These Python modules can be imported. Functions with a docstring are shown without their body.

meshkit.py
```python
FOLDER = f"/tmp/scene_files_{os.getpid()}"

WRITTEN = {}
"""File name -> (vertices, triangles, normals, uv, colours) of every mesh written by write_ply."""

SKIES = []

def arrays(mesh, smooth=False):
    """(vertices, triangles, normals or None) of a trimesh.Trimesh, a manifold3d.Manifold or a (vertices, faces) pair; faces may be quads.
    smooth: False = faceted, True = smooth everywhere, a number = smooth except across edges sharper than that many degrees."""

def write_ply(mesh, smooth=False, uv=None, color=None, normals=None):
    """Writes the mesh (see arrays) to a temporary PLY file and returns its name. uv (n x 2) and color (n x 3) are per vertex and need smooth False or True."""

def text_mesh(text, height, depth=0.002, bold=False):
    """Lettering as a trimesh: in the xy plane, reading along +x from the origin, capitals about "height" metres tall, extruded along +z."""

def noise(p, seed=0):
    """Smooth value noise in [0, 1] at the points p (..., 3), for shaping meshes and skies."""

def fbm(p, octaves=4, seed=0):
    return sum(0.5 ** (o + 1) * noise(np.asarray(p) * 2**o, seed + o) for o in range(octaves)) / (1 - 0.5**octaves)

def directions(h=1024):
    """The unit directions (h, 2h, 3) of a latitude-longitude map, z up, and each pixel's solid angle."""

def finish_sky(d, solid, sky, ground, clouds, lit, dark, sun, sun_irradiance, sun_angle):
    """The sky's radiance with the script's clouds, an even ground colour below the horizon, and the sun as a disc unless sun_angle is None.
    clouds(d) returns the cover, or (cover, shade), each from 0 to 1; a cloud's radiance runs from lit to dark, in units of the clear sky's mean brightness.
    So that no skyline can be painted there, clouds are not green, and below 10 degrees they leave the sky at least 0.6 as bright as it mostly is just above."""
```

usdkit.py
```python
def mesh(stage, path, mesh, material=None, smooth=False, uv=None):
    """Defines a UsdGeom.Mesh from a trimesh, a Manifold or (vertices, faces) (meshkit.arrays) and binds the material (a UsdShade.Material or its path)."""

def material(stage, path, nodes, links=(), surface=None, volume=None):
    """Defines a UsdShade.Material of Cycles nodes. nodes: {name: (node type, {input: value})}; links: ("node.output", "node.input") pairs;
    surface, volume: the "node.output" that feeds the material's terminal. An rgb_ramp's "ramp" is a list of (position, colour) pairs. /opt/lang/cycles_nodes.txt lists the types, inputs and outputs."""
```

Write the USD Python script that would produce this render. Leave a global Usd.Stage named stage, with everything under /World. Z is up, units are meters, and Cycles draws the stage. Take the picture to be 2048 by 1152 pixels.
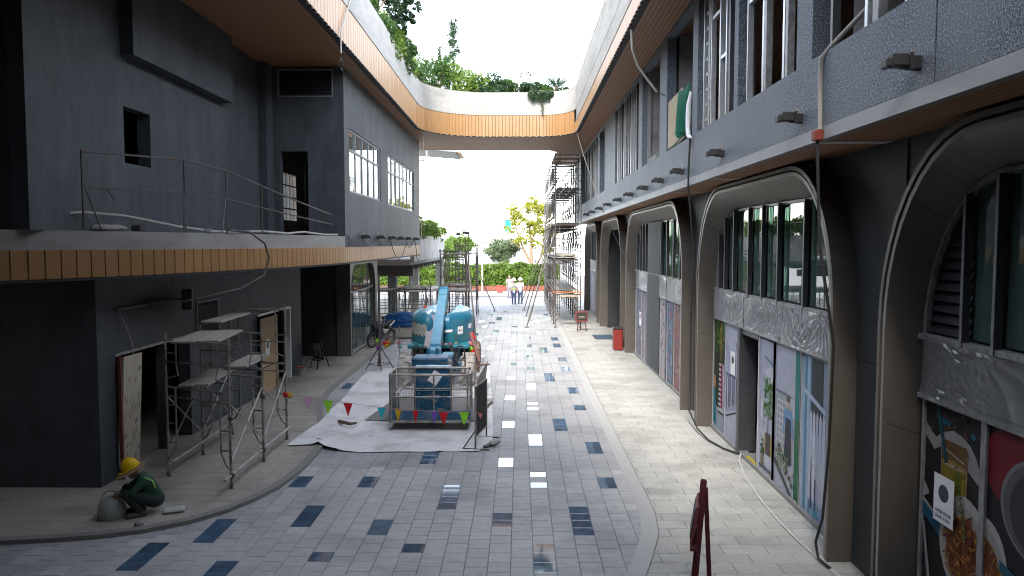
import math, random
import numpy as np, trimesh, manifold3d, usdkit, meshkit
from shapely.geometry import Polygon, LineString, Point, box as sbox
from shapely.ops import unary_union
from pxr import Usd, UsdGeom, UsdLux, UsdShade, Sdf, Gf

stage = Usd.Stage.CreateInMemory()
UsdGeom.SetStageUpAxis(stage, UsdGeom.Tokens.z)
UsdGeom.SetStageMetersPerUnit(stage, 1.0)
UsdGeom.Xform.Define(stage, '/World')
UsdGeom.Scope.Define(stage, '/World/Looks')

# ------------------------------------------------------------------ camera, sky, sun, exposure
F_PX, CAM_H = 1490.0, 4.2
PITCH, YAW = math.atan(89 / F_PX), math.atan(16 / F_PX)
cam = UsdGeom.Camera.Define(stage, '/World/camera')
cam.CreateHorizontalApertureAttr(36.0)
cam.CreateVerticalApertureAttr(36.0 * 9 / 16)
cam.CreateFocalLengthAttr(36.0 * F_PX / 2048)
cam.CreateClippingRangeAttr(Gf.Vec2f(0.1, 2000))
cx = UsdGeom.Xformable(cam)
cx.AddTranslateOp().Set(Gf.Vec3d(0, 0, CAM_H))
cx.AddRotateXYZOp().Set(Gf.Vec3f(90 - math.degrees(PITCH), 0, math.degrees(YAW)))
EXPOSURE = 2.75
cam.CreateExposureAttr(EXPOSURE)

SUN_DIR = np.array([-0.18, -1.0, 0.90]); SUN_DIR /= np.linalg.norm(SUN_DIR)
SUN_EL, SUN_ROT = math.asin(SUN_DIR[2]), math.atan2(SUN_DIR[0], SUN_DIR[1])
sun = UsdLux.DistantLight.Define(stage, '/World/sun')
sun.CreateIntensityAttr(0.27); sun.CreateNormalizeAttr(True); sun.CreateAngleAttr(12.0)
sun.CreateColorAttr(Gf.Vec3f(1.0, 0.95, 0.87))
_q = Gf.Rotation(Gf.Vec3d(0, 0, 1), Gf.Vec3d(*map(float, SUN_DIR)))
UsdGeom.Xformable(sun).AddTransformOp().Set(Gf.Matrix4d().SetRotate(_q))
dome = UsdLux.DomeLight.Define(stage, '/World/sky')
sky_mat = usdkit.material(stage, '/World/Looks/sky', {
    'sky': ('sky_texture', {'sky_type': 'single_scattering', 'sun_disc': False, 'sun_elevation': SUN_EL, 'sun_rotation': SUN_ROT, 'aerosol_density': 1.0}),
    'hs': ('hsv', {'saturation': 0.45, 'value': 1.0, 'fac': 1.0}),
    'bg': ('background_shader', {'strength': 0.15})},
    [('sky.color', 'hs.color'), ('hs.color', 'bg.color')], surface='bg.background')
UsdShade.MaterialBindingAPI.Apply(dome.GetPrim()).Bind(sky_mat)
dome.GetPrim().SetCustomDataByKey('kind', 'structure')

# ------------------------------------------------------------------ helpers
names = {}
def numbered(path):
    n = names.get(path, 0); names[path] = n + 1
    return path if n == 0 else f'{path}_{n:03d}'

def rotz(a):
    c, s = math.cos(a), math.sin(a)
    return np.array([[c, -s, 0], [s, c, 0], [0, 0, 1.0]])

class MB:
    """collects shapes into one mesh"""
    def __init__(self): self.v, self.f, self.n = [], [], 0
    def add(self, v, f):
        v = np.asarray(v, float); f = np.asarray(f, int)
        if f.shape[1] == 4: f = np.vstack([f[:, [0, 1, 2]], f[:, [0, 2, 3]]])
        self.v.append(v); self.f.append(f + self.n); self.n += len(v); return self
    def tm(self, m, T=None):
        v = np.asarray(m.vertices)
        if T is not None: v = v @ np.asarray(T)[:3, :3].T + np.asarray(T)[:3, 3]
        return self.add(v, m.faces)
    def box(self, c, s, a=0.0, R=None):
        x, y, z = np.asarray(s, float) / 2
        v = np.array([[i, j, k] for i in (-x, x) for j in (-y, y) for k in (-z, z)])
        R = rotz(a) if R is None else R
        return self.add(v @ R.T + np.asarray(c, float), [[0, 1, 3, 2], [4, 6, 7, 5], [0, 4, 5, 1], [2, 3, 7, 6], [0, 2, 6, 4], [1, 5, 7, 3]])
    def b(self, x0, x1, y0, y1, z0, z1):
        return self.box(((x0 + x1) / 2, (y0 + y1) / 2, (z0 + z1) / 2), (abs(x1 - x0), abs(y1 - y0), abs(z1 - z0)))
    def rbox(self, c, s, r=0.01, a=0.0, R=None):
        """box with chamfered edges"""
        x, y, z = np.asarray(s, float) / 2; r = min(r, x * .9, y * .9, z * .9)
        pts = [(i * x, j * (y - r), k * (z - r)) for i in (-1, 1) for j in (-1, 1) for k in (-1, 1)] + \
              [(i * (x - r), j * y, k * (z - r)) for i in (-1, 1) for j in (-1, 1) for k in (-1, 1)] + \
              [(i * (x - r), j * (y - r), k * z) for i in (-1, 1) for j in (-1, 1) for k in (-1, 1)]
        h = trimesh.convex.convex_hull(np.array(pts))
        R = rotz(a) if R is None else R
        return self.add(np.asarray(h.vertices) @ R.T + np.asarray(c, float), h.faces)
    def bar(self, p0, p1, w, h, up=(0, 0, 1)):
        p0, p1 = np.asarray(p0, float), np.asarray(p1, float); d = p1 - p0; L = np.linalg.norm(d); d /= L
        up = np.asarray(up, float)
        if abs(d @ up) > .98: up = np.array([1.0, 0, 0])
        s = np.cross(d, up); s /= np.linalg.norm(s); u = np.cross(s, d)
        return self.box((p0 + p1) / 2, (L, w, h), R=np.stack([d, s, u], 1))
    def path(self, pts, r, n=8, cap=True):
        pts = np.asarray(pts, float); m = len(pts); r = np.broadcast_to(np.asarray(r, float), (m,))
        t = np.gradient(pts, axis=0); t /= np.maximum(np.linalg.norm(t, axis=1, keepdims=True), 1e-9)
        u = np.array([0, 0, 1.0]) if abs(t[0][2]) < .9 else np.array([1.0, 0, 0])
        rows = []
        for i in range(m):
            u = u - t[i] * (u @ t[i]); u /= max(np.linalg.norm(u), 1e-9); w = np.cross(t[i], u)
            a = np.arange(n) * 2 * math.pi / n
            rows.append(pts[i] + r[i] * (np.cos(a)[:, None] * u + np.sin(a)[:, None] * w))
        v = np.vstack(rows); f = []
        for i in range(m - 1):
            for k in range(n):
                k2 = (k + 1) % n; f.append([i * n + k, i * n + k2, (i + 1) * n + k2, (i + 1) * n + k])
        self.add(v, f)
        if cap:
            for base, fl in ((0, 1), ((m - 1) * n, 0)):
                tri = [[0, k, k + 1] for k in range(1, n - 1)]
                if fl: tri = [x[::-1] for x in tri]
                self.add(v[base:base + n], tri)
        return self
    def tube(self, p0, p1, r, n=8): return self.path([p0, p1], r, n)
    def lathe(self, prof, n=20, c=(0, 0, 0), R=None):
        """profile of (radius, height) turned about z"""
        m = len(prof); a = np.arange(n) * 2 * math.pi / n
        v = np.array([[p[0] * math.cos(t), p[0] * math.sin(t), p[1]] for p in prof for t in a])
        f = [[i * n + k, i * n + (k + 1) % n, (i + 1) * n + (k + 1) % n, (i + 1) * n + k] for i in range(m - 1) for k in range(n)]
        if R is not None: v = v @ np.asarray(R).T
        return self.add(v + np.asarray(c, float), f)
    def poly(self, poly, h, fn):
        """shapely polygon (u, v) extruded to w in [0, h]; fn maps (n,3) uvw -> xyz"""
        for g in (getattr(poly, 'geoms', None) or [poly]):
            if g.is_empty: continue
            m = trimesh.creation.extrude_polygon(g, h, engine='earcut')
            self.add(fn(np.asarray(m.vertices)), m.faces)
        return self
    def mesh(self):
        m = trimesh.Trimesh(np.vstack(self.v), np.vstack(self.f), process=False)
        return m

def part(name, mb, m, parent=None, smooth=False, label=None, kind=None, merge=True):
    base = parent.GetPath().pathString if parent is not None else '/World'
    p = numbered(base + '/' + name)
    tmh = mb.mesh() if isinstance(mb, MB) else mb
    if isinstance(tmh, trimesh.Trimesh) and merge: tmh.fix_normals() if False else None
    g = usdkit.mesh(stage, p, tmh, LOOK[m] if isinstance(m, str) else m, smooth=smooth)
    o = g.GetPrim()
    g.CreateDoubleSidedAttr(True)
    if label: o.SetCustomDataByKey('label', label)
    if kind: o.SetCustomDataByKey('kind', kind)
    return o

def tag(o, label, cat, group=None):
    o.SetCustomDataByKey('label', label); o.SetCustomDataByKey('category', cat)
    if group: o.SetCustomDataByKey('group', group)
    return o

def thing(name, label, cat, loc=(0, 0, 0), a=0.0, group=None):
    x = UsdGeom.Xform.Define(stage, numbered('/World/' + name))
    x.AddTranslateOp().Set(Gf.Vec3d(*map(float, loc))); x.AddRotateZOp().Set(math.degrees(a))
    return tag(x.GetPrim(), label, cat, group)

def copy(root, loc, a, label, group=None):
    was = root.GetCustomData(); nm = root.GetName().rstrip('0123456789').rstrip('_') if root.GetName()[-3:].isdigit() else root.GetName()
    r = thing(nm, label, was['category'], loc, a, group or was.get('group'))
    r.GetReferences().AddInternalReference(root.GetPath()); r.SetInstanceable(True)
    return r

def whole(name, mb, m, label, cat, group=None, smooth=False):
    return tag(part(name, mb, m, None, smooth), label, cat, group)

def struct(name, mb, m, smooth=False): return part(name, mb, m, None, smooth, kind='structure')

# ------------------------------------------------------------------ materials
LOOK = {}
def mat(name, col, rough=0.6, metal=0.0, var=0.15, scale=3.0, bump=0.0, bscale=60.0, spec=0.5, rnd=0.0, coat=0.0, stain=None, sscale=0.6, stretch=None, island=0.0, det=4.0, ior=1.5):
    """one principled surface: tone varies with noise in space, finer noise makes relief, 'stain' blends a second colour in patches"""
    col = np.asarray(col, float)
    nodes = {'g': ('geometry', {}), 'mp': ('mapping', {'scale': stretch or (1, 1, 1)}),
             'n': ('noise_texture', {'scale': scale, 'detail': det, 'roughness': 0.6}),
             'r': ('rgb_ramp', {'ramp': [(0.25, col * (1 - var)), (0.75, np.minimum(col * (1 + var), 1))]}),
             'p': ('principled_bsdf', {'ior': ior, 'roughness': rough, 'metallic': metal, 'specular_ior_level': spec, 'coat_weight': coat})}
    links = [('g.position', 'mp.vector'), ('mp.vector', 'n.vector'), ('n.fac', 'r.fac')]
    out = 'r.color'
    if stain is not None:
        nodes['sn'] = ('noise_texture', {'scale': sscale, 'detail': 6.0, 'roughness': 0.65})
        nodes['sr'] = ('rgb_ramp', {'ramp': [(0.48, (0, 0, 0)), (0.66, (1, 1, 1))]})
        nodes['sm'] = ('mix', {'color2': stain})
        links += [('mp.vector', 'sn.vector'), ('sn.fac', 'sr.fac'), ('sr.color', 'sm.fac'), (out, 'sm.color1')]; out = 'sm.color'
    if rnd or island:
        nodes['o'] = ('object_info', {}) if rnd else ('geometry', {})
        k = rnd or island
        nodes['mr'] = ('map_range', {'from_min': 0.0, 'from_max': 1.0, 'to_min': 1 - k, 'to_max': 1 + k})
        nodes['hv'] = ('hsv', {'hue': 0.5, 'saturation': 1.0, 'fac': 1.0})
        links += [('o.random' if rnd else 'o.random_per_island', 'mr.value'), ('mr.result', 'hv.value'), (out, 'hv.color')]; out = 'hv.color'
    links.append((out, 'p.base_color'))
    if bump:
        nodes['bn'] = ('noise_texture', {'scale': bscale, 'detail': 3.0, 'roughness': 0.6})
        nodes['b'] = ('bump', {'strength': min(1.0, bump), 'distance': 0.02})
        links += [('mp.vector', 'bn.vector'), ('bn.fac', 'b.height'), ('b.normal', 'p.normal')]
    LOOK[name] = usdkit.material(stage, '/World/Looks/' + name, nodes, links, surface='p.BSDF')
    return LOOK[name]

def leafmat(name, c1, c2, trans=0.35):
    LOOK[name] = usdkit.material(stage, '/World/Looks/' + name, {
        'g': ('geometry', {}), 'r': ('rgb_ramp', {'ramp': [(0.0, c1), (1.0, c2)]}),
        'p': ('principled_bsdf', {'roughness': 0.5, 'specular_ior_level': 0.35}), 't': ('translucent_bsdf', {}), 'm': ('mix_closure', {'fac': trans})},
        [('g.random_per_island', 'r.fac'), ('r.color', 'p.base_color'), ('r.color', 't.color'), ('p.BSDF', 'm.closure1'), ('t.BSDF', 'm.closure2')], surface='m.closure')

def glassmat(name, tint=(0.75, 0.85, 0.82), ior=1.5, rough=0.01, dust=0.05):
    LOOK[name] = usdkit.material(stage, '/World/Looks/' + name, {
        'f': ('fresnel', {'IOR': ior}), 't': ('transparent_bsdf', {'color': tint}), 'g': ('glossy_bsdf', {'color': (1, 1, 1), 'roughness': rough}), 'm': ('mix_closure', {}),
        'd': ('diffuse_bsdf', {'color': (0.16, 0.25, 0.22)}), 'k': ('mix_closure', {'fac': dust})},
        [('f.fac', 'm.fac'), ('t.BSDF', 'k.closure1'), ('d.BSDF', 'k.closure2'), ('k.closure', 'm.closure1'), ('g.BSDF', 'm.closure2')], surface='m.closure')

# setting
TILE_TONES = [(0.388, 0.381, 0.374), (0.360, 0.354, 0.350), (0.414, 0.407, 0.398), (0.376, 0.365, 0.354)]
for i, c in enumerate(TILE_TONES): mat(f'grey_tile_{i}', c, 0.62, var=0.13, scale=9, bump=0.15, bscale=160, spec=0.4, stain=np.array(c) * 0.7, sscale=0.55)
mat('grey_tile_far', (0.355, 0.352, 0.352), 0.6, var=0.13, scale=9, island=0.1, spec=0.4, stain=(0.245, 0.243, 0.245), sscale=0.7)
mat('polished_tile', (0.048, 0.090, 0.140), 0.05, var=0.35, scale=6, spec=0.5, rnd=0.25, ior=2.1)
for i, c in enumerate([(0.390, 0.380, 0.345), (0.360, 0.351, 0.322), (0.412, 0.402, 0.366)]): mat(f'paver_{i}', c, 0.75, var=0.12, scale=14, bump=0.2, bscale=120, stain=np.array(c) * 0.72, sscale=0.9)
mat('paver_far', (0.385, 0.376, 0.342), 0.75, var=0.12, scale=14, island=0.08, stain=(0.26, 0.255, 0.24), sscale=0.9)
for i, c in enumerate([(0.30, 0.278, 0.235), (0.275, 0.256, 0.218), (0.32, 0.297, 0.25)]): mat(f'walk_{i}', c, 0.8, var=0.14, scale=12, bump=0.2, bscale=120, stain=np.array(c) * 0.68, sscale=0.7)
mat('hose_white', (0.55, 0.54, 0.51), 0.6)
mat('joint', (0.135, 0.133, 0.13), 0.9, var=0.25, scale=6)
mat('joint_pale', (0.19, 0.185, 0.17), 0.9, var=0.25, scale=6)
mat('granite_border', (0.36, 0.355, 0.34), 0.65, var=0.12, scale=90, bump=0.1)
mat('kerb_stone', (0.19, 0.182, 0.165), 0.8, var=0.2, scale=20, bump=0.2)
mat('far_ground', (0.36, 0.35, 0.33), 0.85, var=0.12, scale=0.7)
mat('soil', (0.06, 0.045, 0.03), 0.95)
# buildings
mat('dark_render', (0.034, 0.039, 0.045), 0.62, var=0.40, scale=5, bump=0.8, bscale=80, stain=(0.058, 0.064, 0.072), sscale=0.8, stretch=(1.3, 1.3, .45))
mat('dark_panel', (0.030, 0.034, 0.036), 0.6, var=0.15, scale=5, bump=0.1)
mat('frame_bronze', (0.088, 0.076, 0.064), 0.42, metal=0.0, var=0.10, scale=4, bump=0.08, bscale=300)
mat('frame_edge', (0.20, 0.19, 0.175), 0.4, var=0.1, scale=4)
mat('concrete', (0.25, 0.238, 0.215), 0.85, var=0.14, scale=2.2, bump=0.3, bscale=40, stain=(0.19, 0.18, 0.16), sscale=0.6, stretch=(.6, .6, 2.5))
mat('concrete_grey', (0.30, 0.295, 0.28), 0.85, var=0.16, scale=3, bump=0.3, bscale=40, stain=(0.2, 0.19, 0.18), sscale=1.2)
mat('raw_interior', (0.17, 0.15, 0.13), 0.9, var=0.25, scale=1.5, bump=0.2, stain=(0.10, 0.09, 0.08), sscale=1.0)
mat('brown_interior', (0.11, 0.05, 0.035), 0.9, var=0.3, scale=1.5)
mat('orange_panel', (0.235, 0.122, 0.044), 0.45, var=0.06, scale=5, rnd=0.06, stretch=(1, 1, 0.4))
mat('soffit_wood', (0.20, 0.105, 0.06), 0.55, var=0.12, scale=6, stretch=(6, 0.5, 1))
mat('black_gap', (0.012, 0.012, 0.014), 0.7)
mat('trim_grey', (0.20, 0.205, 0.21), 0.55, var=0.08, scale=3)
mat('trim_cream', (0.45, 0.42, 0.37), 0.6, var=0.05)
mat('aluminium', (0.55, 0.56, 0.58), 0.35, metal=0.7, var=0.1, scale=8)
mat('film_wrapped', (0.22, 0.22, 0.22), 0.4, var=0.45, scale=16, stretch=(1, 1, 0.5))
mat('mullion_dark', (0.05, 0.052, 0.058), 0.4, var=0.2, scale=8)
mat('white_frame', (0.70, 0.70, 0.69), 0.45, var=0.06)
glassmat('pane', ior=1.9, dust=0.1); glassmat('pane_green', (0.42, 0.58, 0.5), 1.9, dust=0.22)
mat('louvre_dark', (0.028, 0.030, 0.036), 0.5, var=0.1)
def soffit_slats():
    LOOK['soffit_slats'] = usdkit.material(stage, '/World/Looks/soffit_slats', {
        'g': ('geometry', {}), 'w': ('wave_texture', {'wave_type': 'bands', 'bands_direction': 'x', 'profile': 'saw', 'scale': 3.0, 'detail': 0.0}),
        'r': ('rgb_ramp', {'ramp': [(0.0, (0.05, 0.025, 0.015)), (0.12, (0.05, 0.025, 0.015)), (0.2, (0.30, 0.142, 0.068)), (1.0, (0.25, 0.12, 0.058))]}),
        'b': ('bump', {'strength': 0.6, 'distance': 0.01}),
        'p': ('principled_bsdf', {'roughness': 0.55})},
        [('g.position', 'w.vector'), ('w.fac', 'r.fac'), ('r.color', 'p.base_color'), ('w.fac', 'b.height'), ('b.normal', 'p.normal')], surface='p.BSDF')
soffit_slats()
def speckle_render():
    """dark render with pale flecks and soft pale weathering, as on the upper wall of the shop building"""
    LOOK['speckled_render'] = usdkit.material(stage, '/World/Looks/speckled_render', {
        'g': ('geometry', {}), 'v': ('noise_texture', {'scale': 52.0, 'detail': 3.0, 'roughness': 0.65}),
        'r': ('rgb_ramp', {'ramp': [(0.42, (0.034, 0.045, 0.062)), (0.5, (0.080, 0.100, 0.125)), (0.64, (0.27, 0.31, 0.36))]}),
        'n': ('noise_texture', {'scale': 1.1, 'detail': 5.0, 'roughness': 0.6}), 'nr': ('rgb_ramp', {'ramp': [(0.40, (0, 0, 0)), (0.70, (0.5, 0.5, 0.5))]}),
        'mp': ('mapping', {'scale': (1, 1, 0.5)}), 'm': ('mix', {'color2': (0.165, 0.175, 0.185)}),
        'b': ('bump', {'strength': 0.8, 'distance': 0.012}), 'p': ('principled_bsdf', {'roughness': 0.6})},
        [('g.position', 'v.vector'), ('v.fac', 'r.fac'), ('g.position', 'mp.vector'), ('mp.vector', 'n.vector'), ('n.fac', 'nr.fac'), ('nr.color', 'm.fac'), ('r.color', 'm.color1'), ('m.color', 'p.base_color'),
         ('v.fac', 'b.height'), ('b.normal', 'p.normal')], surface='p.BSDF')
speckle_render()
# plants
leafmat('leaf_green', (0.035, 0.075, 0.015), (0.10, 0.17, 0.03))
leafmat('leaf_dark', (0.018, 0.040, 0.014), (0.05, 0.085, 0.03), 0.25)
leafmat('leaf_bright', (0.09, 0.15, 0.02), (0.34, 0.38, 0.05), 0.3)
leafmat('leaf_yellow', (0.26, 0.27, 0.03), (0.55, 0.52, 0.10), 0.5)
leafmat('leaf_pale', (0.12, 0.16, 0.08), (0.30, 0.36, 0.21), 0.35)
mat('bark', (0.12, 0.085, 0.06), 0.9, var=0.3, scale=9, bump=0.5, bscale=30)
mat('bark_far', (0.20, 0.14, 0.09), 0.9, var=0.3, scale=5, bump=0.4)
# objects
mat('steel', (0.30, 0.29, 0.27), 0.5, metal=0.55, var=0.25, scale=12, stain=(0.13, 0.09, 0.06), sscale=5)
mat('steel_dark', (0.10, 0.095, 0.09), 0.55, metal=0.4, var=0.3, scale=12, stain=(0.10, 0.055, 0.035), sscale=4)
mat('steel_pale', (0.42, 0.40, 0.37), 0.5, metal=0.4, var=0.25, scale=10, stain=(0.22, 0.17, 0.12), sscale=4)
mat('plank', (0.25, 0.23, 0.195), 0.85, var=0.22, scale=5, bump=0.3, bscale=30, stretch=(3, 0.6, 3))
mat('plywood', (0.36, 0.24, 0.13), 0.75, var=0.12, scale=4, stretch=(1, 3, 0.5))
mat('plywood_pale', (0.36, 0.31, 0.24), 0.75, var=0.12, scale=4, stretch=(1, 3, 0.5))
mat('white_sheet', (0.62, 0.61, 0.60), 0.85, var=0.07, scale=2, bump=0.2, bscale=9, stain=(0.43, 0.42, 0.405), sscale=1.1)
mat('paper', (0.78, 0.78, 0.78), 0.7, var=0.03)
mat('ink', (0.06, 0.06, 0.07), 0.8)
mat('black_plastic', (0.022, 0.022, 0.024), 0.45, var=0.2)
mat('black_rubber', (0.03, 0.028, 0.027), 0.85, var=0.2)
mat('cable_pale', (0.36, 0.34, 0.30), 0.6)
mat('cable_black', (0.02, 0.02, 0.02), 0.55)

# ------------------------------------------------------------------ ground, street, pavements
rng = random.Random(7)
def strip(mb, poly, z, fn=None):
    """flat sheet from a shapely polygon"""
    for g in (getattr(poly, 'geoms', None) or [poly]):
        v, f = trimesh.creation.triangulate_polygon(g, engine='earcut')
        mb.add(np.column_stack([v, np.full(len(v), z)]), f)
    return mb
mb = MB(); strip(mb, sbox(-400, -120, 400, 700), -0.06); struct('ground', mb, 'far_ground')

L_EDGE = [(-9.0, 9.9), (-7.25, 10.1), (-6.2, 10.27), (-5.38, 10.58), (-4.8, 11.05), (-4.4, 11.7), (-4.12, 12.6), (-4.02, 13.7), (-4.06, 15.0), (-4.35, 16.4), (-4.85, 18.0), (-5.2, 19.6), (-5.38, 21.5), (-5.4, 24), (-5.4, 60)]
R_EDGE = [(2.0, 60), (2.0, 13.4), (2.0, 11.9), (1.97, 11.1), (1.88, 10.55), (1.72, 10.0), (1.5, 9.3), (1.2, 8.5), (0.8, 7.6), (0.3, 6.6), (-0.2, 5.0)]
def smooth_line(p, n=6):
    from scipy.interpolate import PchipInterpolator
    p = np.asarray(p, float); s = np.r_[0, np.cumsum(np.linalg.norm(np.diff(p, axis=0), axis=1))]
    q = np.linspace(0, s[-1], len(p) * n)
    return np.column_stack([PchipInterpolator(s, p[:, 0])(q), PchipInterpolator(s, p[:, 1])(q)])
Ls, Rs = smooth_line(L_EDGE), smooth_line(R_EDGE)
street = Polygon(list(map(tuple, Ls)) + list(map(tuple, Rs)) + [(-9, 5)]).buffer(0)
right_pave = sbox(-0.3, 3, 4.4, 60).difference(street.buffer(0.001))
right_pave = max(getattr(right_pave, 'geoms', [right_pave]), key=lambda g: g.area)
left_pave = sbox(-14, 8, -3.5, 60).difference(street.buffer(0.001))
left_pave = max(getattr(left_pave, 'geoms', [left_pave]), key=lambda g: g.area)

def structure_group(name):
    x = UsdGeom.Xform.Define(stage, '/World/' + name).GetPrim(); x.SetCustomDataByKey('kind', 'structure'); return x
def tile_mesh(mb, x0, x1, y0, y1, top, th=0.014, g=0.0035, c=0.004):
    x0 += g; x1 -= g; y0 += g; y1 -= g
    v = [(x0, y0, top - th), (x1, y0, top - th), (x1, y1, top - th), (x0, y1, top - th), (x0, y0, top - c), (x1, y0, top - c), (x1, y1, top - c), (x0, y1, top - c),
         (x0 + c, y0 + c, top), (x1 - c, y0 + c, top), (x1 - c, y1 - c, top), (x0 + c, y1 - c, top)]
    f = []
    for a in (0, 4):
        for k in range(4): f.append([a + k, a + (k + 1) % 4, a + 4 + (k + 1) % 4, a + 4 + k])
    f.append([8, 9, 10, 11]); mb.add(v, f)

def ground_y(py): return CAM_H * math.cos(PITCH) * 1490 / (py - 487) * 1.0
def px_ground(px, py):
    d = np.array([(px - 1024) / F_PX, 1.0, -(py - 576) / F_PX])           # right, forward, up of the camera
    cp, sp, cyw, syw = math.cos(PITCH), math.sin(PITCH), math.cos(YAW), math.sin(YAW)
    fwd = d[1] * cp + d[2] * sp; upz = -d[1] * sp + d[2] * cp
    t = CAM_H / -upz
    return t * (d[0] * cyw - fwd * syw), t * (d[0] * syw + fwd * cyw)
# polished tiles: measured middle x, far y and near y of each
POL = [(855, 904, 927), (598, 950, 972), (733, 951, 972), (893, 968, 1016), (611, 1010, 1052), (758, 1037, 1067), (824, 1085, 1101), (637, 1101, 1120), (1003, 1024, 1052), (1089, 1084, 1139),
       (1163, 1010, 1066), (1216, 951, 972), (1190, 883, 905), (1122, 837, 862), (1161, 810, 821), (1149, 775, 787), (1078, 963, 974), (1076, 943, 952), (1010, 915, 933), (1070, 869, 890), (1015, 843, 856),
       (1065, 816, 820), (1064, 806, 811), (1020, 792, 801), (1063, 768, 779), (1022, 754, 760), (1101, 748, 764), (1133, 734, 742), (1060, 734, 741), (1125, 714, 722), (1058, 710, 718), (1024, 725, 731),
       (1026, 701, 706), (1088, 695, 705), (1116, 688, 695), (1055, 688, 694), (1028, 681, 685), (1055, 672, 677), (1110, 674, 681), (1029, 665, 669), (1081, 664, 670), (1031, 653, 655), (1073, 640, 643),
       (981, 691, 700), (963, 710, 713), (960, 679, 684), (975, 672, 674), (992, 659, 665), (971, 651, 655), (985, 645, 647), (999, 635, 641), (964, 642, 645), (981, 628, 632), (952, 666, 671),
       (275, 1086, 1139), (428, 1026, 1085), (692, 768, 778), (613, 805, 814), (608, 820, 824), (420, 1118, 1160), (940, 640, 646), (1090, 628, 631), (1010, 622, 625)]
T0, TW = -4.32, 0.3            # a column edge passes x = -0.42 and x = 0.18
def col_of(x): return math.floor((x - 0.18) / TW)
def row_off(c): return 0.15 if c % 2 else 0.0
pol = set()
for pxm, ya, yb in POL:
    x, y1 = px_ground(pxm, ya); _, y0 = px_ground(pxm, yb)
    x = px_ground(pxm, (ya + yb) / 2)[0]; c = col_of(x); o = row_off(c)
    r0 = round((y0 - o) / TW); n = max(1, round((y1 - y0) / TW))
    for k in range(n): pol.add((c, r0 + k))
st = structure_group('street_paving')
mb = MB(); strip(mb, street, -0.0145); part('bedding', mb, 'joint', st)
tiles, cutq = [], []
for c in range(-31, 7):
    x0 = 0.18 + c * TW; o = row_off(c)
    for r in range(int(6 / TW), int(58 / TW)):
        y0 = r * TW + o
        q = sbox(x0, y0, x0 + TW, y0 + TW)
        if street.contains(q): tiles.append((c, r, x0, y0))
        elif street.intersects(q): cutq.append(q.intersection(street))
vis = lambda x, y: abs((x + .15) / max(y, 1) + 0.011) < 0.70 and y > 8.9
order = sorted([t for t in tiles if (t[0], t[1]) not in pol and vis(t[2], t[3])], key=lambda t: t[3])
near = set((t[0], t[1]) for t in order[:300])
rest = MB()
for c, r, x0, y0 in tiles:
    dz = rng.uniform(-.0015, .0015)
    if (c, r) in pol:
        m = MB(); tile_mesh(m, x0, x0 + TW, y0, y0 + TW, 0.0); part('polished_tile', m, 'polished_tile', st)
    elif (c, r) in near:
        m = MB(); tile_mesh(m, x0, x0 + TW, y0, y0 + TW, dz); part('tile', m, f'grey_tile_{rng.choice([0,0,0,1,2,3])}', st)
    else: tile_mesh(rest, x0, x0 + TW, y0, y0 + TW, dz)
for q in cutq:
    if q.area > .003: rest.poly(q.buffer(-.003), 0.012, lambda p: p + [0, 0, -.012])
part('tile_field', rest, 'grey_tile_far', st, kind='stuff')
# pale granite border that follows the street's right edge
bl = LineString(list(map(tuple, Rs))); band = bl.buffer(0.12, cap_style=2)
mb = MB(); mb.poly(band, 0.014, lambda p: p + [0, 0, -0.0115]); part('granite_border', mb, 'granite_border', st)

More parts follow.
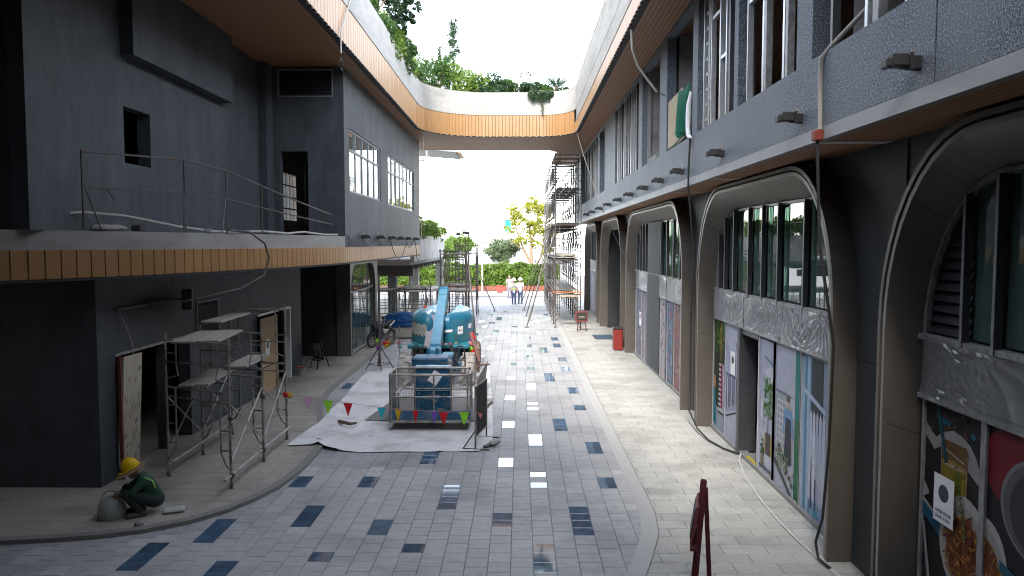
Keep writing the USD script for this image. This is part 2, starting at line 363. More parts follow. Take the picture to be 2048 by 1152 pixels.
rp = structure_group('right_pavement')
mb = MB(); strip(mb, right_pave, -0.0145); part('bedding', mb, 'joint_pale', rp)
PW, PD = 0.6, 0.3
inner = right_pave.difference(band.buffer(0.01)); pv = []
for r in range(int(5 / PD), int(58 / PD)):
    o = 0.3 if r % 2 else 0.0
    for k in range(-4, 8):
        x0, y0 = 0.08 + k * PW + o, r * PD
        q = sbox(x0, y0, x0 + PW, y0 + PD).intersection(inner)
        if q.area > .004 and q.geom_type == 'Polygon': pv.append((x0, y0, q))
order = sorted([i for i, p in enumerate(pv) if vis(p[0], p[1])], key=lambda i: pv[i][1])
near = set(order[:290]); rest = MB()
for i, (x0, y0, q) in enumerate(pv):
    a, b_, c_, d_ = q.bounds; z = 0.001 + rng.uniform(-.0015, .0015)
    full = q.area > PW * PD * .98
    m = MB() if i in near else rest
    if full: tile_mesh(m, a, c_, b_, d_, z)
    else: m.poly(q.buffer(-.004), 0.012, lambda p: p + [0, 0, z - .012])
    if i in near: part('paver', m, f'paver_{rng.choice([0,0,1,2])}', rp)
part('paver_field', rest, 'paver_far', rp, kind='stuff')

LZ = 0.06
lp = structure_group('left_pavement')
mb = MB(); mb.poly(left_pave, 0.09, lambda p: p + [0, 0, LZ - 0.0145 - 0.09]); part('bedding', mb, 'joint_pale', lp)
kl = LineString(list(map(tuple, Ls))); kb = kl.buffer(0.13, cap_style=2, single_sided=False)
kb = kb.intersection(left_pave.buffer(0.02))
mb = MB(); mb.poly(kb, 0.16, lambda p: p + [0, 0, LZ - 0.155]); part('kerb', mb, 'kerb_stone', lp)
inner = left_pave.difference(kb.buffer(0.006)); pv = []
for r in range(int(8 / .3), int(50 / .3)):
    o = 0.3 if r % 2 else 0.0
    for k in range(-24, -4):
        x0, y0 = k * PW * .75 + o * .75, r * .3
        q = sbox(x0, y0, x0 + .45, y0 + .3).intersection(inner)
        if q.area > .004 and q.geom_type == 'Polygon': pv.append((x0, y0, q))
order = sorted([i for i, p in enumerate(pv) if abs(p[0] / p[1]) < .7 and p[0] > -7.4 + (p[1] < 12.2) * -2.], key=lambda i: pv[i][1])
near = set(order[:280]); rest = MB()
for i, (x0, y0, q) in enumerate(pv):
    a, b_, c_, d_ = q.bounds; z = LZ + rng.uniform(-.001, .001)
    m = MB() if i in near else rest
    if q.area > .45 * .3 * .98: tile_mesh(m, a, c_, b_, d_, z, g=.0025)
    else: m.poly(q.buffer(-.003), 0.012, lambda p: p + [0, 0, z - .012])
    if i in near: part('paver', m, f'walk_{rng.choice([0,0,1,2])}', lp)
part('paver_field', rest, 'walk_0', lp, kind='stuff')

# ------------------------------------------------------------------ building shells
def yz(x, t):   # polygon (y, z) -> plate between x and x+t
    return lambda p: np.column_stack([x + p[:, 2], p[:, 0], p[:, 1]])
def xz(y):      # polygon (x, z) -> plate from y on
    return lambda p: np.column_stack([p[:, 0], y + p[:, 2], p[:, 1]])
def rrect(y0, y1, z0, z1, ry, rz, n=10):
    """upright arch-like opening: square feet, elliptical upper corners"""
    p = [(y0, z0), (y1, z0)]
    for k in range(n + 1):
        a = k * math.pi / 2 / n; p.append((y1 - ry + ry * math.cos(a), z1 - rz + rz * math.sin(a)))
    for k in range(n + 1):
        a = k * math.pi / 2 / n; p.append((y0 + ry - ry * math.sin(a), z1 - rz + rz * math.cos(a)))
    return Polygon(p)

# ---- left building
lb = thing('left_building', 'dark grey rendered shop building with a balcony on the left side of the street', 'building')
ZS, ZC, ZT = 3.66, 4.1, 4.4        # slab: underside of the orange band, of the concrete, top
def wall(name, poly, x, t, m, parent): mb = MB(); mb.poly(poly, t, yz(x, t)); return part(name, mb, m, parent)
WX, UX = -7.1, -4.9
low = sbox(12.35, 0, 24, ZS + .2).difference(unary_union([sbox(12.9, -1, 15.85, 2.22), sbox(16.2, 2.15, 17.38, 2.92), sbox(19.95, -1, 22.75, 2.22)]))
wall('lower_wall', low, WX - .25, .25, 'dark_render', lb)
mb = MB(); mb.poly(sbox(-14, 0, WX - .25, ZS + .2), .25, xz(12.35)); part('front_wall', mb, 'dark_render', lb)
mb = MB(); mb.b(-9.5, WX - .25, 23.75, 24, 0, ZS + .2); mb.b(-9.6, -9.4, 24, 27.2, 0, ZS + .2); part('recess_wall', mb, 'dark_panel', lb)
mb = MB(); mb.b(-9.4, -6.75, 27.2, 27.45, 0, ZS + .2); part('recess_front', mb, 'dark_panel', lb)
gl_open = rrect(27.35, 31.9, 0.12, 3.4, .8, .95)
wall('shopfront_wall', sbox(27.2, 0, 32.4, ZS + .2).difference(gl_open), -6.34, .12, 'frame_bronze', lb)
mb = MB(); mb.b(-6.78, -6.72, 27.2, 27.4, 0, ZS); mb.b(-6.72, -6.2, 27.12, 27.2, 0, ZS + .2); part('shopfront_pier', mb, 'frame_bronze', lb)
mb = MB(); mb.b(-9.4, -6.45, 32.2, 32.4, 0, ZS + .2); part('end_wall', mb, 'dark_render', lb)
# dark rooms behind the ground-floor doors
mb = MB(); mb.b(-12, -11.8, 12.6, 36, 0, ZS); mb.b(-11.8, -7.36, 18, 18.2, 0, ZS); mb.b(-11.8, -7.36, 12.6, 23.8, -.01, .02); part('inner_wall', mb, 'raw_interior', lb)
# shop glass: panes with dark joints and transom
for k in range(7):
    y0 = 27.35 + k * .65
    mb = MB(); mb.poly(gl_open.intersection(sbox(y0 + .012, .1, y0 + .638, 2.35)), .02, yz(-6.36, .02)); part('pane', mb, 'pane_green', lb)
mb = MB(); mb.poly(gl_open.intersection(sbox(27, 2.41, 32, 4)).buffer(-.02), .02, yz(-6.36, .02)); part('transom_pane', mb, 'pane_green', lb)
mb = MB(); mb.b(-6.40, -6.3, 27.35, 31.9, 2.35, 2.41)
for k in range(1, 7): mb.b(-6.385, -6.33, 27.35 + k * .65 - .012, 27.35 + k * .65 + .012, .12, 2.35)
part('shopfront_frame', mb, 'mullion_dark', lb)
mb = MB(); mb.b(-9.3, -9.2, 27.5, 32.2, 0, ZS); mb.b(-9.2, -6.5, 27.5, 32.2, .0, .03); part('shop_interior', mb, 'concrete_grey', lb)

# slab of the balcony: edge curve seen from above
E_PTS = [(-9.6, 8.6), (-8.4, 9.55), (-7.35, 10.7), (-6.65, 11.95), (-6.1, 13.4), (-5.6, 15.3), (-5.2, 17.5), (-4.98, 19.6), (-4.9, 21.2), (-4.9, 36.4)]
Es = smooth_line(E_PTS, 8)
slab = Polygon([(-13, 8.6)] + list(map(tuple, Es)) + [(-13, 36.4)])
mb = MB(); mb.poly(slab.buffer(-.12), ZT - ZS - .02, lambda p: p + [0, 0, ZS + .02]); part('slab', mb, 'soffit_wood', lb)
bal_edge = LineString([tuple(p) for p in Es if p[1] < 20.95])
mb = MB(); mb.poly(bal_edge.buffer(.09, cap_style=2).intersection(slab), ZT - ZC, lambda p: p + [0, 0, ZC]); part('balcony_edge', mb, 'concrete', lb)
mb = MB(); strip(mb, slab.buffer(-.05).intersection(sbox(-13, 8, -4.9, 20.9)), ZT + .004); part('balcony_floor', mb, 'concrete_grey', lb)
def edge_panels(line, z0, z1, w, parent, m, t=.03, inside=0.0, skip=None):
    """upright panels side by side along a line"""
    ln = LineString(list(map(tuple, line))); n = max(1, round(ln.length / w)); w = ln.length / n
    for k in range(n):
        a, b_ = ln.interpolate(k * w), ln.interpolate((k + 1) * w)
        dx, dy = b_.x - a.x, b_.y - a.y; L = math.hypot(dx, dy); ang = math.atan2(dy, dx)
        nx, ny = -dy / L, dx / L
        c = ((a.x + b_.x) / 2 + nx * inside, (a.y + b_.y) / 2 + ny * inside, (z0 + z1) / 2)
        if skip and skip(c): continue
        mb = MB(); mb.rbox(c, (L - .014, t, z1 - z0), .006, a=ang); part('fascia_panel', mb, m, parent)
edge_panels(Es, ZS, ZC, .235, lb, 'orange_panel')
mb = MB(); mb.poly(LineString(list(map(tuple, Es))).buffer(.05, cap_style=2), .03, lambda p: p + [0, 0, ZS - .035]); part('light_channel', mb, 'black_gap', lb)
# upper storey
up = sbox(10.75, ZT, 20.9, 9.1).difference(sbox(13.42, 5.65, 14.38, 6.66))
wall('upper_wall', up, WX - .25, .25, 'dark_render', lb)
mb = MB(); mb.b(-13, WX - .25, 10.75, 11.0, ZT, 9.1); part('corner_wall', mb, 'dark_panel', lb)
mb = MB(); mb.b(WX, WX + .24, 13.37, 18.0, 7.55, 9.1); part('bulkhead', mb, 'dark_render', lb)
mb = MB(); mb.b(WX, WX + .22, 20.35, 20.9, ZT, 9.1); part('pilaster', mb, 'dark_render', lb)
endw = sbox(WX, ZT, UX - .25, 9.1).difference(unary_union([sbox(-6.7, ZT - .5, -5.92, 6.77), sbox(-6.72, 8.26, -5.19, 9.02)]))
mb = MB(); mb.poly(endw, .25, xz(20.9)); part('balcony_end_wall', mb, 'dark_render', lb)
W1, W2 = (21.5, 26.3, 5.68, 7.5), (27.78, 34.6, 5.64, 7.5)
upw = sbox(20.9, ZC, 36.4, 9.1).difference(unary_union([sbox(W[0], W[2], W[1], W[3]) for W in (W1, W2)]))
wall('street_wall', upw, UX - .25, .25, 'dark_render', lb)
mb = MB(); mb.b(-12, UX - .25, 36.15, 36.4, ZT, 9.1); part('gable_wall', mb, 'dark_render', lb)
back = sbox(11, ZT, 36, 9.1).difference(sbox(31.4, 5.2, 33.4, 7.2))
wall('rear_wall', back, -10.2, .2, 'raw_interior', lb)
mb = MB(); mb.b(-10.1, UX - .3, 21.2, 36.1, ZT + .004, ZT + .02); part('upper_floor', mb, 'concrete_grey', lb)
mb = MB()
for y in (31.4, 31.9, 32.4, 32.9, 33.4): mb.b(-10.05, -10.0, y - .03, y + .03, 5.2, 7.2)
for z in (5.7, 6.2, 6.7): mb.b(-10.06, -10.01, 31.4, 33.4, z - .025, z + .025)
part('rear_window_frame', mb, 'steel_dark', lb)
part('inner_stud', MB().b(-6.35, -6.3, 22.0, 22.05, ZT, 6.8), 'steel_dark', lb); part('inner_stud', MB().b(-6.0, -5.95, 24, 24.05, ZT, 7), 'steel_dark', lb)
for wn, (y0, y1, z0, z1), n in (('street_window', W1, 5), ('street_window', W2, 7)):
    mb = MB(); zt = z1 - (z1 - z0) * (.33)
    mb.b(UX - .09, UX - .03, y0, y1, z0, z0 + .06); mb.b(UX - .09, UX - .03, y0, y1, z1 - .06, z1)
    for k in range(n + 1):
        y = y0 + (y1 - y0) * k / n; y = min(max(y, y0 + .03), y1 - .03); mb.b(UX - .088, UX - .028, y - .028, y + .028, z0 + .06, z1 - .06)
    mb.b(UX - .086, UX - .026, y0 + .065, y1 - .065, zt - .03, zt + .03)
    w = part(wn, mb, 'trim_grey', lb)
    for k in range(n):
        a, b_ = y0 + (y1 - y0) * k / n + .036, y0 + (y1 - y0) * (k + 1) / n - .036
        for q0, q1 in ((z0 + .06, zt - .03), (zt + .03, z1 - .06)):
            m = MB(); m.box((UX - .06 + .004 * rng.uniform(-1, 1), (a + b_) / 2, (q0 + q1) / 2), (.012, b_ - a, q1 - q0), a=rng.uniform(-.006, .006)); part('pane', m, 'pane', w)
def louvre(name, fn, u0, u1, z0, z1, parent, frame_m, slat=.07):
    """frame and sloping slats; fn(u, d, z) -> xyz with d the depth out of the wall"""
    mb = MB()
    def bb(ua, ub, da, db, za, zb):
        v = np.array([fn(u, d, z) for u in (ua, ub) for d in (da, db) for z in (za, zb)])
        mb.add(v, [[0, 1, 3, 2], [4, 6, 7, 5], [0, 4, 5, 1], [2, 3, 7, 6], [0, 2, 6, 4], [1, 5, 7, 3]])
    for a in ((u0, u1, z0, z0 + .03), (u0, u1, z1 - .03, z1), (u0, u0 + .03, z0 + .03, z1 - .03), (u1 - .03, u1, z0 + .03, z1 - .03)): bb(a[0], a[1], -.05, .025, a[2], a[3])
    lv = part(name, mb, frame_m, parent)
    n = int((z1 - z0 - .08) / slat)
    for k in range(n):
        z = z0 + .05 + k * slat; s = MB()
        v = np.array([fn(u, d, zz) for u in (u0 + .032, u1 - .032) for d, zz in ((-.04, z + .055), (.012, z), (-.04, z + .045), (.012, z - .01))])
        s.add(v, [[0, 1, 3, 2], [4, 6, 7, 5], [0, 4, 5, 1], [2, 3, 7, 6], [0, 2, 6, 4], [1, 5, 7, 3]]); part('slat', s, 'louvre_dark', lv)
    m = MB(); v = np.array([fn(u, -.06, z) for u in (u0, u1) for z in (z0, z1)]); m.add(v, [[0, 1, 3, 2]]); part('backing', m, 'black_gap', lv)
louvre('upper_louvre', lambda u, d, z: (u, 20.9 - d, z), -6.72, -5.19, 8.26, 9.02, lb, 'trim_grey', .075)
louvre('lower_louvre', lambda u, d, z: (WX + d, u, z), 16.2, 17.38, 2.15, 2.92, lb, 'trim_grey', .06)
# door linings
mb = MB(); mb.b(WX - .1, WX + .03, 12.86, 15.9, 2.22, 2.27); part('door_lintel', mb, 'steel', lb)
mb = MB(); mb.b(WX - .1, WX + .035, 19.95, 22.8, 2.22, 2.28); mb.b(WX - .1, WX + .035, 22.72, 22.8, 0, 2.22); part('door_frame', mb, 'white_frame', lb)
mb = MB(); mb.b(WX - .2, WX - .02, 14.75, 14.83, 0, 2.2); part('door_post', mb, 'steel_dark', lb)

# ---- right building
rb = thing('right_building', 'dark shop building with bronze rounded arches and an unfinished upper floor on the right side', 'building')
FX, RX, GX, TX = 4.05, 4.38, 4.44, 3.46
ARCH = [(0.9, 8.44), (9.65, 17.14), (18.65, 28.7), (30.1, 37.86), (39.3, 47.0)]
def a_out(a): return rrect(a[0], a[1], -.01, 5.36, 1.7, 2.1)
def a_front(a): return rrect(a[0] + .14, a[1] - .14, -.02, 5.22, 1.6, 2.0)
def a_in(a): return rrect(a[0] + .42, a[1] - .24, -.03, 4.9, 1.35, 1.75)
wall('ground_floor_wall', sbox(-3, 0, 47.2, 5.4).difference(unary_union([a_front(a) for a in ARCH])), RX, .1, 'dark_panel', rb)
for a in ARCH:
    ou, fr, ins = a_out(a), a_front(a), a_in(a)
    mb = MB(); mb.poly(ou.difference(rrect(a[0] + .055, a[1] - .055, -.02, 5.305, 1.66, 2.06)), RX - FX, yz(FX, .3)); fp = part('arch_frame', mb, 'frame_bronze', rb)
    mb = MB(); mb.poly(rrect(a[0] + .085, a[1] - .085, -.02, 5.275, 1.64, 2.04).difference(fr), .3, yz(FX + .012, .3)); part('arch_edge', mb, 'frame_edge', fp)
    mb = MB(); mb.poly(rrect(a[0] + .056, a[1] - .056, -.02, 5.304, 1.66, 2.06).difference(rrect(a[0] + .084, a[1] - .084, -.02, 5.276, 1.64, 2.04)), .2, yz(FX + .06, .3)); part('arch_groove', mb, 'black_gap', fp)
    # splayed reveal from the front edge to the glazing
    def ring(p, x, n=96):
        ex = LineString([c for c in p.exterior.coords]); c = list(p.exterior.coords); s = LineString(c[1:])
        return np.array([[x, *s.interpolate(k / (n - 1), normalized=True).coords[0]] for k in range(n)])
    A_, B_ = ring(fr, FX + .013), ring(ins, GX + .02); A_ = A_[:-1]; B_ = B_[:-1]; n = len(A_)
    # panel joints in the reveal: split the lining into panels with small gaps
    cuts = [0, int(n * .14), int(n * .30), int(n * .42), int(n * .55), int(n * .68), int(n * .84), n - 1]
    for c0, c1 in zip(cuts[:-1], cuts[1:]):
        mb = MB(); ids = list(range(c0, c1 + 1)); m_ = len(ids)
        A2, B2 = A_[ids].copy(), B_[ids].copy()
        if c0: A2[0] += (A2[1] - A2[0]) * min(1, .008 / max(np.linalg.norm(A2[1] - A2[0]), 1e-6)); B2[0] += (B2[1] - B2[0]) * min(1, .008 / max(np.linalg.norm(B2[1] - B2[0]), 1e-6))
        mb.add(np.vstack([A2, B2]), [[k, k + 1, m_ + k + 1, m_ + k] for k in range(m_ - 1)]); part('reveal_panel', mb, 'frame_bronze', fp)
    mb = MB(); A3, B3 = A_ + [.004, 0, 0], B_ + [.004, 0, 0]
    cen = np.array([0, (a[0] + a[1]) / 2, 2.4])
    for S in (A3, B3): S[:, 1:] += (S[:, 1:] - cen[1:]) / np.linalg.norm(S[:, 1:] - cen[1:], axis=1, keepdims=True) * .012
    mb.add(np.vstack([A3, B3]), [[k, k + 1, n + k + 1, n + k] for k in range(n - 1)]); part('reveal_backing', mb, 'black_gap', fp)
# joints in the dark wall beside the arches: thin recessed lines built as proud panels
for (y0, y1) in ((8.5, 9.6), (17.2, 18.6), (28.76, 30.04), (37.92, 39.24)):
    for z0, z1 in ((0.02, 2.70), (2.712, 5.38)):
        mb = MB(); mb.rbox((RX - .008, (y0 + y1) / 2, (z0 + z1) / 2), (.016, y1 - y0 - .03, z1 - z0), .004); part('wall_panel', mb, 'dark_panel', rb)
# wood soffit between the shop wall and the upper wall, pale cross strips, trim
mb = MB(); mb.b(TX + .05, RX, -3, 47.2, 5.40, 5.46); part('soffit', mb, 'soffit_slats', rb)
for y in (8.93, 13.9, 17.4, 23.3, 29.4, 38.6):
    mb = MB(); mb.b(TX + .06, RX - .02, y - .1, y + .1, 5.388, 5.4); part('soffit_strip', mb, 'trim_cream', rb)
mb = MB(); mb.poly(Polygon([(TX - .02, 5.38), (TX + .07, 5.38), (TX + .07, 5.60), (TX, 5.54)]), 50.2, lambda p: np.column_stack([p[:, 0], p[:, 2] - 3, p[:, 1]])); part('trim', mb, 'trim_grey', rb)
OPEN = [(5.2, 9.02), (9.52, 12.05), (12.27, 14.78), (15.2, 17.84), (18.72, 21.4), (22.0, 27.4), (27.8, 30.6) , (30.75, 32.7), (33.5, 39.6), (39.75, 42.6)]
OPEN[6] = (27.42, 27.75)
band = unary_union([sbox(a, 6.37, b_, 9.0) for a, b_ in OPEN if b_ - a > .5])
mb = MB(); mb.poly(sbox(6.362, 5.545, 47.2, 9.1).difference(band), .22, yz(TX, .22)); part('upper_wall', mb, 'speckled_render', rb)
mb = MB(); mb.poly(sbox(-3, 5.545, 6.338, 9.1).difference(sbox(0.5, 6.37, 4.6, 9.0)).difference(sbox(5.2, 6.37, 7, 9.0)), .22, yz(TX, .22)); part('upper_wall_near', mb, 'speckled_render', rb)
mb = MB(); mb.b(TX + .02, TX + .2, 6.33, 6.37, 5.55, 6.37); part('wall_joint', mb, 'black_gap', rb)
# raw interior of the upper floor
mb = MB(); mb.b(9.0, 9.2, -3, 47.2, 5.4, 9.1); mb.b(TX + .25, 9.0, 47.0, 47.2, 5.4, 9.1); part('inner_wall', mb, 'raw_interior', rb)
mb = MB(); mb.b(TX + .22, 9.0, -3, 47.0, 5.47, 5.55); part('inner_floor', mb, 'concrete_grey', rb)
for y in (-1, 10.7, 14.2, 24.8, 36):
    mb = MB(); mb.b(6.2, 6.4, y - 1.6, y + 1.6, 5.55, 9.1); part('partition', mb, 'brown_interior', rb)
for y, x in ((9.2, 4.4), (15.0, 4.3), (18.2, 4.0), (21.7, 3.95), (29.2, 4.0), (33.1, 4.0)):
    mb = MB(); mb.b(x - .25, x + .25, y - .3, y + .3, 5.55, 9.1); part('inner_column', mb, 'concrete_grey', rb)
# unfinished window mullions on the upper floor
def upright(y, x0, d, w, m, z0=6.37, z1=9.0, nm='mullion'):
    mb = MB(); mb.b(x0, x0 + d, y - w / 2, y + w / 2, z0, z1); return part(nm, mb, m, rb)
for y, m, w in ((14.5, 'aluminium', .05), (14.1, 'film_wrapped', .12), (13.95, 'aluminium', .04), (13.35, 'aluminium', .07), (12.95, 'aluminium', .06), (12.75, 'mullion_dark', .08),
                (11.75, 'aluminium', .035), (11.0, 'aluminium', .07), (10.9, 'film_wrapped', .1), (10.15, 'aluminium', .07), (10.03, 'film_wrapped', .09), (7.75, 'aluminium', .06), (7.55, 'film_wrapped', .12), (6.95, 'aluminium', .06), (8.6, 'mullion_dark', .06), (5.9, 'aluminium', .06)):
    upright(y, TX + .05, .09, w, m)
for y0, y1, z in ((11.05, 11.72, 7.9), (12.98, 13.3, 7.45), (13.98, 14.08, 6.9), (7.0, 7.5, 7.2), (10.2, 10.85, 8.2), (13.4, 13.9, 8.3)):
    mb = MB(); mb.b(TX + .06, TX + .13, y0, y1, z - .03, z + .03); part('transom', mb, 'aluminium', rb)
mb = MB()
for k in range(9): mb.b(TX + .045, TX + .14, 14.13, 14.3, 6.5 + k * .28, 6.56 + k * .28)
part('mullion_ties', mb, 'film_wrapped', rb)
for k, y in enumerate((22.3, 22.8, 23.2, 23.9, 24.3, 25.0, 25.5, 26.1, 26.6, 27.1, 33.8, 34.6, 35.3, 36.0, 36.9, 37.7, 38.6, 39.3)):
    upright(y, TX + .05, .1, (.06, .12, .05)[k % 3], ('aluminium', 'mullion_dark', 'film_wrapped')[k % 3])
mb = MB(); mb.b(TX + .15, TX + .25, 21.35, 22.1, 6.37, 9.0); mb.b(TX + .18, TX + .3, 20.2, 21.4, 6.37, 6.6); part('ragged_plaster', mb, 'concrete_grey', rb)

# ---- shopfronts in the right arches
def yzp(name, y0, y1, z0, z1, x, t, m, parent, chamfer=0):
    mb = MB()
    if chamfer: mb.rbox((x + t / 2, (y0 + y1) / 2, (z0 + z1) / 2), (t, y1 - y0, z1 - z0), chamfer)
    else: mb.b(x, x + t, y0, y1, z0, z1)
    return part(name, mb, m, parent)
def film(y0, y1, z0, z1, parent, seed):
    """clear plastic sheet drawn over a sign panel: folds fan out from the points where it is tied"""
    ny, nz = 70, 24; P = np.array([[GX - .03, y0 + (y1 - y0) * i / ny, z0 + (z1 - z0) * j / nz] for i in range(ny + 1) for j in range(nz + 1)])
    g = random.Random(seed); h = meshkit.noise(P * [0, 2.5, 4], seed) * .03
    for k in range(5):
        ty, tz = g.uniform(y0, y1), (z0, z1)[k % 2]; a = np.arctan2(P[:, 2] - tz, P[:, 1] - ty); d = np.hypot(P[:, 2] - tz, P[:, 1] - ty)
        h += np.abs(np.sin(a * g.uniform(9, 15) + 3 * meshkit.noise(np.column_stack([a * 3, d * 2, 0 * a]), seed + k))) * .022 * np.exp(-d / .5) * np.minimum(1, d / .06)
    P[:, 0] -= h
    mb = MB(); q = g.uniform(.3, .6); yc = y0 + (y1 - y0) * q
    mb.poly(Point(0, 0).buffer(.12).union(sbox(-.3, -.05, .25, .05)).union(Point(.2, .04).buffer(.08)), .006, lambda v: np.column_stack([GX - .012 - v[:, 2], yc - v[:, 0] * 1.1, (z0 + z1) / 2 + v[:, 1]])); part('covered_sign', mb, 'black_gap', parent)
    f = [[i * (nz + 1) + j, (i + 1) * (nz + 1) + j, (i + 1) * (nz + 1) + j + 1, i * (nz + 1) + j + 1] for i in range(ny) for j in range(nz)]
    mb = MB(); mb.add(P, f); return part('plastic_film', mb, 'plastic_film_dull' if y1 < 9 else 'plastic_film', parent, smooth=False)
for fnm, fcol in (('plastic_film', .30), ('plastic_film_dull', .11)): LOOK[fnm] = usdkit.material(stage, '/World/Looks/' + fnm, {
    'd': ('principled_bsdf', {'base_color': (fcol, fcol, fcol * 1.02), 'roughness': 0.22, 'specular_ior_level': 1.0, 'ior': 1.9}), 't': ('transparent_bsdf', {}), 'm': ('mix_closure', {'fac': 0.55}),
    'g': ('geometry', {}), 'n': ('noise_texture', {'scale': 14.0, 'detail': 5.0, 'distortion': 1.5}), 'b': ('bump', {'strength': 0.25, 'distance': 0.01})},
    [('g.position', 'n.vector'), ('n.fac', 'b.height'), ('b.normal', 'd.normal'), ('t.BSDF', 'm.closure1'), ('d.BSDF', 'm.closure2')], surface='m.closure')
mat('sign_panel', (0.10, 0.105, 0.11), 0.5, var=0.2, scale=3)
mat('sill_stone', (0.20, 0.20, 0.195), 0.8, var=0.2, scale=12)
def shopfront(a, fins, solid=(), louvred=0.0, doors=(), zt=(2.56, 3.16)):
    ins = a_in(a); y0, y1 = a[0] + .42, a[1] - .24
    sf = lambda nm, p, x, t, m: part(nm, MB().poly(p, t, yz(x, t)), m, rb)
    # backing darkness of the shop
    mb = MB(); mb.b(GX + 2.6, GX + 2.7, y0 - .3, y1 + .3, 0, 5); mb.b(GX + .1, GX + 2.6, y0 - .3, y0 - .2, 0, 5); mb.b(GX + .1, GX + 2.6, y1 + .2, y1 + .3, 0, 5); mb.b(GX + .1, GX + 2.6, y0 - .2, y1 + .2, 4.98, 5.05); mb.b(GX + .1, GX + 2.6, y0 - .2, y1 + .2, -.01, .015)
    part('shop_room', mb, 'concrete_grey', rb)
    edges = [y0] + list(fins) + [y1]
    for k in range(len(edges) - 1):
        p = ins.intersection(sbox(edges[k] + .02, zt[1] + .06, edges[k + 1] - .02, 5)).buffer(-.025)
        if p.is_empty: continue
        if any(s0 < (edges[k] + edges[k + 1]) / 2 < s1 for s0, s1 in solid): continue
        if edges[k] >= y1 - louvred - .01 and louvred:
            b = p.bounds; n = int((b[3] - b[1]) / .115)
            for q in range(n):
                z = b[1] + q * .115; s = p.intersection(sbox(b[0], z, b[2], z + .09))
                if not s.is_empty and s.area > .005:
                    mb = MB(); mb.poly(s, .012, lambda v, z=z: np.column_stack([GX + .03 + v[:, 2] - (v[:, 1] - z) * .0 + (v[:, 1] - z) * .55, v[:, 0], v[:, 1]])); part('louvre_slat', mb, 'louvre_dark', rb)
            sf('louvre_backing', p, GX + .12, .01, 'black_gap'); continue
        sf('window_pane', p, GX + .03, .012, 'pane_green')
    for y in fins:
        zt_y = max([q for q in np.arange(3.3, 4.95, .05) if ins.contains(Point(y, q))] or [3.4])
        if any(s0 - .05 < y < s1 + .05 for s0, s1 in solid): continue
        mb = MB(); mb.rbox((GX - .03, y, (zt[1] + zt_y) / 2), (.08, .04, zt_y - zt[1] - .02), .006); f = part('window_fin', mb, 'mullion_dark', rb)
        mb = MB(); mb.b(GX - .067, GX - .02, y + .021, y + .026, zt[1], zt_y - .01); mb.b(GX - .074, GX - .07, y - .02, y + .02, zt[1], zt_y - .01); part('film_strip', mb, 'film_wrapped', f)
    ring_ = ins.difference(ins.buffer(-.045)).intersection(sbox(y0 - 1, zt[1], y1 + 1, 6)); sf('window_surround', ring_, GX - .01, .06, 'film_wrapped')
    for s0, s1 in solid:
        mb = MB(); mb.rbox((GX - .03, (s0 + s1) / 2, 1.62), (.07, s1 - s0, 3.14), .006); part('solid_panel', mb, 'dark_render', rb)
        p = ins.intersection(sbox(s0, 3.21, s1, 5)); sf('solid_panel', p, GX - .064, .07, 'dark_render')
    mb = MB(); mb.b(GX - .06, GX + .06, y0, y1, zt[1], zt[1] + .06); part('sill_rail', mb, 'film_wrapped', rb)
    mb = MB(); mb.b(GX - .05, GX + .06, y0, y1, zt[0] - .05, zt[0]); part('head_rail', mb, 'film_wrapped', rb)
    mb = MB(); mb.b(GX - .08, GX + .1, y0, y1, 0, .07); part('threshold', mb, 'sill_stone', rb)
shopfront(ARCH[1], [11.55, 12.72, 13.55, 14.35, 15.35, 16.0, 16.45], louvred=.45)
shopfront(ARCH[0], [1.9, 2.9, 3.9, 4.9, 5.9, 6.9, 7.4], louvred=.85)
shopfront(ARCH[2], [19.7, 20.5, 21.35, 22.3, 23.2, 26.0, 26.6, 27.2, 27.9], solid=((23.4, 25.6),), louvred=.6)
shopfront(ARCH[4], [40.5, 41.8, 43.0, 43.8, 44.6, 45.4], solid=((41.9, 42.9),))
ZF0, ZF1 = 2.56, 3.16
k = 0
for segs in (((10.4, 12.55), (12.57, 14.6), (14.62, 16.82)), ((1.4, 4.4), (4.42, 8.1)), ((19.2, 22.3), (22.32, 23.35), (25.65, 28.3)), ((39.8, 41.8), (43, 46.6))):
    for y0, y1 in segs:
        s = yzp('sign_panel', y0, y1, ZF0 + .03, ZF1 - .01, GX - .01, .05, 'sign_panel', rb, .006); film(y0, y1, ZF0 - .02, ZF1 + .05, s, 11 + k); k += 1
# deep entrance in the fourth arch
a = ARCH[3]; y0, y1 = a[0] + .42, a[1] - .24
mb = MB(); mb.b(GX, GX + 1.3, y1, y1 + .15, 0, 5); mb.b(GX, GX + 1.3, y0 - .15, y0, 0, 5); mb.b(GX, GX + 1.3, y0, y1, 4.85, 5.0); mb.b(GX + 1.3, GX + 1.4, y0 + 2.8, y1, 0, 4.85); part('entrance_lining', mb, 'dark_panel', rb)
mb = MB(); mb.b(GX + 1.26, GX + 1.34, y0, y0 + 2.8, 2.5, 2.6); mb.b(GX + 1.26, GX + 1.34, y0, y0 + 2.8, 3.4, 3.5); part('entrance_frame', mb, 'film_wrapped', rb)
mb = MB(); mb.b(GX + 1.28, GX + 1.3, y0, y0 + 2.75, 3.5, 4.8); mb.b(GX + 1.28, GX + 1.3, y0, y0 + 2.75, .05, 2.5); part('entrance_pane', mb, 'pane_green', rb)
mb = MB(); mb.b(GX + 3, GX + 3.1, y0 - 1, y1, 0, 4.9); part('entrance_room', mb, 'dark_panel', rb)
mat('teal_sticker', (0.03, 0.25, 0.22), 0.5)
yzp('window_sticker', y0 + .3, y0 + 2.6, .95, 1.45, GX + 1.268, .01, 'teal_sticker', rb)

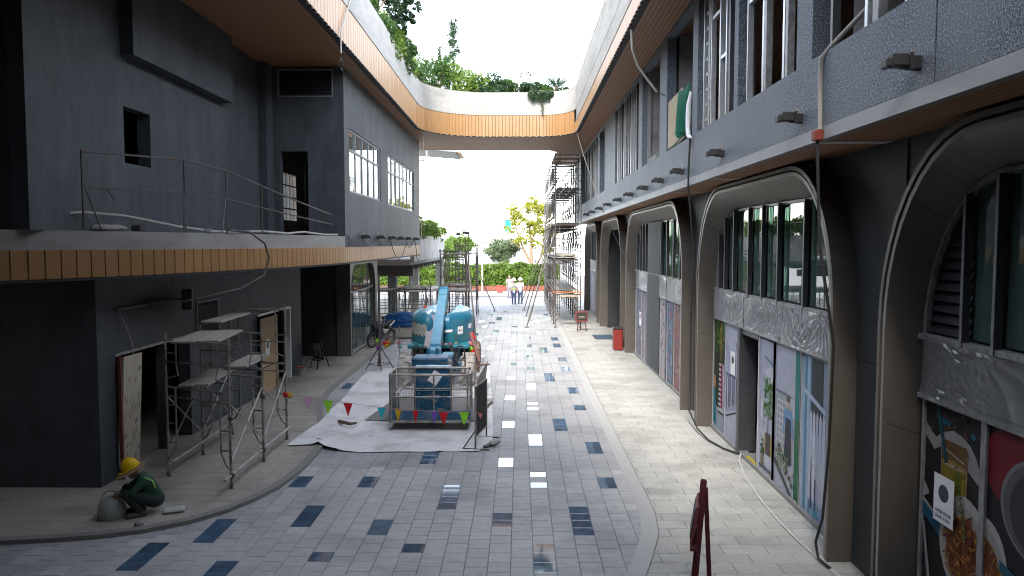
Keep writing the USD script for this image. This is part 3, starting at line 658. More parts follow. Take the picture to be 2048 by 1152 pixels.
# ---- roof deck round the street opening, with the bridge at the far end
dk = thing('roof_deck', 'roof terrace deck with concrete parapet and orange slatted fascia ringing the street opening', 'roof')
HX0, HX1, HY0, HY1 = -4.3, 2.45, -2.5, 34.4
hole = sbox(HX0, HY0, HX1, HY1)
far_corner = hole.buffer(-2.9).buffer(2.9, quad_segs=12); right_c = hole.buffer(-1.7).buffer(1.7, quad_segs=10)
near_left = Polygon([(-6, -4), (-6, 15), (-4.3, 14.5), (-4.1, 12.6), (-3.6, 10.6), (-2.7, 8.6), (-1.6, 6.4), (-.6, 4.2), (.2, 2.0), (.6, -1), (.6, -4)])
hole = unary_union([far_corner, right_c.intersection(sbox(-1, 0, 10, 50))]).difference(near_left).buffer(.01).buffer(-.01)
outer = unary_union([sbox(-13, -9, 3.4, 39.5), sbox(2.0, -9, 12, 47.5)]).buffer(1.2).buffer(-2.4).buffer(1.2)
ZD = 9.1
mb = MB(); mb.poly(outer.difference(hole.buffer(.16)), .06, lambda p: p + [0, 0, ZD]); part('soffit', mb, 'soffit_slats', dk)
mb = MB(); mb.poly(outer.buffer(-.05).difference(hole.buffer(.2)), 1.3, lambda p: p + [0, 0, ZD + .062]); part('deck_slab', mb, 'concrete_grey', dk)
pts = list(hole.exterior.coords)
ln = LineString(pts); N = 400
hl = np.array([ln.interpolate(k / N, normalized=True).coords[0] for k in range(N + 1)])
edge_panels(hl, ZD - .02, ZD + .93, .26, dk, 'orange_panel', t=.035, skip=lambda c: c[1] < 11 or c[1] > 31.2 or c[0] > 2.3)
edge_panels(hl, ZD - .02, ZD + .93, .155, dk, 'orange_panel', t=.035, skip=lambda c: c[1] <= 31.2 or c[0] > 2.38)
edge_panels(hl, ZD - .02, ZD + .40, .30, dk, 'orange_panel', t=.035, skip=lambda c: c[1] < 5 or c[0] <= 2.38)
mb = MB(); mb.b(HX1 - .03, HX1 + .15, -2, HY1 - 1.9, ZD + .405, ZD + .93); part('parapet_lower', mb, 'concrete', dk)
par = hole.buffer(.17).difference(hole.buffer(-.035))
mb = MB(); mb.poly(par, 1.03, lambda p: p + [0, 0, ZD + .935]); part('parapet', mb, 'concrete', dk)
mb = MB(); mb.poly(hole.buffer(.16).difference(hole.buffer(.035)), .1, lambda p: p + [0, 0, ZD - .03]); part('light_channel', mb, 'black_gap', dk)
mb = MB(); L_ = ln.length
for k in range(int(L_ / .3)):
    p = ln.interpolate(k * .3); mb.box((p.x, p.y, ZD - .03), (.05, .05, .03))
part('channel_clips', mb, 'trim_grey', dk, kind='stuff')
oe = outer.exterior
mb = MB(); mb.poly(outer.difference(outer.buffer(-.12)), 1.4, lambda p: p + [0, 0, ZD - .005]); part('outer_fascia', mb, 'orange_panel', dk)
mb = MB(); strip(mb, outer.buffer(-.3).difference(hole.buffer(.35)), ZD + 1.375); part('planting_soil', mb, 'soil', dk)

# building that closes the passage behind
rear = thing('rear_building', 'dark building end with a covered passage behind the viewpoint', 'building')
mb = MB(); mb.b(-13, 12, -9.2, -9.0, 0, 9.1); part('wall', mb, 'dark_render', rear)
mb = MB(); mb.b(-13.2, -13, -9, 12, 0, 9.1); mb.b(12, 12.2, -9, 47, 0, 9.1); part('side_wall', mb, 'dark_render', rear)

# ------------------------------------------------------------------ printed panels in the shopfronts
prints = {}
def ink(c, rough=0.5):
    k = tuple(round(float(x), 3) for x in c)
    if k not in prints:
        prints[k] = f'print_{len(prints):02d}'; mat(prints[k], k, rough, var=0.14, scale=7, spec=0.15)
    return prints[k]
def ell(u, v, a, b, n=14, t=0.0): return Polygon([(u + a * math.cos(q) * math.cos(t) - b * math.sin(q) * math.sin(t), v + a * math.cos(q) * math.sin(t) + b * math.sin(q) * math.cos(t)) for q in np.arange(n) * 2 * math.pi / n])
def rc(u0, u1, v0, v1): return sbox(u0, v0, u1, v1)
def pg(*p): return Polygon(p)
class Poster:
    """a printed sheet on the right shopfronts; u runs from its far (left) to its near (right) edge in metres, v upwards"""
    def __init__(self, y0, y1, z0, z1, base, parent=None, x=None):
        self.w, self.h, self.y1, self.z0 = y1 - y0, z1 - z0, y1, z0
        self.x = GX - .012 if x is None else x; self.k = 0; self.clip = sbox(0, 0, self.w, self.h); self.lay = {}
        mb = MB(); mb.b(self.x, self.x + .03, y0, y1, z0, z1); self.o = part('printed_panel', mb, ink(np.array(base) * .8), parent or rb)
    def s(self, c, *polys):
        self.k += 1; off = .0008 * self.k
        for p in polys:
            p = p.buffer(0).intersection(self.clip)
            for g in (getattr(p, 'geoms', None) or [p]):
                if g.geom_type != 'Polygon' or g.is_empty: continue
                v, f = trimesh.creation.triangulate_polygon(g, engine='earcut')
                self.lay.setdefault(ink(np.array(c) * .8), MB()).add(np.column_stack([np.full(len(v), self.x - off), self.y1 - v[:, 0], self.z0 + v[:, 1]]), f)
        return self
    def done(self):
        for m, mb in self.lay.items(): part('print_area', mb, m, self.o)
def rails(y0, y1, z0=.07, z1=2.51, m='aluminium'):
    mb = MB(); mb.b(GX - .04, GX + .03, y0 - .022, y0 + .022, z0, z1); mb.b(GX - .04, GX + .03, y1 - .022, y1 + .022, z0, z1); part('panel_rail', mb, m, rb)
def notice(parent, x, y, z, w, h, text=('OPENING', 'SOON')):
    """paper notice with a dark round seal and two lines of text"""
    mb = MB(); mb.b(x - .003, x, y - w / 2, y + w / 2, z - h / 2, z + h / 2); o = part('paper_notice', mb, 'paper', parent)
    mb = MB(); mb.poly(ell(0, h * .14, w * .25, w * .25, 24), .002, lambda p: np.column_stack([x - .003 - p[:, 2], y - p[:, 0], z + p[:, 1]])); part('seal', mb, 'ink', o)
    return o
r2 = random.Random(21)
def leaves_print(P, cs, u0, u1, v0, v1, n, s):
    for k in range(n):
        P.s(cs[k % len(cs)], ell(r2.uniform(u0, u1), r2.uniform(v0, v1), r2.uniform(.5, 1) * s, s * .35, 6, r2.uniform(0, 3))); P.k -= 1
    P.k += 1
H_ = 2.43
# clothing-shop print, five panels
P = Poster(15.97, 16.9, .07, 2.5, (0.035, 0.045, 0.03))
leaves_print(P, [(0.05, 0.16, 0.02), (0.10, 0.25, 0.03), (0.22, 0.30, 0.05)], .05, .85, 1.75, 2.4, 70, .09)
P.s((0.28, 0.17, 0.04), rc(.52, .6, 1.45, 2.4)).s((0.42, 0.45, 0.55), rc(.62, 1, 0, 1.5)).s((0.30, 0.34, 0.42), pg((0, 0), (.95, 0), (.95, .35), (0, .55)))
P.s((0.55, 0.53, 0.52), pg((.42, .45), (.62, .4), (.6, 1.5), (.45, 1.5))).s((0.28, 0.02, 0.05), pg((.62, .55), (.75, .5), (.72, 1.45), (.62, 1.5)))
for k in range(9): P.s((0.02, 0.02, 0.03), rc(.43, .61, .5 + k * .11, .55 + k * .11)); P.k -= 1
P.k += 1; P.s((0.02, 0.17, 0.22), pg((0, .1), (.3, .05), (.2, .75), (0, 1.3))).s((0.45, 0.22, 0.10), ell(.12, 1.02, .1, .16)).s((0.02, 0.02, 0.025), rc(.4, .93, .38, .42), rc(.35, .9, 1.5, 1.54)).done(); rails(15.95, 16.92)
P = Poster(14.92, 15.93, .07, 2.5, (0.36, 0.39, 0.52))
P.s((0.46, 0.48, 0.60), pg((0, 2.43), (1.01, 2.43), (1.01, 1.9), (.6, 1.7), (0, 2.1))).s((0.30, 0.32, 0.43), pg((0, .7), (1.01, .95), (1.01, 0), (0, 0))).s((0.40, 0.42, 0.53), pg((0, .5), (1.01, .8), (1.01, 0), (0, 0)))
for k in range(13):
    u = .06 + k * .07; P.s([(0.04, 0.05, 0.09), (0.5, 0.53, 0.6), (0.06, 0.07, 0.12), (0.16, 0.19, 0.28)][k % 4], pg((u, .62 + k * .02), (u + .055, .62 + k * .02), (u + .045, 1.35), (u + .012, 1.35))); P.k -= 1
P.k += 1; P.s((0.03, 0.03, 0.05), rc(.02, 1.0, 1.36, 1.38), pg((.05, .42), (1, .7), (1, .74), (.05, .46))).s((0.05, 0.05, 0.08), pg((.7, 2.1), (.72, 2.12), (.98, 1.7), (.96, 1.68)))
notice(P.o, P.x - .012, 15.38, 1.72, .32, .48); P.done(); rails(14.9, 15.94)
# open doorway: dark metal jambs and the shop behind
mb = MB(); mb.b(GX - .09, GX + .25, 14.72, 14.86, .05, 2.52); mb.b(GX - .05, GX + .1, 13.7, 14.72, 2.42, 2.5); part('door_jamb', mb, 'mullion_dark', rb)
mb = MB(); mb.b(GX + .7, GX + .78, 13.4, 14.95, 0, 2.5); di = part('door_inner_wall', mb, ink((0.16, 0.17, 0.23)), rb)
P = Poster(13.55, 14.9, .07, 2.45, (0.14, 0.15, 0.20), x=GX + .68)
P.s((0.10, 0.11, 0.15), rc(0, 1.4, 0, .95)).s((0.025, 0.03, 0.035), rc(0, 1.35, .93, .97), rc(0, 1.35, 1.86, 1.9)).s((0.05, 0.06, 0.075), rc(.25, 1.1, .97, 1.25)).s((0.17, 0.07, 0.065), ell(.75, .42, .14, .1)).s((0.04, 0.045, 0.06), rc(.2, 1.2, .02, .2))
leaves_print(P, [(0.02, 0.05, 0.02), (0.04, 0.08, 0.03)], .5, 1.1, .95, 1.6, 40, .08); P.done()
mb = MB(); mb.b(GX - .05, GX + .0, 13.75, 14.3, .071, .086); part('door_track', mb, ink((0.5, 0.36, 0.02)), rb)
P = Poster(12.88, 13.66, .07, 2.47, (0.42, 0.44, 0.56))
P.s((0.50, 0.52, 0.62), rc(0, .8, 0, .75)).s((0.12, 0.20, 0.30), pg((.25, 2.13), (.7, 2.02), (.7, 1.97), (.25, 2.08))).s((0.55, 0.57, 0.64), ell(.62, 1.75, .36, .2)).s((0.36, 0.26, 0.08), rc(.3, .8, .35, .72)).s((0.30, 0.32, 0.40), pg((.0, 1.75), (.8, 1.35), (.8, 1.33), (.0, 1.73)))
P.s((0.12, 0.08, 0.05), rc(.47, .51, .65, 1.3)).s((0.05, 0.045, 0.05), rc(.38, .62, .35, .75))
leaves_print(P, [(0.05, 0.22, 0.03), (0.09, 0.32, 0.05), (0.16, 0.40, 0.09)], .25, .72, 1.0, 1.75, 110, .06)
leaves_print(P, [(0.06, 0.16, 0.05), (0.12, 0.22, 0.09)], .1, .3, .25, .6, 26, .06)
P.s((0.55, 0.56, 0.62), pg((.1, .7), (.2, .7), (.24, 1.35), (.1, 1.3))).s((0.22, 0.17, 0.11), ell(.22, .2, .1, .12)).s((0.06, 0.06, 0.07), *[rc(.06 + .07 * k, .11 + .07 * k, .05, .11) for k in range(9)]).done(); rails(12.86, 13.68)
P = Poster(11.64, 12.84, .07, 2.49, (0.44, 0.46, 0.56))
P.s((0.52, 0.53, 0.60), rc(.1, 1, 1.3, 1.6)).s((0.33, 0.39, 0.40), ell(.4, 1.42, .4, .22)).s((0.015, 0.13, 0.06), rc(.94, 1.2, 0, 2.42)).s((0.01, 0.20, 0.18), rc(.94, 1.2, 1.3, 2.42)).s((0.17, 0.18, 0.24), ell(.4, 1.62, .45, .03))
P.s((0.30, 0.32, 0.38), rc(.12, .8, .62, 1.45))
for k in range(6): P.s((0.62, 0.63, 0.66), rc(.12 + k * .13, .145 + k * .13, .5, 1.5)); P.k -= 1
for k in range(9): P.s((0.62, 0.63, 0.66), rc(.12, .8, .55 + k * .115, .575 + k * .115)); P.k -= 1
P.k += 2; P.s((0.55, 0.40, 0.32), ell(.66, 1.5, .07, .1)).s((0.10, 0.09, 0.09), ell(.66, 1.57, .09, .06)).s((0.16, 0.30, 0.52), pg((.5, 1.4), (.82, 1.4), (.92, .98), (.84, .95), (.8, 1.15), (.53, 1.15), (.48, .95), (.42, 1.0))).s((0.02, 0.025, 0.05), pg((.55, 1.25), (.78, 1.25), (.84, .5), (.5, .5))).s((0.50, 0.36, 0.28), rc(.84, .88, .72, .96))
P.s((0.06, 0.06, 0.06), pg((0, .5), (.9, 0), (.75, 0), (0, .38)))
for k in range(34): u = r2.uniform(.1, .92); P.s([(0.42, 0.40, 0.36), (0.52, 0.50, 0.46), (0.30, 0.29, 0.27)][k % 3], ell(u, max(.06, .58 - u * .52) + r2.uniform(0, .3), .06, .04, 8)); P.k -= 1
P.k += 1; leaves_print(P, [(0.06, 0.17, 0.03), (0.10, 0.25, 0.05)], .2, .7, .3, .65, 30, .05); P.done(); rails(11.62, 12.86)
P = Poster(10.38, 11.6, .07, 2.49, (0.24, 0.32, 0.46))
P.s((0.03, 0.035, 0.045), rc(.35, .8, 1.3, 2.4)).s((0.36, 0.48, 0.62), rc(0, .35, 0, 2.42)).s((0.10, 0.24, 0.36), rc(.1, .2, 0, 2.42), rc(.3, .36, 0, 2.42)).s((0.45, 0.53, 0.66), pg((0, 1.93), (.9, 1.7), (.9, 1.62), (0, 1.85)))
for k in range(7):
    u = .3 + k * .12; P.s([(0.52, 0.55, 0.66), (0.60, 0.62, 0.70), (0.42, 0.46, 0.60)][k % 3], pg((u, .25 + .05 * (k % 3)), (u + .14, .2), (u + .11, 1.55), (u + .05, 1.62), (u + .02, 1.5))); P.k -= 1
P.k += 1; P.s((0.04, 0.06, 0.10), pg((.38, .1), (.45, .12), (.43, .9), (.4, .9)), rc(.55, .6, .1, .6)).s((0.10, 0.34, 0.44), rc(.5, .7, .02, .12)).done(); rails(10.36, 11.61)
# cafe print of the nearest arch: drink with a straw, plate of food, dark ground
def up(polys, d): 
    from shapely import affinity
    return [affinity.translate(p, 0, d) for p in polys]
P = Poster(7.06, 8.06, .07, 2.5, (0.018, 0.017, 0.018)); U = .42
for k in range(34): P.s([(0.10, 0.03, 0.02), (0.07, 0.045, 0.05), (0.03, 0.045, 0.06), (0.14, 0.06, 0.03)][k % 4], ell(r2.uniform(.05, .85), r2.uniform(2.15, 2.42), r2.uniform(.015, .05), .018, 8, r2.uniform(0, 2))); P.k -= 1
P.k += 1
P.s((0.33, 0.31, 0.30), *up([pg((0, 1.78), (.12, 1.70), (.2, 1.66), (.35, 1.75), (.5, 1.80), (.65, 1.78), (.8, 1.72), (.9, 1.62), (.97, 1.5), (.97, 1.36), (.85, 1.42), (.7, 1.5), (.55, 1.56), (.4, 1.6), (.28, 1.58), (.18, 1.52), (0, 1.64))], U)).s((0.02, 0.11, 0.17), ell(.34, 2.28, .12, .035), ell(.84, 2.24, .04, .035))
P.s((0.15, 0.08, 0.03), *up([pg((.30, 1.62), (.34, 1.68), (.74, 1.68), (.78, 1.62), (.76, .9), (.70, .82), (.40, .82), (.34, .9))], U)).s((0.22, 0.17, 0.02), *up([pg((.315, 1.42), (.775, 1.42), (.755, .92), (.70, .84), (.40, .84), (.345, .92))], U)).s((0.27, 0.215, 0.03), *up([pg((.36, 1.38), (.52, 1.38), (.52, .88), (.40, .86))], U))
P.s((0.34, 0.20, 0.06), *up([ell(.545, 1.44, .225, .05, 20)], U)).s((0.42, 0.38, 0.32), *up([pg((.34, 1.6), (.72, 1.52), (.72, 1.505), (.34, 1.585)), rc(.315, .323, .9, 1.6), rc(.755, .762, .9, 1.6), ell(.545, 1.435, .18, .012, 16)], U)).s((0.34, 0.25, 0.04), *up([rc(.68, .73, .95, 1.35)], U))
P.s((0.015, 0.06, 0.08), *up([pg((.20, 2.0), (.26, 2.0), (.44, 1.45), (.38, 1.43))], U)).s((0.03, 0.11, 0.14), *up([pg((.21, 2.0), (.228, 2.0), (.405, 1.45), (.39, 1.45))], U)).s((0.19, 0.20, 0.19), *up([ell(.5, .76, .26, .15, 20)], U)).s((0.09, 0.09, 0.08), *up([ell(.5, .77, .17, .09, 18)], U))
for k in range(22): P.s([(0.26, 0.26, 0.25), (0.07, 0.07, 0.06)][k % 2], ell(r2.uniform(.32, .68), r2.uniform(1.09, 1.27), .022, .014, 6, r2.uniform(0, 3))); P.k -= 1
P.k += 1
P.s((0.02, 0.10, 0.17), *up([pg((0, .92), (.3, .80), (.6, .64), (.97, .56), (.97, .46), (.6, .5), (.3, .65), (0, .78))], U)).s((0.38, 0.37, 0.36), *up([pg((0, .96), (.3, .84), (.6, .69), (.97, .60), (.97, .57), (.6, .65), (.3, .80), (0, .92)), pg((0, .7), (.05, .68), (.2, .05), (.14, .05)), pg((.0, 1.15), (.12, 1.05), (.12, 1.02), (.0, .95))], U))
def food(P, u, v, ru, rv, n):
    P.s((0.44, 0.42, 0.39), ell(u, v, ru, rv, 28)).s((0.36, 0.34, 0.31), ell(u, v - rv * .05, ru * .86, rv * .84, 28)).s((0.14, 0.045, 0.015), ell(u, v - rv * .1, ru * .7, rv * .66, 20))
    for k in range(n):
        a, q = r2.uniform(0, 6.3), r2.uniform(0, 1) ** .5; P.s([(0.24, 0.05, 0.015), (0.38, 0.15, 0.02), (0.12, 0.03, 0.015), (0.44, 0.24, 0.05), (0.30, 0.09, 0.02)][k % 5], ell(u + ru * .8 * q * math.cos(a), v + rv * .75 * q * math.sin(a) - .02, r2.uniform(.03, .08), .010, 6, r2.uniform(.2, 2.9)))
        if k % 12: P.k -= 1
food(P, .76, 1.10, .42, .52, 150)
for k in range(24): P.s([(0.06, 0.14, 0.03), (0.12, 0.22, 0.06)][k % 2], ell(.80 - k * .008, 1.22 + k * .03, .045, .008, 6, (.6, 2.2)[k % 2])); P.k -= 1
P.k += 1; nt = notice(P.o, P.x - .05, 7.60, 1.55, .36, .5); P.done(); rails(7.04, 8.08, m='film_wrapped')
for tx_, th_, tz_ in (('OPEN SOON', .035, 1.40), ('10:00-22:00', .03, 1.345)):
    mb = MB(); t = meshkit.text_mesh(tx_, th_); v = np.asarray(t.vertices); mb.add(np.column_stack([P.x - .0535 - v[:, 2], 7.74 - v[:, 0], tz_ + v[:, 1]]), t.faces); part('lettering', mb, 'ink', P.o)
P = Poster(5.2, 7.0, .07, 2.5, (0.014, 0.014, 0.016))
P.s((0.16, 0.012, 0.02), ell(.35, 2.1, .4, .36, 28)).s((0.20, 0.20, 0.21), ell(.72, 1.8, .5, .46, 36)).s((0.11, 0.11, 0.115), ell(.73, 1.79, .47, .43, 36)).s((0.045, 0.045, 0.05), ell(.75, 1.77, .40, .37, 36))
food(P, .0, 1.08, .36, .46, 70); P.s((0.02, 0.10, 0.16), pg((.25, 1.22), (1.8, .85), (1.8, .75), (.25, 1.12))); P.done(); rails(5.2, 7.0, m='film_wrapped')
# food-stall prints of the third arch and the farthest arch: many small coloured shapes
def busy(y0, y1, base, cols, n, seed, s=.16):
    P = Poster(y0, y1, .07, 2.48, base); q = random.Random(seed)
    for k in range(n):
        u, v = q.uniform(0, P.w), q.uniform(0.05, 2.35); a = q.uniform(.3, 1) * s
        P.s(cols[q.randrange(len(cols))], [ell(u, v, a * .6, a * .4, 10, q.uniform(0, 3)), pg((u, v), (u + a * .3, v + a), (u + a * .5, v + a * .9), (u + a * .3, v - a * .2)), rc(u, u + a * .3, v, v + a * 1.5)][q.randrange(3)]); P.k = 1 + k // 25
    P.done(); rails(y0 - .01, y1 + .01); return P
CC = [(0.30, 0.33, 0.42), (0.45, 0.45, 0.47), (0.05, 0.06, 0.10), (0.40, 0.07, 0.06), (0.10, 0.22, 0.40), (0.42, 0.26, 0.18), (0.16, 0.17, 0.22), (0.25, 0.08, 0.14)]
Pn = busy(26.98, 28.3, (0.22, 0.23, 0.28), CC, 150, 3); notice(Pn.o, Pn.x - .012, 27.3, 1.45, .4, .5); busy(26.3, 26.95, (0.25, 0.24, 0.27), CC, 90, 4); busy(25.65, 26.27, (0.2, 0.2, 0.25), CC, 90, 5)
busy(22.45, 23.35, (0.40, 0.40, 0.44), CC, 120, 6); busy(21.35, 22.3, (0.10, 0.16, 0.26), CC + [(0.08, 0.40, 0.55)], 140, 7); busy(20.4, 21.3, (0.25, 0.12, 0.11), CC, 120, 8); busy(19.2, 20.36, (0.25, 0.22, 0.21), CC, 100, 9)
mb = MB(); mb.b(GX - .06, GX - .02, 22.3, 22.45, .07, 2.5); mb.b(GX - .06, GX - .02, 21.3, 21.36, .07, 2.5); part('door_post', mb, 'mullion_dark', rb)
for k, (y0, y1) in enumerate(((44.4, 46.6), (43.05, 44.35), (40.6, 41.8), (39.8, 40.55))): busy(y0, y1, [(0.42, 0.45, 0.52), (0.38, 0.26, 0.25)][k % 2], CC + [(0.5, 0.52, 0.55)] * 4, 90, 30 + k, .25)

# ------------------------------------------------------------------ wall lamps, cables, boxes on the buildings
lamp0 = None
LAMPY = [6.6, 9.3, 12.8, 15.9, 18.1, 20.4, 23.0, 25.6, 28.6, 31.6, 34.8, 37.6]
def make_lamp(loc, side, label, group):
    s = side
    t = thing('wall_lamp', label, 'wall lamp', loc, 0, group)
    mb = MB(); mb.rbox((-.18 * s, 0, .02), (.15, .12, .11), .012); mb.rbox((-.28 * s, 0, -.005), (.06, .135, .09), .018); part('lamp_housing', mb, 'black_plastic', t)
    mb = MB(); mb.b(-.07 * s, -.16 * s, -.03, .03, -.05, -.03); mb.b(-.1 * s, -.07 * s, -.05, .05, -.05, .085); part('bracket', mb, 'black_plastic', t)
    mb = MB(); mb.rbox((-.035 * s, 0, .0), (.08, .09, .12), .01); part('mount', mb, 'black_plastic', t)
    mb = MB(); mb.tube((-.05 * s, .02, .06), (-.05 * s, .02, .13), .018, 6); part('junction_box', mb, 'steel_pale', t)
    return t
ORD = ['nearest', 'second nearest', 'third nearest', 'fourth nearest', 'fifth nearest', 'sixth nearest', 'seventh nearest', 'eighth nearest', 'ninth nearest', 'tenth nearest', 'second farthest', 'farthest']
for k, y in enumerate(LAMPY):
    lab = f'black box wall lamp on the right building, {ORD[k]} of its row'
    if k == 0: lamp0 = make_lamp((TX, y, 5.76), 1, lab, 'wall lamps on the right building')
    else: copy(lamp0, (TX, y, 5.76 - .003 * y), 0, lab)
lampl = None
for k, y in enumerate((23.0, 25.5, 27.8, 29.75, 31.7, 34.2)):
    lab = f'small black wall lamp above the orange band on the left, {["nearest", "second nearest", "third nearest", "fourth nearest", "second farthest", "farthest"][k]} of its row'
    if k == 0: lampl = make_lamp((UX, y, 4.40), -1, lab, 'wall lamps on the left building')
    else: copy(lampl, (UX, y, 4.40), 0, lab)
def sag(a, b, d, n=14):
    a, b = np.asarray(a, float), np.asarray(b, float); t = np.linspace(0, 1, n)[:, None]
    p = a + (b - a) * t; p[:, 2] -= d * 4 * (t * (1 - t))[:, 0]; return p
def wob(p, s, seed):
    p = np.asarray(p, float); return p + (np.stack([meshkit.noise(p * 1.7 + 9 * k, seed + k) for k in range(3)], 1) - .5) * s
def cable(name, pts, r, m, label, cat='cable', dense=1):
    return whole(name, MB().path(pts, r, 6), m, label, cat, smooth=True)
c = [(UX + .02, 21.0, 4.35)]; pts = []
for a, b_, d in (((UX + .05, 20.95, 4.42), (UX + .06, 23.0, 4.33), .2), ((UX + .06, 23.0, 4.33), (UX + .06, 25.5, 4.33), .22), ((UX + .06, 25.5, 4.33), (UX + .06, 27.8, 4.33), .2)): pts += list(sag(a, b_, d))
cable('lamp_cable', pts, .017, 'cable_black', 'black cable looping between the three nearest wall lamps of the left building')
cable('lamp_cable', list(sag((UX + .07, 27.8, 4.33), (UX + .07, 31.7, 4.33), .75)), .014, 'cable_black', 'thin black cable hanging in a deep loop over the orange band on the left')
cable('lamp_cable', list(sag((UX + .07, 31.7, 4.33), (UX + .07, 33.6, 4.30), .3)) , .014, 'cable_black', 'short dark cable looped between the two farthest lamps on the left')
cable('lamp_cable', wob([(UX + .07, 34.2, 4.36)] + [(UX + .09, 34.3 + .2 * k, 4.2 - k * .2) for k in range(18)], .12, 4), .014, 'cable_black', 'dark cable dropping from the farthest left wall lamp past the orange band')
p = [(3.2, 9.95, 7.5), (3.30, 9.75, 6.95), (3.36, 9.05, 6.55), (TX - .03, 8.72, 6.33), (TX - .035, 8.66, 6.1), (TX - .035, 8.64, 5.8), (TX - .035, 8.62, 5.52)]
pw = np.array([(3.9, 7.4, 7.0), (3.66, 8.05, 6.68), (TX + .02, 8.55, 6.40), (TX - .03, 8.67, 6.3), (TX - .03, 8.68, 6.1), (TX - .03, 8.66, 5.8), (TX - .03, 8.64, 5.5)])
cable('white_conduit', pw, .028, 'cable_pale', 'pale conduit hanging over the right upper sill down to a red junction box', 'conduit')
jb = thing('junction_box', 'red-brown junction box at the foot of the pale conduit on the right ledge', 'junction box', (TX - .06, 8.64, 5.43))
part('box_body', MB().rbox((0, 0, 0), (.1, .13, .12), .012), ink((0.20, 0.045, 0.03)), jb); part('gland', MB().tube((0, 0, -.06), (0, 0, -.13), .02, 8), 'black_plastic', jb)
cable('power_cable', [(TX - .06, 8.64, 5.3), (TX + .0, 8.66, 4.2), (TX + .25, 8.8, 3.0), (3.98, 9.5, 1.6), (3.97, 9.62, .6), (3.92, 9.7, .25), (3.93, 9.62, .06), (4.0, 9.4, .025)], .02, 'cable_black', 'black cable running down the near arch from the red junction box to the pavement')
cable('power_cable', [(TX - .03, 15.2, 6.4), (TX - .05, 15.22, 5.8), (TX - .05, 15.25, 5.4), (3.7, 15.9, 4.0), (3.95, 17.2, 2.5), (3.97, 17.25, .9), (3.9, 17.0, .35), (3.92, 16.3, .12), (4.0, 15.6, .04), (4.15, 15.0, .03), (4.33, 14.62, .04), (4.38, 14.6, .06)], .02, 'cable_black', 'black cable from the upper floor sill to the open shop doorway on the right')
cable('white_hose', wob([(4.36, 14.55, .06), (4.2, 14.1, .025), (4.05, 13.2, .02), (3.95, 12.2, .02), (3.9, 11.2, .02), (3.92, 10.3, .02), (3.98, 9.5, .02), (4.08, 8.8, .02), (4.2, 8.2, .02)], .03, 8), .018, 'hose_white', 'white hose lying along the pavement in front of the clothing shop prints', 'hose')
ph = thing('hanging_pipe', 'pale plastic pipe slung from the right roof edge down to the upper floor', 'pipe', (2.52, 17.2, 9.05))
q = np.array([(2.52, 17.2, 9.05), (2.6, 17.6, 8.7), (2.8, 18.0, 8.4), (3.05, 18.2, 8.15), (3.3, 18.25, 7.85)]) - [2.52, 17.2, 9.05]
part('pipe', MB().path(q, .03, 8), 'cable_pale', ph, smooth=True); part('cord', MB().path(np.array([(3.3, 18.25, 7.85), (3.6, 17.9, 7.6), (4.2, 17.2, 7.2)]) - [2.52, 17.2, 9.05], .012, 5), 'cable_black', ph)
cable('slack_cord', sag((2.5, 33.0, 9.0), (TX - .02, 31.2, 5.7), .15), .012, 'cable_pale', 'thin pale cord running from the far right roof edge to the wall lamps')
cable('slack_cord', [(TX - .05, 31.2, 5.7), (TX, 30.5, 5.3), (3.9, 29.6, 4.2), (4.1, 27.2, 3.3)], .012, 'cable_black', 'thin dark cord crossing the second shop arch below the lamps')
cable('slack_cord', [(-4.22, 20.2, 11.0), (-4.24, 19.0, 10.3), (-4.24, 18.0, 9.3)] + [(-4.24, 17.9, 9.2 - .1 * k) for k in range(6)], .02, 'cable_pale', 'white cord hanging from the left roof parapet to a coil of wire')
tt = np.linspace(0, 14, 60); cable('wire_coil', np.column_stack([-4.24 + .02 * np.sin(tt * 3), 17.9 + (.13 + .03 * np.sin(tt * 1.7)) * np.cos(tt), 8.45 + .15 * np.sin(tt)]), .008, 'cable_black', 'small coil of wire hanging below the left roof edge', 'wire')
cable('slack_cord', [(-4.28, 33.2, 9.9), (-4.28, 33.2, 8.0), (-4.3, 33.2, 6.2), (-4.5, 33.8, 4.2)], .016, 'cable_pale', 'white cord hanging down at the corner where the left building meets the bridge')
mat('orange_rust', (0.35, 0.20, 0.10), 0.8)
cable('balcony_hose', wob([(-8.3, 10.4, 4.46), (-7.7, 11.0, 4.6), (-7.0, 11.9, 4.68), (-6.75, 12.7, 4.66), (-6.3, 13.7, 4.52), (-6.0, 14.6, 4.44), (-5.8, 15.3, 4.44), (-5.6, 16.2, 4.46), (-5.4, 17.3, 4.43), (-5.3, 18.2, 4.46), (-5.15, 19.6, 4.44), (-5.05, 20.6, 4.44)], .06, 3), .026, 'cable_pale', 'pale hose lying along the edge of the left balcony', 'hose')
cable('balcony_hose', [(-5.72, 14.6, 4.46), (-5.45, 15.0, 4.43), (-5.25, 15.3, 4.2), (-5.2, 15.4, 3.9), (-5.28, 15.3, 3.55), (-5.6, 14.9, 3.3), (-6.4, 14.2, 3.1), (-6.95, 13.8, 3.05)], .022, 'steel_dark', 'dark hose hanging in a bow over the orange edge of the left balcony', 'hose')
rub = thing('rubble_bag', 'pale crumpled sack and rubble at the near end of the left balcony', 'sack', (-6.75, 12.1, ZT)); 
rr = trimesh.creation.icosphere(2, 1); v = np.asarray(rr.vertices) * [.18, .45, .06]; v += (meshkit.noise(np.asarray(rr.vertices) * 3, 5)[:, None] - .5) * .08; part('sack', MB().add(v + [0, .1, .05], rr.faces), 'concrete', rub); part('block', MB().rbox((.15, .75, .06), (.16, .2, .12), .02), 'black_rubber', rub)
whole('rubble_block', MB().rbox((-5.95, 14.2, ZT + .04), (.12, .3, .08), .015, a=.3), 'concrete', 'small pale block lying on the edge of the left balcony', 'block')
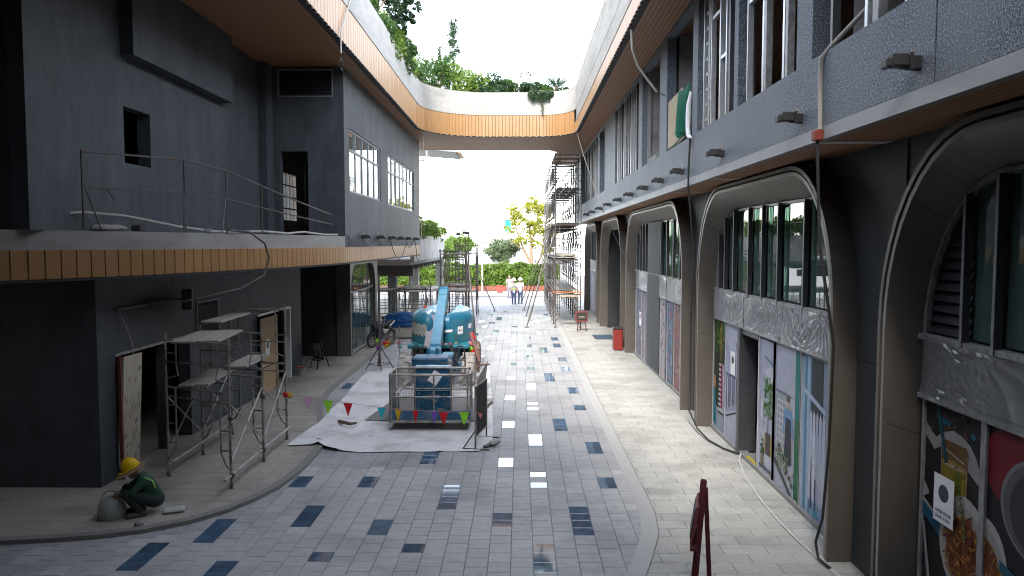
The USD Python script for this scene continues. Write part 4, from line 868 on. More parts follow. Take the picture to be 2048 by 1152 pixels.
# balcony guard of thin bent steel
gr = thing('balcony_railing', 'makeshift thin steel railing with wavy rails along the left balcony', 'railing')
RP = [(-6.3, 10.75 + .25), (-6.22, 13.9), (-5.95, 15.2), (-5.7, 16.4), (-5.35, 20.6)]
tops = [5.53, 5.76, 5.76, 5.5, 5.15]
RP = [(-6.55, 11.15), (-6.05, 13.45), (-5.75, 14.6), (-5.5, 15.9), (-5.2, 18.0), (-5.1, 20.2)]
rt_ = [5.58, 5.70, 5.62, 5.42, 5.15, 4.98]
part('top_rail', MB().path(smooth3 := np.array([(*p, z) for p, z in zip(RP, rt_)]), .018, 6), 'steel_dark', gr)
part('mid_rail', MB().path(np.array([(*p, ZT + (z - ZT) * .55) for p, z in zip(RP, rt_)]), .014, 6), 'steel_dark', gr)
for (x, y), z in zip(RP[:4], rt_): part('post', MB().tube((x, y, ZT), (x, y, z + .02), .018, 6), 'steel_dark', gr)
for i, dx in ((0, .3), (1, -.3), (2, -.5)): x, y = RP[i]; part('brace', MB().tube((x, y, ZT + .75), (x + .1, y + dx, ZT), .012, 6), 'steel_dark', gr)
part('loose_bar', MB().path([(RP[0][0], RP[0][1], 5.05), (RP[0][0] - .1, RP[0][1] + .8, 5.1), (RP[0][0] - .05, RP[0][1] + 1.0, 4.9)], .01, 5), 'steel_dark', gr)
# fittings on the left ground-floor wall
sp = thing('wall_speaker', 'black rectangular speaker tilted on the left ground floor wall', 'speaker', (WX, 15.3, 3.05)); part('case', MB().rbox((.22, 0, 0), (.2, .3, .42), .02, a=.35), 'black_plastic', sp); part('arm', MB().tube((0, 0, 0), (.15, 0, 0), .02, 6), 'steel_dark', sp)
cable('wall_pipe', wob([(WX + .06, 12.85, 3.06), (WX + .07, 13.6, 3.05), (WX + .08, 14.4, 3.07), (WX + .07, 15.2, 3.05)], .04, 6), .03, 'steel_dark', 'dark pipe run along the left wall below the balcony edge', 'pipe')
cable('wall_cable', wob([(WX + .05, 13.0, 3.0), (WX + .09, 13.15, 2.6), (WX + .08, 13.25, 2.3), (WX + .1, 13.3, 2.0)], .12, 12), .01, 'cable_pale', 'loose pale wire dangling from the pipe on the left wall', 'wire')
tt = np.linspace(0, 13, 40); cable('wall_cable', np.column_stack([np.full(40, WX + .1), 14.0 + .2 * np.cos(tt) + .02 * tt, 3.1 + .1 * np.sin(tt) - .01 * tt]), .013, 'cable_black', 'coiled black cable on the pipe of the left wall')
pl = thing('plywood_board', 'pale plywood board with dark flecks leaning over the near doorway on the left', 'board', (WX + .12, 13.15, LZ)); part('sheet', MB().box((0, 0, 1.08), (.03, .62, 2.15), R=np.array([[1, 0, .05], [0, 1, 0], [-.05, 0, 1]])), 'plywood_pale', pl); part('edge_batten', MB().box((.0, -.34, 1.08), (.05, .05, 2.15)), ink((0.12, 0.04, 0.03)), pl)
q = MB()
for k in range(26): yy, zz = r2.uniform(-.26, .26), r2.uniform(.12, 2.0); q.box((.022 + .05 * (zz - 1.08), yy, zz), (.004, .012, .09), R=np.array([[1, 0, .05], [0, .9, .43], [-.05, -.43, .9]]))
part('printed_flecks', q, ink((0.12, 0.10, 0.08)), pl)
pl = thing('plywood_board', 'warm brown plywood board with a white notice closing the far doorway on the left', 'board', (WX + .08, 20.66, LZ)); part('sheet', MB().rbox((0, 0, 1.42), (.03, 1.4, 1.36), .005), 'plywood', pl); part('sheet', MB().rbox((0, 0, .36), (.032, 1.4, .7), .005), 'plywood', pl)
n_ = part('notice', MB().rbox((.02, -.2, 1.25), (.004, .32, .46), .001), 'paper', pl); q = MB(); q.poly(ell(0, 0, .08, .1, 16), .002, lambda p: np.column_stack([.023 + p[:, 2], -.2 + p[:, 0], 1.32 + p[:, 1]])); part('seal', q, 'ink', n_)
bk = thing('paint_bucket', 'pale bucket standing at the foot of the far left door frame', 'bucket', (-6.85, 23.05, LZ)); part('pail', MB().lathe([(.0, 0.01), (.11, 0.0), (.14, .3), (.13, .3), (.1, .02)], 18), 'concrete', bk, smooth=40); part('rim', MB().lathe([(.135, .27), (.15, .28), (.15, .31), (.135, .31)], 18), ink((0.3, 0.05, 0.04)), bk)
gs = thing('safety_sheet', 'green safety net draped over a tan board in the right upper window opening', 'net', (TX + .02, 16.6, 6.37))
part('board', MB().add([(.0, 1.15, .02), (.0, 1.15, 1.12), (.01, .4, 1.16), (.02, -.3, 1.2), (.02, -.75, .1), (-.02, -.2, .02)], [[0, 1, 2], [0, 2, 3], [0, 3, 4], [0, 4, 5]]), ink((0.30, 0.25, 0.16)), gs)
leafmat('green_net', (0.03, 0.17, 0.11), (0.04, 0.20, 0.13), .4)
P_ = []
for i in range(22):
    u = i / 21
    for j in range(12):
        t = j / 11; top = np.array([-.02, -.05 - 1.2 * u, 1.17 - .08 * math.sin(u * math.pi)]); bot = np.array([-.06, -.15 - .62 * u, .14 + .05 * math.sin(u * 14)])
        P_.append(top + (bot - top) * t ** 1.2 + [-.05 * math.sin(u * 26 + t) * (.2 + t), 0, 0])
part('net', MB().add(P_, [[i * 12 + j, (i + 1) * 12 + j, (i + 1) * 12 + j + 1, i * 12 + j + 1] for i in range(21) for j in range(11)]), 'green_net', gs)
part('net_hem', MB().path([(-.02, 1.15, .03), (-.03, .2, .04), (-.04, -.5, .1), (-.05, -1.2, .25)], .015, 6), 'green_net', gs)
rp_ = np.array([(TX - .02, 15.25, 7.25), (TX - .05, 15.3, 7.0), (TX - .05, 15.32, 6.75), (TX - .06, 15.28, 6.5), (TX - .08, 15.15, 6.36), (TX - .05, 15.0, 6.3)])
cable('rope_hank', rp_, [.03, .05, .055, .05, .045, .02], 'paper', 'white twisted rope hanging on the pier of the right upper floor', 'rope')

# ------------------------------------------------------------------ scaffolds
def V(*a): return np.array(a, float)
def frame_parts(mb, A, B, z0, h, r=.025, ladder=False, n=6):
    """one welded scaffold frame between the feet A and B (x, y); inner hoops on both sides"""
    A, B = V(*A), V(*B)
    pt = lambda t, z: (*(A + (B - A) * t), z0 + z)
    for t in (0, 1): mb.tube(pt(t, 0), pt(t, h), r, n)
    w = np.linalg.norm(B - A); q = .22 / w
    mb.tube(pt(0, h * .94), pt(1, h * .94), r * .9, n); mb.tube(pt(0, h * .84), pt(1, h * .84), r * .7, n)
    for t0, s in ((0, 1), (1, -1)):
        mb.path([pt(t0 + s * q, h * .94), pt(t0 + s * q, h * .5), pt(t0 + s * q, h * .33), pt(t0 + s * q * .5, h * .22), pt(t0, h * .17)], r * .75, n)
        for z in (.36, .56, .75): mb.tube(pt(t0, h * z), pt(t0 + s * q, h * z), r * .6, 5)
    return mb
def plank(mb, p0, p1, w, t=.04): return mb.bar(p0, p1, w, t)
# near scaffold beside the left wall
FR = [((-4.88, 12.33), (-6.25, 12.98)), ((-4.87, 13.9), (-6.22, 14.35)), ((-4.93, 15.5), (-6.25, 15.9))]
sc = thing('scaffold', 'grey tubular frame scaffold with plank decks standing before the left wall', 'scaffold', (-5.5, 14, LZ))
O = V(5.5, -14, 0)
sh = lambda p: (p[0] + 5.5, p[1] - 14)
for k, (a, b_) in enumerate(FR):
    for z0, h in ((0.02, 1.7), (1.72, .85 if k < 2 else 1.15)):
        mb = MB()
        if z0 < 1: frame_parts(mb, sh(a), sh(b_), z0, h)
        else:
            A, B = V(*sh(a)), V(*sh(b_)); P2 = lambda t, z: (*(A + (B - A) * t), z)
            for t in (0, 1): mb.tube(P2(t, z0), P2(t, z0 + h), .021, 6)
            mb.tube(P2(0, z0 + h - .12), P2(1, z0 + h - .12), .02, 6); mb.tube(P2(0, z0 + .35), P2(1, z0 + .35), .014, 6)
            for t in (.17, .83): mb.path([P2(t, z0 + h - .12), P2(t, z0 + .3), P2(t * .9 + .05, z0 + .12), P2(round(t), z0 + .04)], .015, 6)
            for t in (0, .83): mb.tube(P2(t, z0 + .5), P2(t + .17, z0 + .5), .013, 5)
        part('frame', mb, 'steel', sc)
    for t in (0, 1):
        A = V(*sh(a)) * (1 - t) + V(*sh(b_)) * t; part('foot', MB().lathe([(.0, 0), (.045, .0), (.045, .012), (.028, .02), (.028, .09), (0, .09)], 10, (A[0], A[1], 0)), 'steel_dark', sc)
for k in (0, 1):
    for side in (0, 1):
        A, B = sh(FR[k][side]), sh(FR[k + 1][side])
        for z0, z1 in ((.45, 1.45), (1.45, .45)): part('cross_brace', MB().tube((*A, z0), (*B, z1), .013, 6), 'steel_pale', sc)
part('ledger', MB().tube((.62, -1.95, .22), (.6, 1.6, .24), .024, 8), 'steel_pale', sc); part('ledger', MB().tube((-.72, -1.1, .24), (-.7, 1.9, .3), .024, 8), 'steel_pale', sc)
for k, (x, y, z) in enumerate(((.62, -1.65, .22), (.62, -.1, .23), (.62, -1.66, 1.2), (.63, -.1, 1.25))): part('coupler', MB().rbox((x + .01, y, z), (.09, .07, .08), .015), 'steel_dark', sc)
def deck(x0, x1, y0, y1, z, label, a=0.0, n=2):
    t = thing('scaffold_plank', label, 'planks', ((x0 + x1) / 2, (y0 + y1) / 2, z), a)
    w = (x1 - x0) / n
    for k in range(n): part('plank', MB().rbox((-(x1 - x0) / 2 + w * (k + .5), (.04 * k), .02), (w - .012, y1 - y0, .036), .004), 'plank', t)
    return t
deck(-6.05, -5.25, 12.55, 14.2, LZ + 2.44, 'worn planks lying on top of the near scaffold frames', .12)
deck(-6.15, -5.75, 14.1, 15.95, LZ + 2.62, 'single long plank on the far top end of the near scaffold', .06, 1)
deck(-5.95, -5.45, 12.6, 14.3, LZ + 1.68, 'worn planks at mid height of the near scaffold, nearer end', .1)
deck(-5.75, -5.3, 14.15, 15.7, LZ + 1.74, 'worn planks at mid height of the near scaffold, farther end', .05)

# big scaffold at the far right
S = thing('scaffold', 'tall multi-storey scaffold of ladder frames at the far end of the right building', 'scaffold', (2.38, 37, 0))
LIFT, BAY = 1.72, 1.85
for k in range(10):
    for L in range(5):
        mb = MB(); x0, x1 = -.63, .63
        frame_parts(mb, (x0, k * BAY), (x1, k * BAY), .05 + L * LIFT, LIFT, .028, n=5); part('frame', mb, 'steel_dark', S)
for k in range(9):
    for L in range(5):
        if (k * 3 + L) % 4 == 0: continue
        for x in (-.63, .63):
            mb = MB(); z = .05 + L * LIFT
            mb.tube((x, k * BAY, z + .3), (x, (k + 1) * BAY, z + LIFT - .2), .014, 5); mb.tube((x, k * BAY, z + LIFT - .2), (x, (k + 1) * BAY, z + .3), .014, 5); part('cross_brace', mb, 'steel_dark', S)
for L in range(1, 6):
    for x in (-.63, .63): part('ledger', MB().tube((x, 0, L * LIFT + .02), (x, 9 * BAY, L * LIFT + .02), .026, 6), 'steel_dark', S)
for L, ks in ((1, (0, 1, 2, 3, 4, 5, 6)), (2, (0, 1, 2)), (3, (0, 1, 2, 3)), (4, (0, 1, 2, 3, 4))):
    for k in ks:
        if L == 1 and k == 0: continue
        for j in (-.38, .0, .38): part('plank', MB().rbox((j, (k + .5) * BAY, L * LIFT + .06), (.34, BAY - .04, .045), .005), 'plank' if L < 3 else 'steel_dark', S)
for k in range(10):
    for x in (-.63, .63): part('base_plate', MB().b(x - .08, x + .08, k * BAY - .08, k * BAY + .08, 0.001, .02).tube((x, k * BAY, .02), (x, k * BAY, .12), .016, 6), 'steel_dark', S)
mb = MB().rbox((0, 1.2, 1.15), (1.26, .25, .04), .004); part('rail_board', MB().tube((-.8, 0, 1.78), (.7, 0, 1.78), .028, 6), ink((0.42, 0.16, 0.06)), S)
mb = MB().rbox((.1, .4, 1.58), (1.1, .8, .05), .006); part('plank', mb, ink((0.42, 0.33, 0.24)), S, label='pale low plank of the far scaffold')
sk = thing('cloth_bundle', 'dirty folded cloth bundle lying on a deck of the far right scaffold', 'bundle', (2.3, 37.6, 2 * LIFT + .085)); rr = trimesh.creation.icosphere(2, 1); v = np.asarray(rr.vertices); v = v * [.5, .35, .1] + (meshkit.noise(v * 3, 4)[:, None] - .5) * .12 + [0, 0, .08]; part('cloth', MB().add(v, rr.faces), 'plank', sk, smooth=True); part('roll', MB().tube((-.5, .1, .12), (-.1, .2, .13), .09, 9), 'concrete', sk)
# leaning props
def prop(p0, p1, label, group=None, m='steel_dark'):
    p0, p1 = V(*p0), V(*p1); t = thing('steel_prop', label, 'prop', p0, 0, group); d = p1 - p0
    part('outer_tube', MB().tube((0, 0, .02), d * .62, .03, 8), m, t); part('inner_tube', MB().tube(d * .6, d, .022, 8), 'steel', t); part('base_plate', MB().b(-.12, .12, -.12, .12, .001, .014), m, t); part('collar', MB().tube(d * .59, d * .63, .04, 8), m, t)
    return t
prop((.33, 37.1, 0), (1.72, 37.6, 4.7), 'long steel prop leaning on the far right scaffold, nearest of its row')
prop((.36, 43.0, 0), (1.72, 43.4, 4.8), 'long steel prop leaning on the far right scaffold, second of its row')
prop((.25, 46.9, 0), (1.72, 47.2, 4.9), 'long steel prop leaning on the far right scaffold, third of its row')
prop((.11, 52.0, 0), (1.72, 51.6, 4.9), 'long steel prop leaning on the far right scaffold, farthest of its row')
prop((.55, 40.5, 0.0), (1.72, 40.8, 5.3), 'thin pale prop leaning steeply on the far right scaffold', m='steel')
prop((-1.56, 46.2, 0), (-2.75, 45.6, 3.0), 'single dark prop leaning on the middle scaffold tower')

# scaffold towers in the middle distance
def tower(name, label, x0, x1, y0, y1, lifts, lh, m, wheels=False, seed=0, decks=(1,)):
    T = thing(name, label, 'scaffold', ((x0 + x1) / 2, (y0 + y1) / 2, 0)); X, Y = (x1 - x0) / 2, (y1 - y0) / 2; zb = .2 if wheels else .03
    for s in (-1, 1):
        for L in range(lifts):
            mb = MB(); z = zb + L * lh
            mb.tube((-X, s * Y, z), (-X, s * Y, z + lh), .034, 6); mb.tube((X, s * Y, z), (X, s * Y, z + lh), .034, 6)
            for k in range(5 if wheels else 3): mb.tube((-X, s * Y, z + lh * (k + .6) / (5 if wheels else 3)), (X if not wheels or k % 2 else -X + .42, s * Y, z + lh * (k + .6) / (5 if wheels else 3)), .016, 5)
            if wheels: mb.tube((-X + .42, s * Y, z), (-X + .42, s * Y, z + lh), .018, 5)
            else:
                for q in (-.7, .7): mb.path([(q * X, s * Y, z + lh * .85), (q * X, s * Y, z + lh * .3), (np.sign(q) * X, s * Y, z + lh * .15)], .016, 5)
            part('frame', mb, m, T)
    for L in range(lifts):
        for x in (-X, X): part('cross_brace', MB().tube((x, -Y, zb + L * lh + .2), (x, Y, zb + (L + 1) * lh - .2), .013, 5).tube((x, Y, zb + L * lh + .2), (x, -Y, zb + (L + 1) * lh - .2), .013, 5), m, T)
    for L in range(1, lifts + 1):
        for s in (-1, 1): part('ledger', MB().tube((s * X, -Y, zb + L * lh - .1), (s * X, Y, zb + L * lh - .1), .024, 5).tube((-X - .1, s * Y, zb + L * lh - .1), (X + .1, s * Y, zb + L * lh - .1), .026, 5), m, T)
    for L in decks:
        for j in (-.5, .5): part('plank', MB().rbox((j * X, 0, zb + L * lh * .98), (X * .96, 2 * Y, .045), .005), 'plank', T)
    for x in (-X, X):
        for y in (-Y, Y):
            if wheels:
                part('castor', MB().lathe([(.05, -.03), (.1, -.025), (.1, .025), (.05, .03)], 14, (x + .03, y, .1), R=np.array([[0, 0, 1], [0, 1, 0], [-1, 0, 0]])).b(x - .03, x + .02, y - .03, y + .03, .1, .2), 'black_rubber', T)
            else: part('foot', MB().b(x - .06, x + .06, y - .06, y + .06, 0, .03), m, T)
    return T
tower('scaffold', 'rusty scaffold tower behind the blue lift, nearer one with two deck levels', -4.35, -2.95, 40.6, 42.6, 2, 1.93, 'steel_dark', decks=(1, 1.9))
tower('scaffold', 'slim rolling scaffold tower on castors beside the open street end', -3.75, -2.55, 43.4, 45.0, 2, 2.0, 'steel_dark', True, decks=(.6, 1.75))
tower('scaffold', 'low scaffold bay under the far balcony, right of the dark column', -6.3, -4.9, 38.6, 40.6, 1, 1.9, 'steel_dark', decks=(1,))
tower('scaffold', 'low scaffold bay under the far balcony, left of the dark column', -8.3, -6.8, 38.6, 40.6, 1, 1.75, 'steel_dark', decks=(1,))
tower('scaffold', 'dark scaffold tower close behind the right hood of the lift', -3.75, -2.7, 37.6, 39.4, 2, 1.85, 'steel_dark', decks=(1,))
fl = thing('floodlight_mast', 'site floodlights on a thin mast above the rolling scaffold tower', 'floodlight', (-3.25, 44.2, 0))
for x, h in ((-.35, 4.75), (0, 4.85), (.2, 4.8)): part('mast', MB().tube((x, 0, 1.0), (x, 0, h), .022, 6), 'steel_dark', fl); part('lamp_head', MB().rbox((x - .06, -.05, h), (.22, .14, .16), .02), 'black_plastic', fl)
lean = thing('leaning_pole', 'dark steel pole leaning across the street side of the blue lift', 'pole', (-1.33, 24.0, 0)); part('pole', MB().tube((0, 0, 0), (-.45, 1.9, 3.4), .03, 8), 'steel_dark', lean); part('foot_plate', MB().b(-.1, .1, -.1, .1, .001, .015), 'steel_dark', lean)

# ------------------------------------------------------------------ white ground sheet with the lift
TP = [px_ground(*p) for p in ((573, 899), (606, 874), (640, 849), (664, 822), (688, 797), (704, 776), (719, 759), (735, 745))] + [(-4.5, 24.8), (-1.05, 25.2), (-.82, 21.0), (-.62, 17.0)] + [px_ground(*p) for p in ((985, 880), (958, 904), (900, 904), (800, 905), (720, 906), (660, 902), (640, 896))]
sheet = Polygon(TP).buffer(0)
gx, gy = np.meshgrid(np.linspace(-5.6, -.3, 74), np.linspace(14.5, 25.4, 120), indexing='ij')
zz = (meshkit.fbm(np.stack([gx * 1.3, gy * .8, 0 * gx], -1), 3, 5) - .45) * .05 + .05 * np.exp(-((gx + 3.95 + .25 * np.sin(gy * 1.4)) / .07) ** 2) * (gy < 17.2)
zz = np.maximum(zz, 0) + .012 + .03 * np.exp(-np.abs((gy - 16.0) - (gx + 3.2) * -.75) / .05) * (gx > -3.4) * (gx < -1.6)
lift_ = np.array([[LZ if left_pave.buffer(.12).contains(Point(x, y)) else 0 for x, y in zip(a, b_)] for a, b_ in zip(gx, gy)])
from scipy.ndimage import gaussian_filter, maximum_filter
zz = zz + gaussian_filter(maximum_filter(lift_, 7), 1.2)
P_ = np.stack([gx, gy, zz], -1); nx_, ny_ = gx.shape; keep = []
for i in range(nx_ - 1):
    for j in range(ny_ - 1):
        if sheet.contains(Point((gx[i, j] + gx[i + 1, j]) / 2, (gy[i, j] + gy[i, j + 1]) / 2)): keep.append([i * ny_ + j, (i + 1) * ny_ + j, (i + 1) * ny_ + j + 1, i * ny_ + j + 1])
# pull rim vertices onto the outline
flat = P_.reshape(-1, 3); used = np.unique(np.array(keep)); ext = sheet.exterior
for u in used:
    p = Point(flat[u, 0], flat[u, 1]); d = ext.distance(p)
    if d < .06:
        q = ext.interpolate(ext.project(p)); flat[u, 0], flat[u, 1] = q.x, q.y
remap = -np.ones(len(flat), int); remap[used] = np.arange(len(used))
whole('ground_sheet', MB().add(flat[used], remap[np.array(keep)]), 'white_sheet', 'large white wrinkled ground sheet spread under the blue boom lift', 'sheet', smooth=True)
def litter(name, pts, r, label, m='steel_dark', cat='rubbish'): return whole(name, MB().path(pts, r, 5), m, label, cat)
litter('wood_scrap', [(-4.2, 17.0, .1), (-4.05, 16.75, .13), (-3.85, 16.7, .1), (-3.75, 16.85, .09)], [.03, .045, .04, .02], 'broken dark wood scrap lying on the left part of the white sheet', 'bark')
litter('steel_offcut', [(-4.3, 15.5, .08), (-4.0, 15.35, .05), (-3.85, 15.42, .04)], .014, 'thin dark steel offcut at the near left corner of the white sheet')
mat('mesh_grey', (0.28, 0.275, 0.26), 0.6, metal=.3, var=.2, scale=9)
def wire_mesh(mb, o, u, v, nu, nv, r=.004):
    """grid of thin square wires over the parallelogram o + a u + b v"""
    o, u, v = V(*o), V(*u), V(*v)
    for k in range(nu + 1): mb.path([o + u * k / nu, o + u * k / nu + v], r, 3, cap=False)
    for k in range(nv + 1): mb.path([o + v * k / nv, o + v * k / nv + u], r, 3, cap=False)
    return mb
wm = thing('wire_mesh_mat', 'grey expanded wire mesh mat lying under the left side of the lift basket', 'mesh mat', (-3.3, 17.8, .03)); part('mesh', wire_mesh(MB(), (-.35, -.5, .02), (2.6, 0, 0), (.35, 2.2, .06), 46, 40, .008), 'mesh_grey', wm); part('mat_sheet', MB().add([(-.35, -.5, .008), (2.25, -.5, .008), (2.6, 1.7, .06), (0, 1.7, .06)], [[0, 1, 2, 3]]), 'steel_dark', wm)
wm = thing('wire_mesh_roll', 'wire mesh panel standing beside the street side wheels of the lift', 'mesh panel', (-1.12, 20.6, .03)); part('mesh', wire_mesh(MB(), (-.05, -1.6, 0), (.12, 2.6, 0), (.1, .0, .72), 46, 14, .007), 'mesh_grey', wm); part('frame', MB().path([(-.05, -1.6, 0), (.05, -1.6, .74), (.17, 1.0, .74), (.07, 1.0, 0)], .018, 6), 'steel', wm)
whole('brown_board', MB().rbox((-1.0, 20.8, .8), (.3, .08, .05), .01, a=.4).bar((-1.15, 21.0, .85), (-1.5, 22.4, 1.5), .08, .04), ink((0.16, 0.08, 0.06)), 'brown slat leaning over the wire mesh panel by the lift', 'slat')

# ------------------------------------------------------------------ boom lift
mat('lift_blue', (0.010, 0.120, 0.195), 0.42, var=0.22, scale=3, coat=.2, stain=(0.05, 0.16, 0.21), sscale=1.8)
mat('lift_sky', (0.07, 0.24, 0.36), 0.45, var=0.15, scale=4, coat=.1, stain=(0.13, 0.28, 0.36), sscale=2.5)
mat('lift_teal', (0.012, 0.15, 0.19), 0.45, var=0.25, scale=5, stain=(0.04, 0.09, 0.10), sscale=2.5)
mat('lift_navy', (0.008, 0.075, 0.15), 0.45, var=0.3, scale=5, stain=(0.10, 0.13, 0.15), sscale=3.5)
mat('tyre_dirty', (0.17, 0.115, 0.085), 0.95, var=0.3, scale=6, bump=.4, bscale=40, stain=(0.26, 0.22, 0.18), sscale=2)
mat('tyre_wrapped', (0.34, 0.31, 0.28), 0.8, var=0.25, scale=5, bump=.3, bscale=18)
mat('dusty_film', (0.33, 0.33, 0.30), 0.5, var=0.35, scale=8, bump=.4, bscale=14)
LX, LY = -2.45, 22.0
bl_ = thing('boom_lift', 'blue articulated boom lift with rounded hoods and a railed basket parked on the white sheet', 'boom lift', (LX, LY, .02))
def lp_(x, y, z): return (x - LX, y - LY, z)
def rounded_block(mb, poly, z0, z1, r, n=5):
    """vertical block over a plan polygon whose upper edge is rounded"""
    lay = [(poly, z0)] + [(poly.buffer(-(r - r * math.cos(a))), z1 - r + r * math.sin(a)) for a in np.linspace(0, math.pi / 2, n)]
    N = 64; rings = []
    for p, z in lay:
        e = p.exterior; e = LineString(list(e.coords)); c0 = poly.centroid
        s0 = e.project(Point(poly.bounds[2] + 1, c0.y))
        e = LineString(list(e.coords)) if Polygon(e.coords).exterior.is_ccw else LineString(list(e.coords)[::-1]); s0 = e.project(Point(poly.bounds[2] + 1, c0.y))
        rings.append(np.array([[*e.interpolate((s0 + e.length * k / N) % e.length).coords[0], z] for k in range(N)]))
    m = len(rings); v = np.vstack(rings); f = [[i * N + k, i * N + (k + 1) % N, (i + 1) * N + (k + 1) % N, (i + 1) * N + k] for i in range(m - 1) for k in range(N)]
    mb.add(v, f); t = rings[-1]; c = t.mean(0); mb.add(np.vstack([t, c]), [[k, (k + 1) % N, N] for k in range(N)]); return mb
ccw = lambda p: Polygon(list(p.exterior.coords)) if p.exterior.is_ccw else Polygon(list(p.exterior.coords)[::-1])
part('chassis', MB().rbox(lp_(-2.45, 23.4, .62), (1.0, 4.4, .42), .05).rbox(lp_(-2.45, 21.9, .55), (1.7, .3, .25), .03).rbox(lp_(-2.45, 24.9, .55), (1.7, .3, .25), .03), 'lift_navy', bl_)
for wx, wy, m in ((-3.38, 21.95, 'tyre_wrapped'), (-1.52, 21.95, 'tyre_wrapped'), (-3.38, 24.7, 'tyre_dirty'), (-1.52, 24.7, 'tyre_dirty')):
    R_ = np.array([[0, 0, 1], [1, 0, 0], [0, 1, 0]])
    mb = MB().lathe([(.2, -.17), (.36, -.2), (.45, -.16), (.465, 0), (.45, .16), (.36, .2), (.2, .17)], 26, lp_(wx, wy, .46), R=R_)
    for k in range(20):
        a = k * 2 * math.pi / 20; c = V(*lp_(wx, wy, .46)) + V((-.085 if k % 2 else .085), math.cos(a) * .47, math.sin(a) * .47)
        mb.box(c, (.19, .055, .05), R=np.array([[1, 0, 0], [0, -math.sin(a), math.cos(a)], [0, math.cos(a), math.sin(a)]]).T)
    w = part('wheel', mb, m, bl_); sgn = 1 if wx > -2.45 else -1
    part('rim', MB().lathe([(0, .15), (.12, .16), (.2, .1), (.22, .13), (.2, -.1)], 18, lp_(wx, wy, .46), R=R_ * [1, 1, 1] if sgn > 0 else R_ @ np.diag([1, 1, -1])), 'lift_sky', w)
part('turntable_ring', MB().lathe([(0, 0), (.62, 0), (.62, .14), (0, .14)], 28, lp_(-2.5, 24.0, .83)), 'black_plastic', bl_)
part('turntable_base', MB().rbox(lp_(-2.5, 24.4, 1.02), (1.9, 3.6, .12), .03), 'lift_teal', bl_)
for nm, x0, x1, cx_ in (('hood', -3.53, -2.68, 'l'), ('hood', -2.36, -1.55, 'r')):
    q = sbox(x0 - LX, 22.7 - LY, x1 - LX, 26.6 - LY)
    big = Point((-2.54) - LX, 24.65 - LY).buffer(1, quad_segs=24); big = Polygon([((x) * 1.0, (y - (24.65 - LY)) * 2.05 + (24.65 - LY)) for x, y in big.exterior.coords])
    q = ccw(q.intersection(big).buffer(-.12).buffer(.12))
    part('hood', rounded_block(MB(), q, 1.42, 2.04, .30, 7), 'lift_blue', bl_)
    part('hood_skirt', rounded_block(MB(), ccw(q.buffer(.012)), 1.06, 1.42, .01, 2), 'lift_teal', bl_)
    part('hood_rim', rounded_block(MB(), ccw(q.buffer(.035)), 1.03, 1.085, .01, 2), 'black_plastic', bl_)
# torn dusty film on the left hood, paper notices on the right one
th = np.linspace(math.radians(186), math.radians(252), 14); v = []
for a in th:
    for j in range(6): v.append([(-2.54 - LX) + 1.02 * math.cos(a), (24.65 - LY) + 2.06 * math.sin(a), 1.33 + .36 * j / 5 + .04 * math.sin(a * 40 + j)])
part('torn_film', MB().add(v, [[i * 6 + j, (i + 1) * 6 + j, (i + 1) * 6 + j + 1, i * 6 + j + 1] for i in range(13) for j in range(5)]), 'dusty_film', bl_)
def on_hood(a0, a1, z0, z1, m, nm, k=1.012):
    v = [[(-2.54 - LX) + k * math.cos(math.radians(a)), (24.65 - LY) + k * 2.05 * math.sin(math.radians(a)), z] for a in np.linspace(a0, a1, 5) for z in (z0, z1)]
    return part(nm, MB().add(v, [[2 * i, 2 * i + 2, 2 * i + 3, 2 * i + 1] for i in range(4)]), m, bl_)
on_hood(307, 318, 1.36, 1.60, 'paper', 'hood_notice'); on_hood(332, 342, 1.47, 1.62, 'paper', 'hood_notice'); on_hood(284, 297, 1.46, 1.54, 'paper', 'hood_sticker')
on_hood(309, 311.5, 1.45, 1.51, ink((0.35, 0.05, 0.05)), 'hood_mark', 1.016); on_hood(312, 316.5, 1.46, 1.49, ink((0.25, 0.28, 0.32)), 'hood_mark', 1.016)
for k, (a, c) in enumerate(((276, (.40, .05, .05)), (283, (.5, .5, .48)), (290, (.40, .12, .16)), (300, (.35, .3, .2)))): on_hood(a, a + 5, 1.09, 1.15, ink(c), 'hazard_strip', 1.055)
# boom, lower arm, head
b0, b1 = V(*lp_(-2.30, 20.1, 1.30)), V(*lp_(-2.66, 25.9, 2.46))
bm = part('boom', MB().bar(b0, b1, .27, .34), 'lift_sky', bl_)
d = (b1 - b0) / np.linalg.norm(b1 - b0); s_ = np.cross(d, [0, 0, 1]); s_ /= np.linalg.norm(s_); u_ = np.cross(s_, d)
part('boom_side_plate', MB().bar(b0 + s_ * .143, b1 + s_ * .143, .012, .26, up=u_), 'lift_teal', bm); part('boom_end_cap', MB().rbox(b1 + u_ * .01, (.34, .16, .42), .04), 'lift_blue', bm)
part('boom_weld', MB().bar(b0 + u_ * .173 + d * 5.1, b0 + u_ * .173 + d * 5.14, .25, .01), 'lift_blue', bm)
part('hydraulic_ram', MB().tube(b0 + d * .3 - u_ * .3, b0 + d * 3.4 - u_ * .34, .06, 10), 'steel', bl_)
part('boom_head', MB().rbox(lp_(-2.30, 19.85, 1.18), (.34, .5, .42), .04), 'lift_sky', bl_); part('boom_head_lug', MB().rbox(lp_(-2.42, 19.55, 1.2), (.07, .34, .5), .03).rbox(lp_(-2.18, 19.55, 1.2), (.07, .34, .5), .03), 'lift_blue', bl_)
part('pivot_pin', MB().tube(lp_(-2.52, 19.5, 1.16), lp_(-2.08, 19.5, 1.16), .05, 12), 'steel', bl_)
part('side_tray', MB().rbox(lp_(-1.98, 20.2, 1.14), (.3, .5, .1), .02), 'lift_sky', bl_)
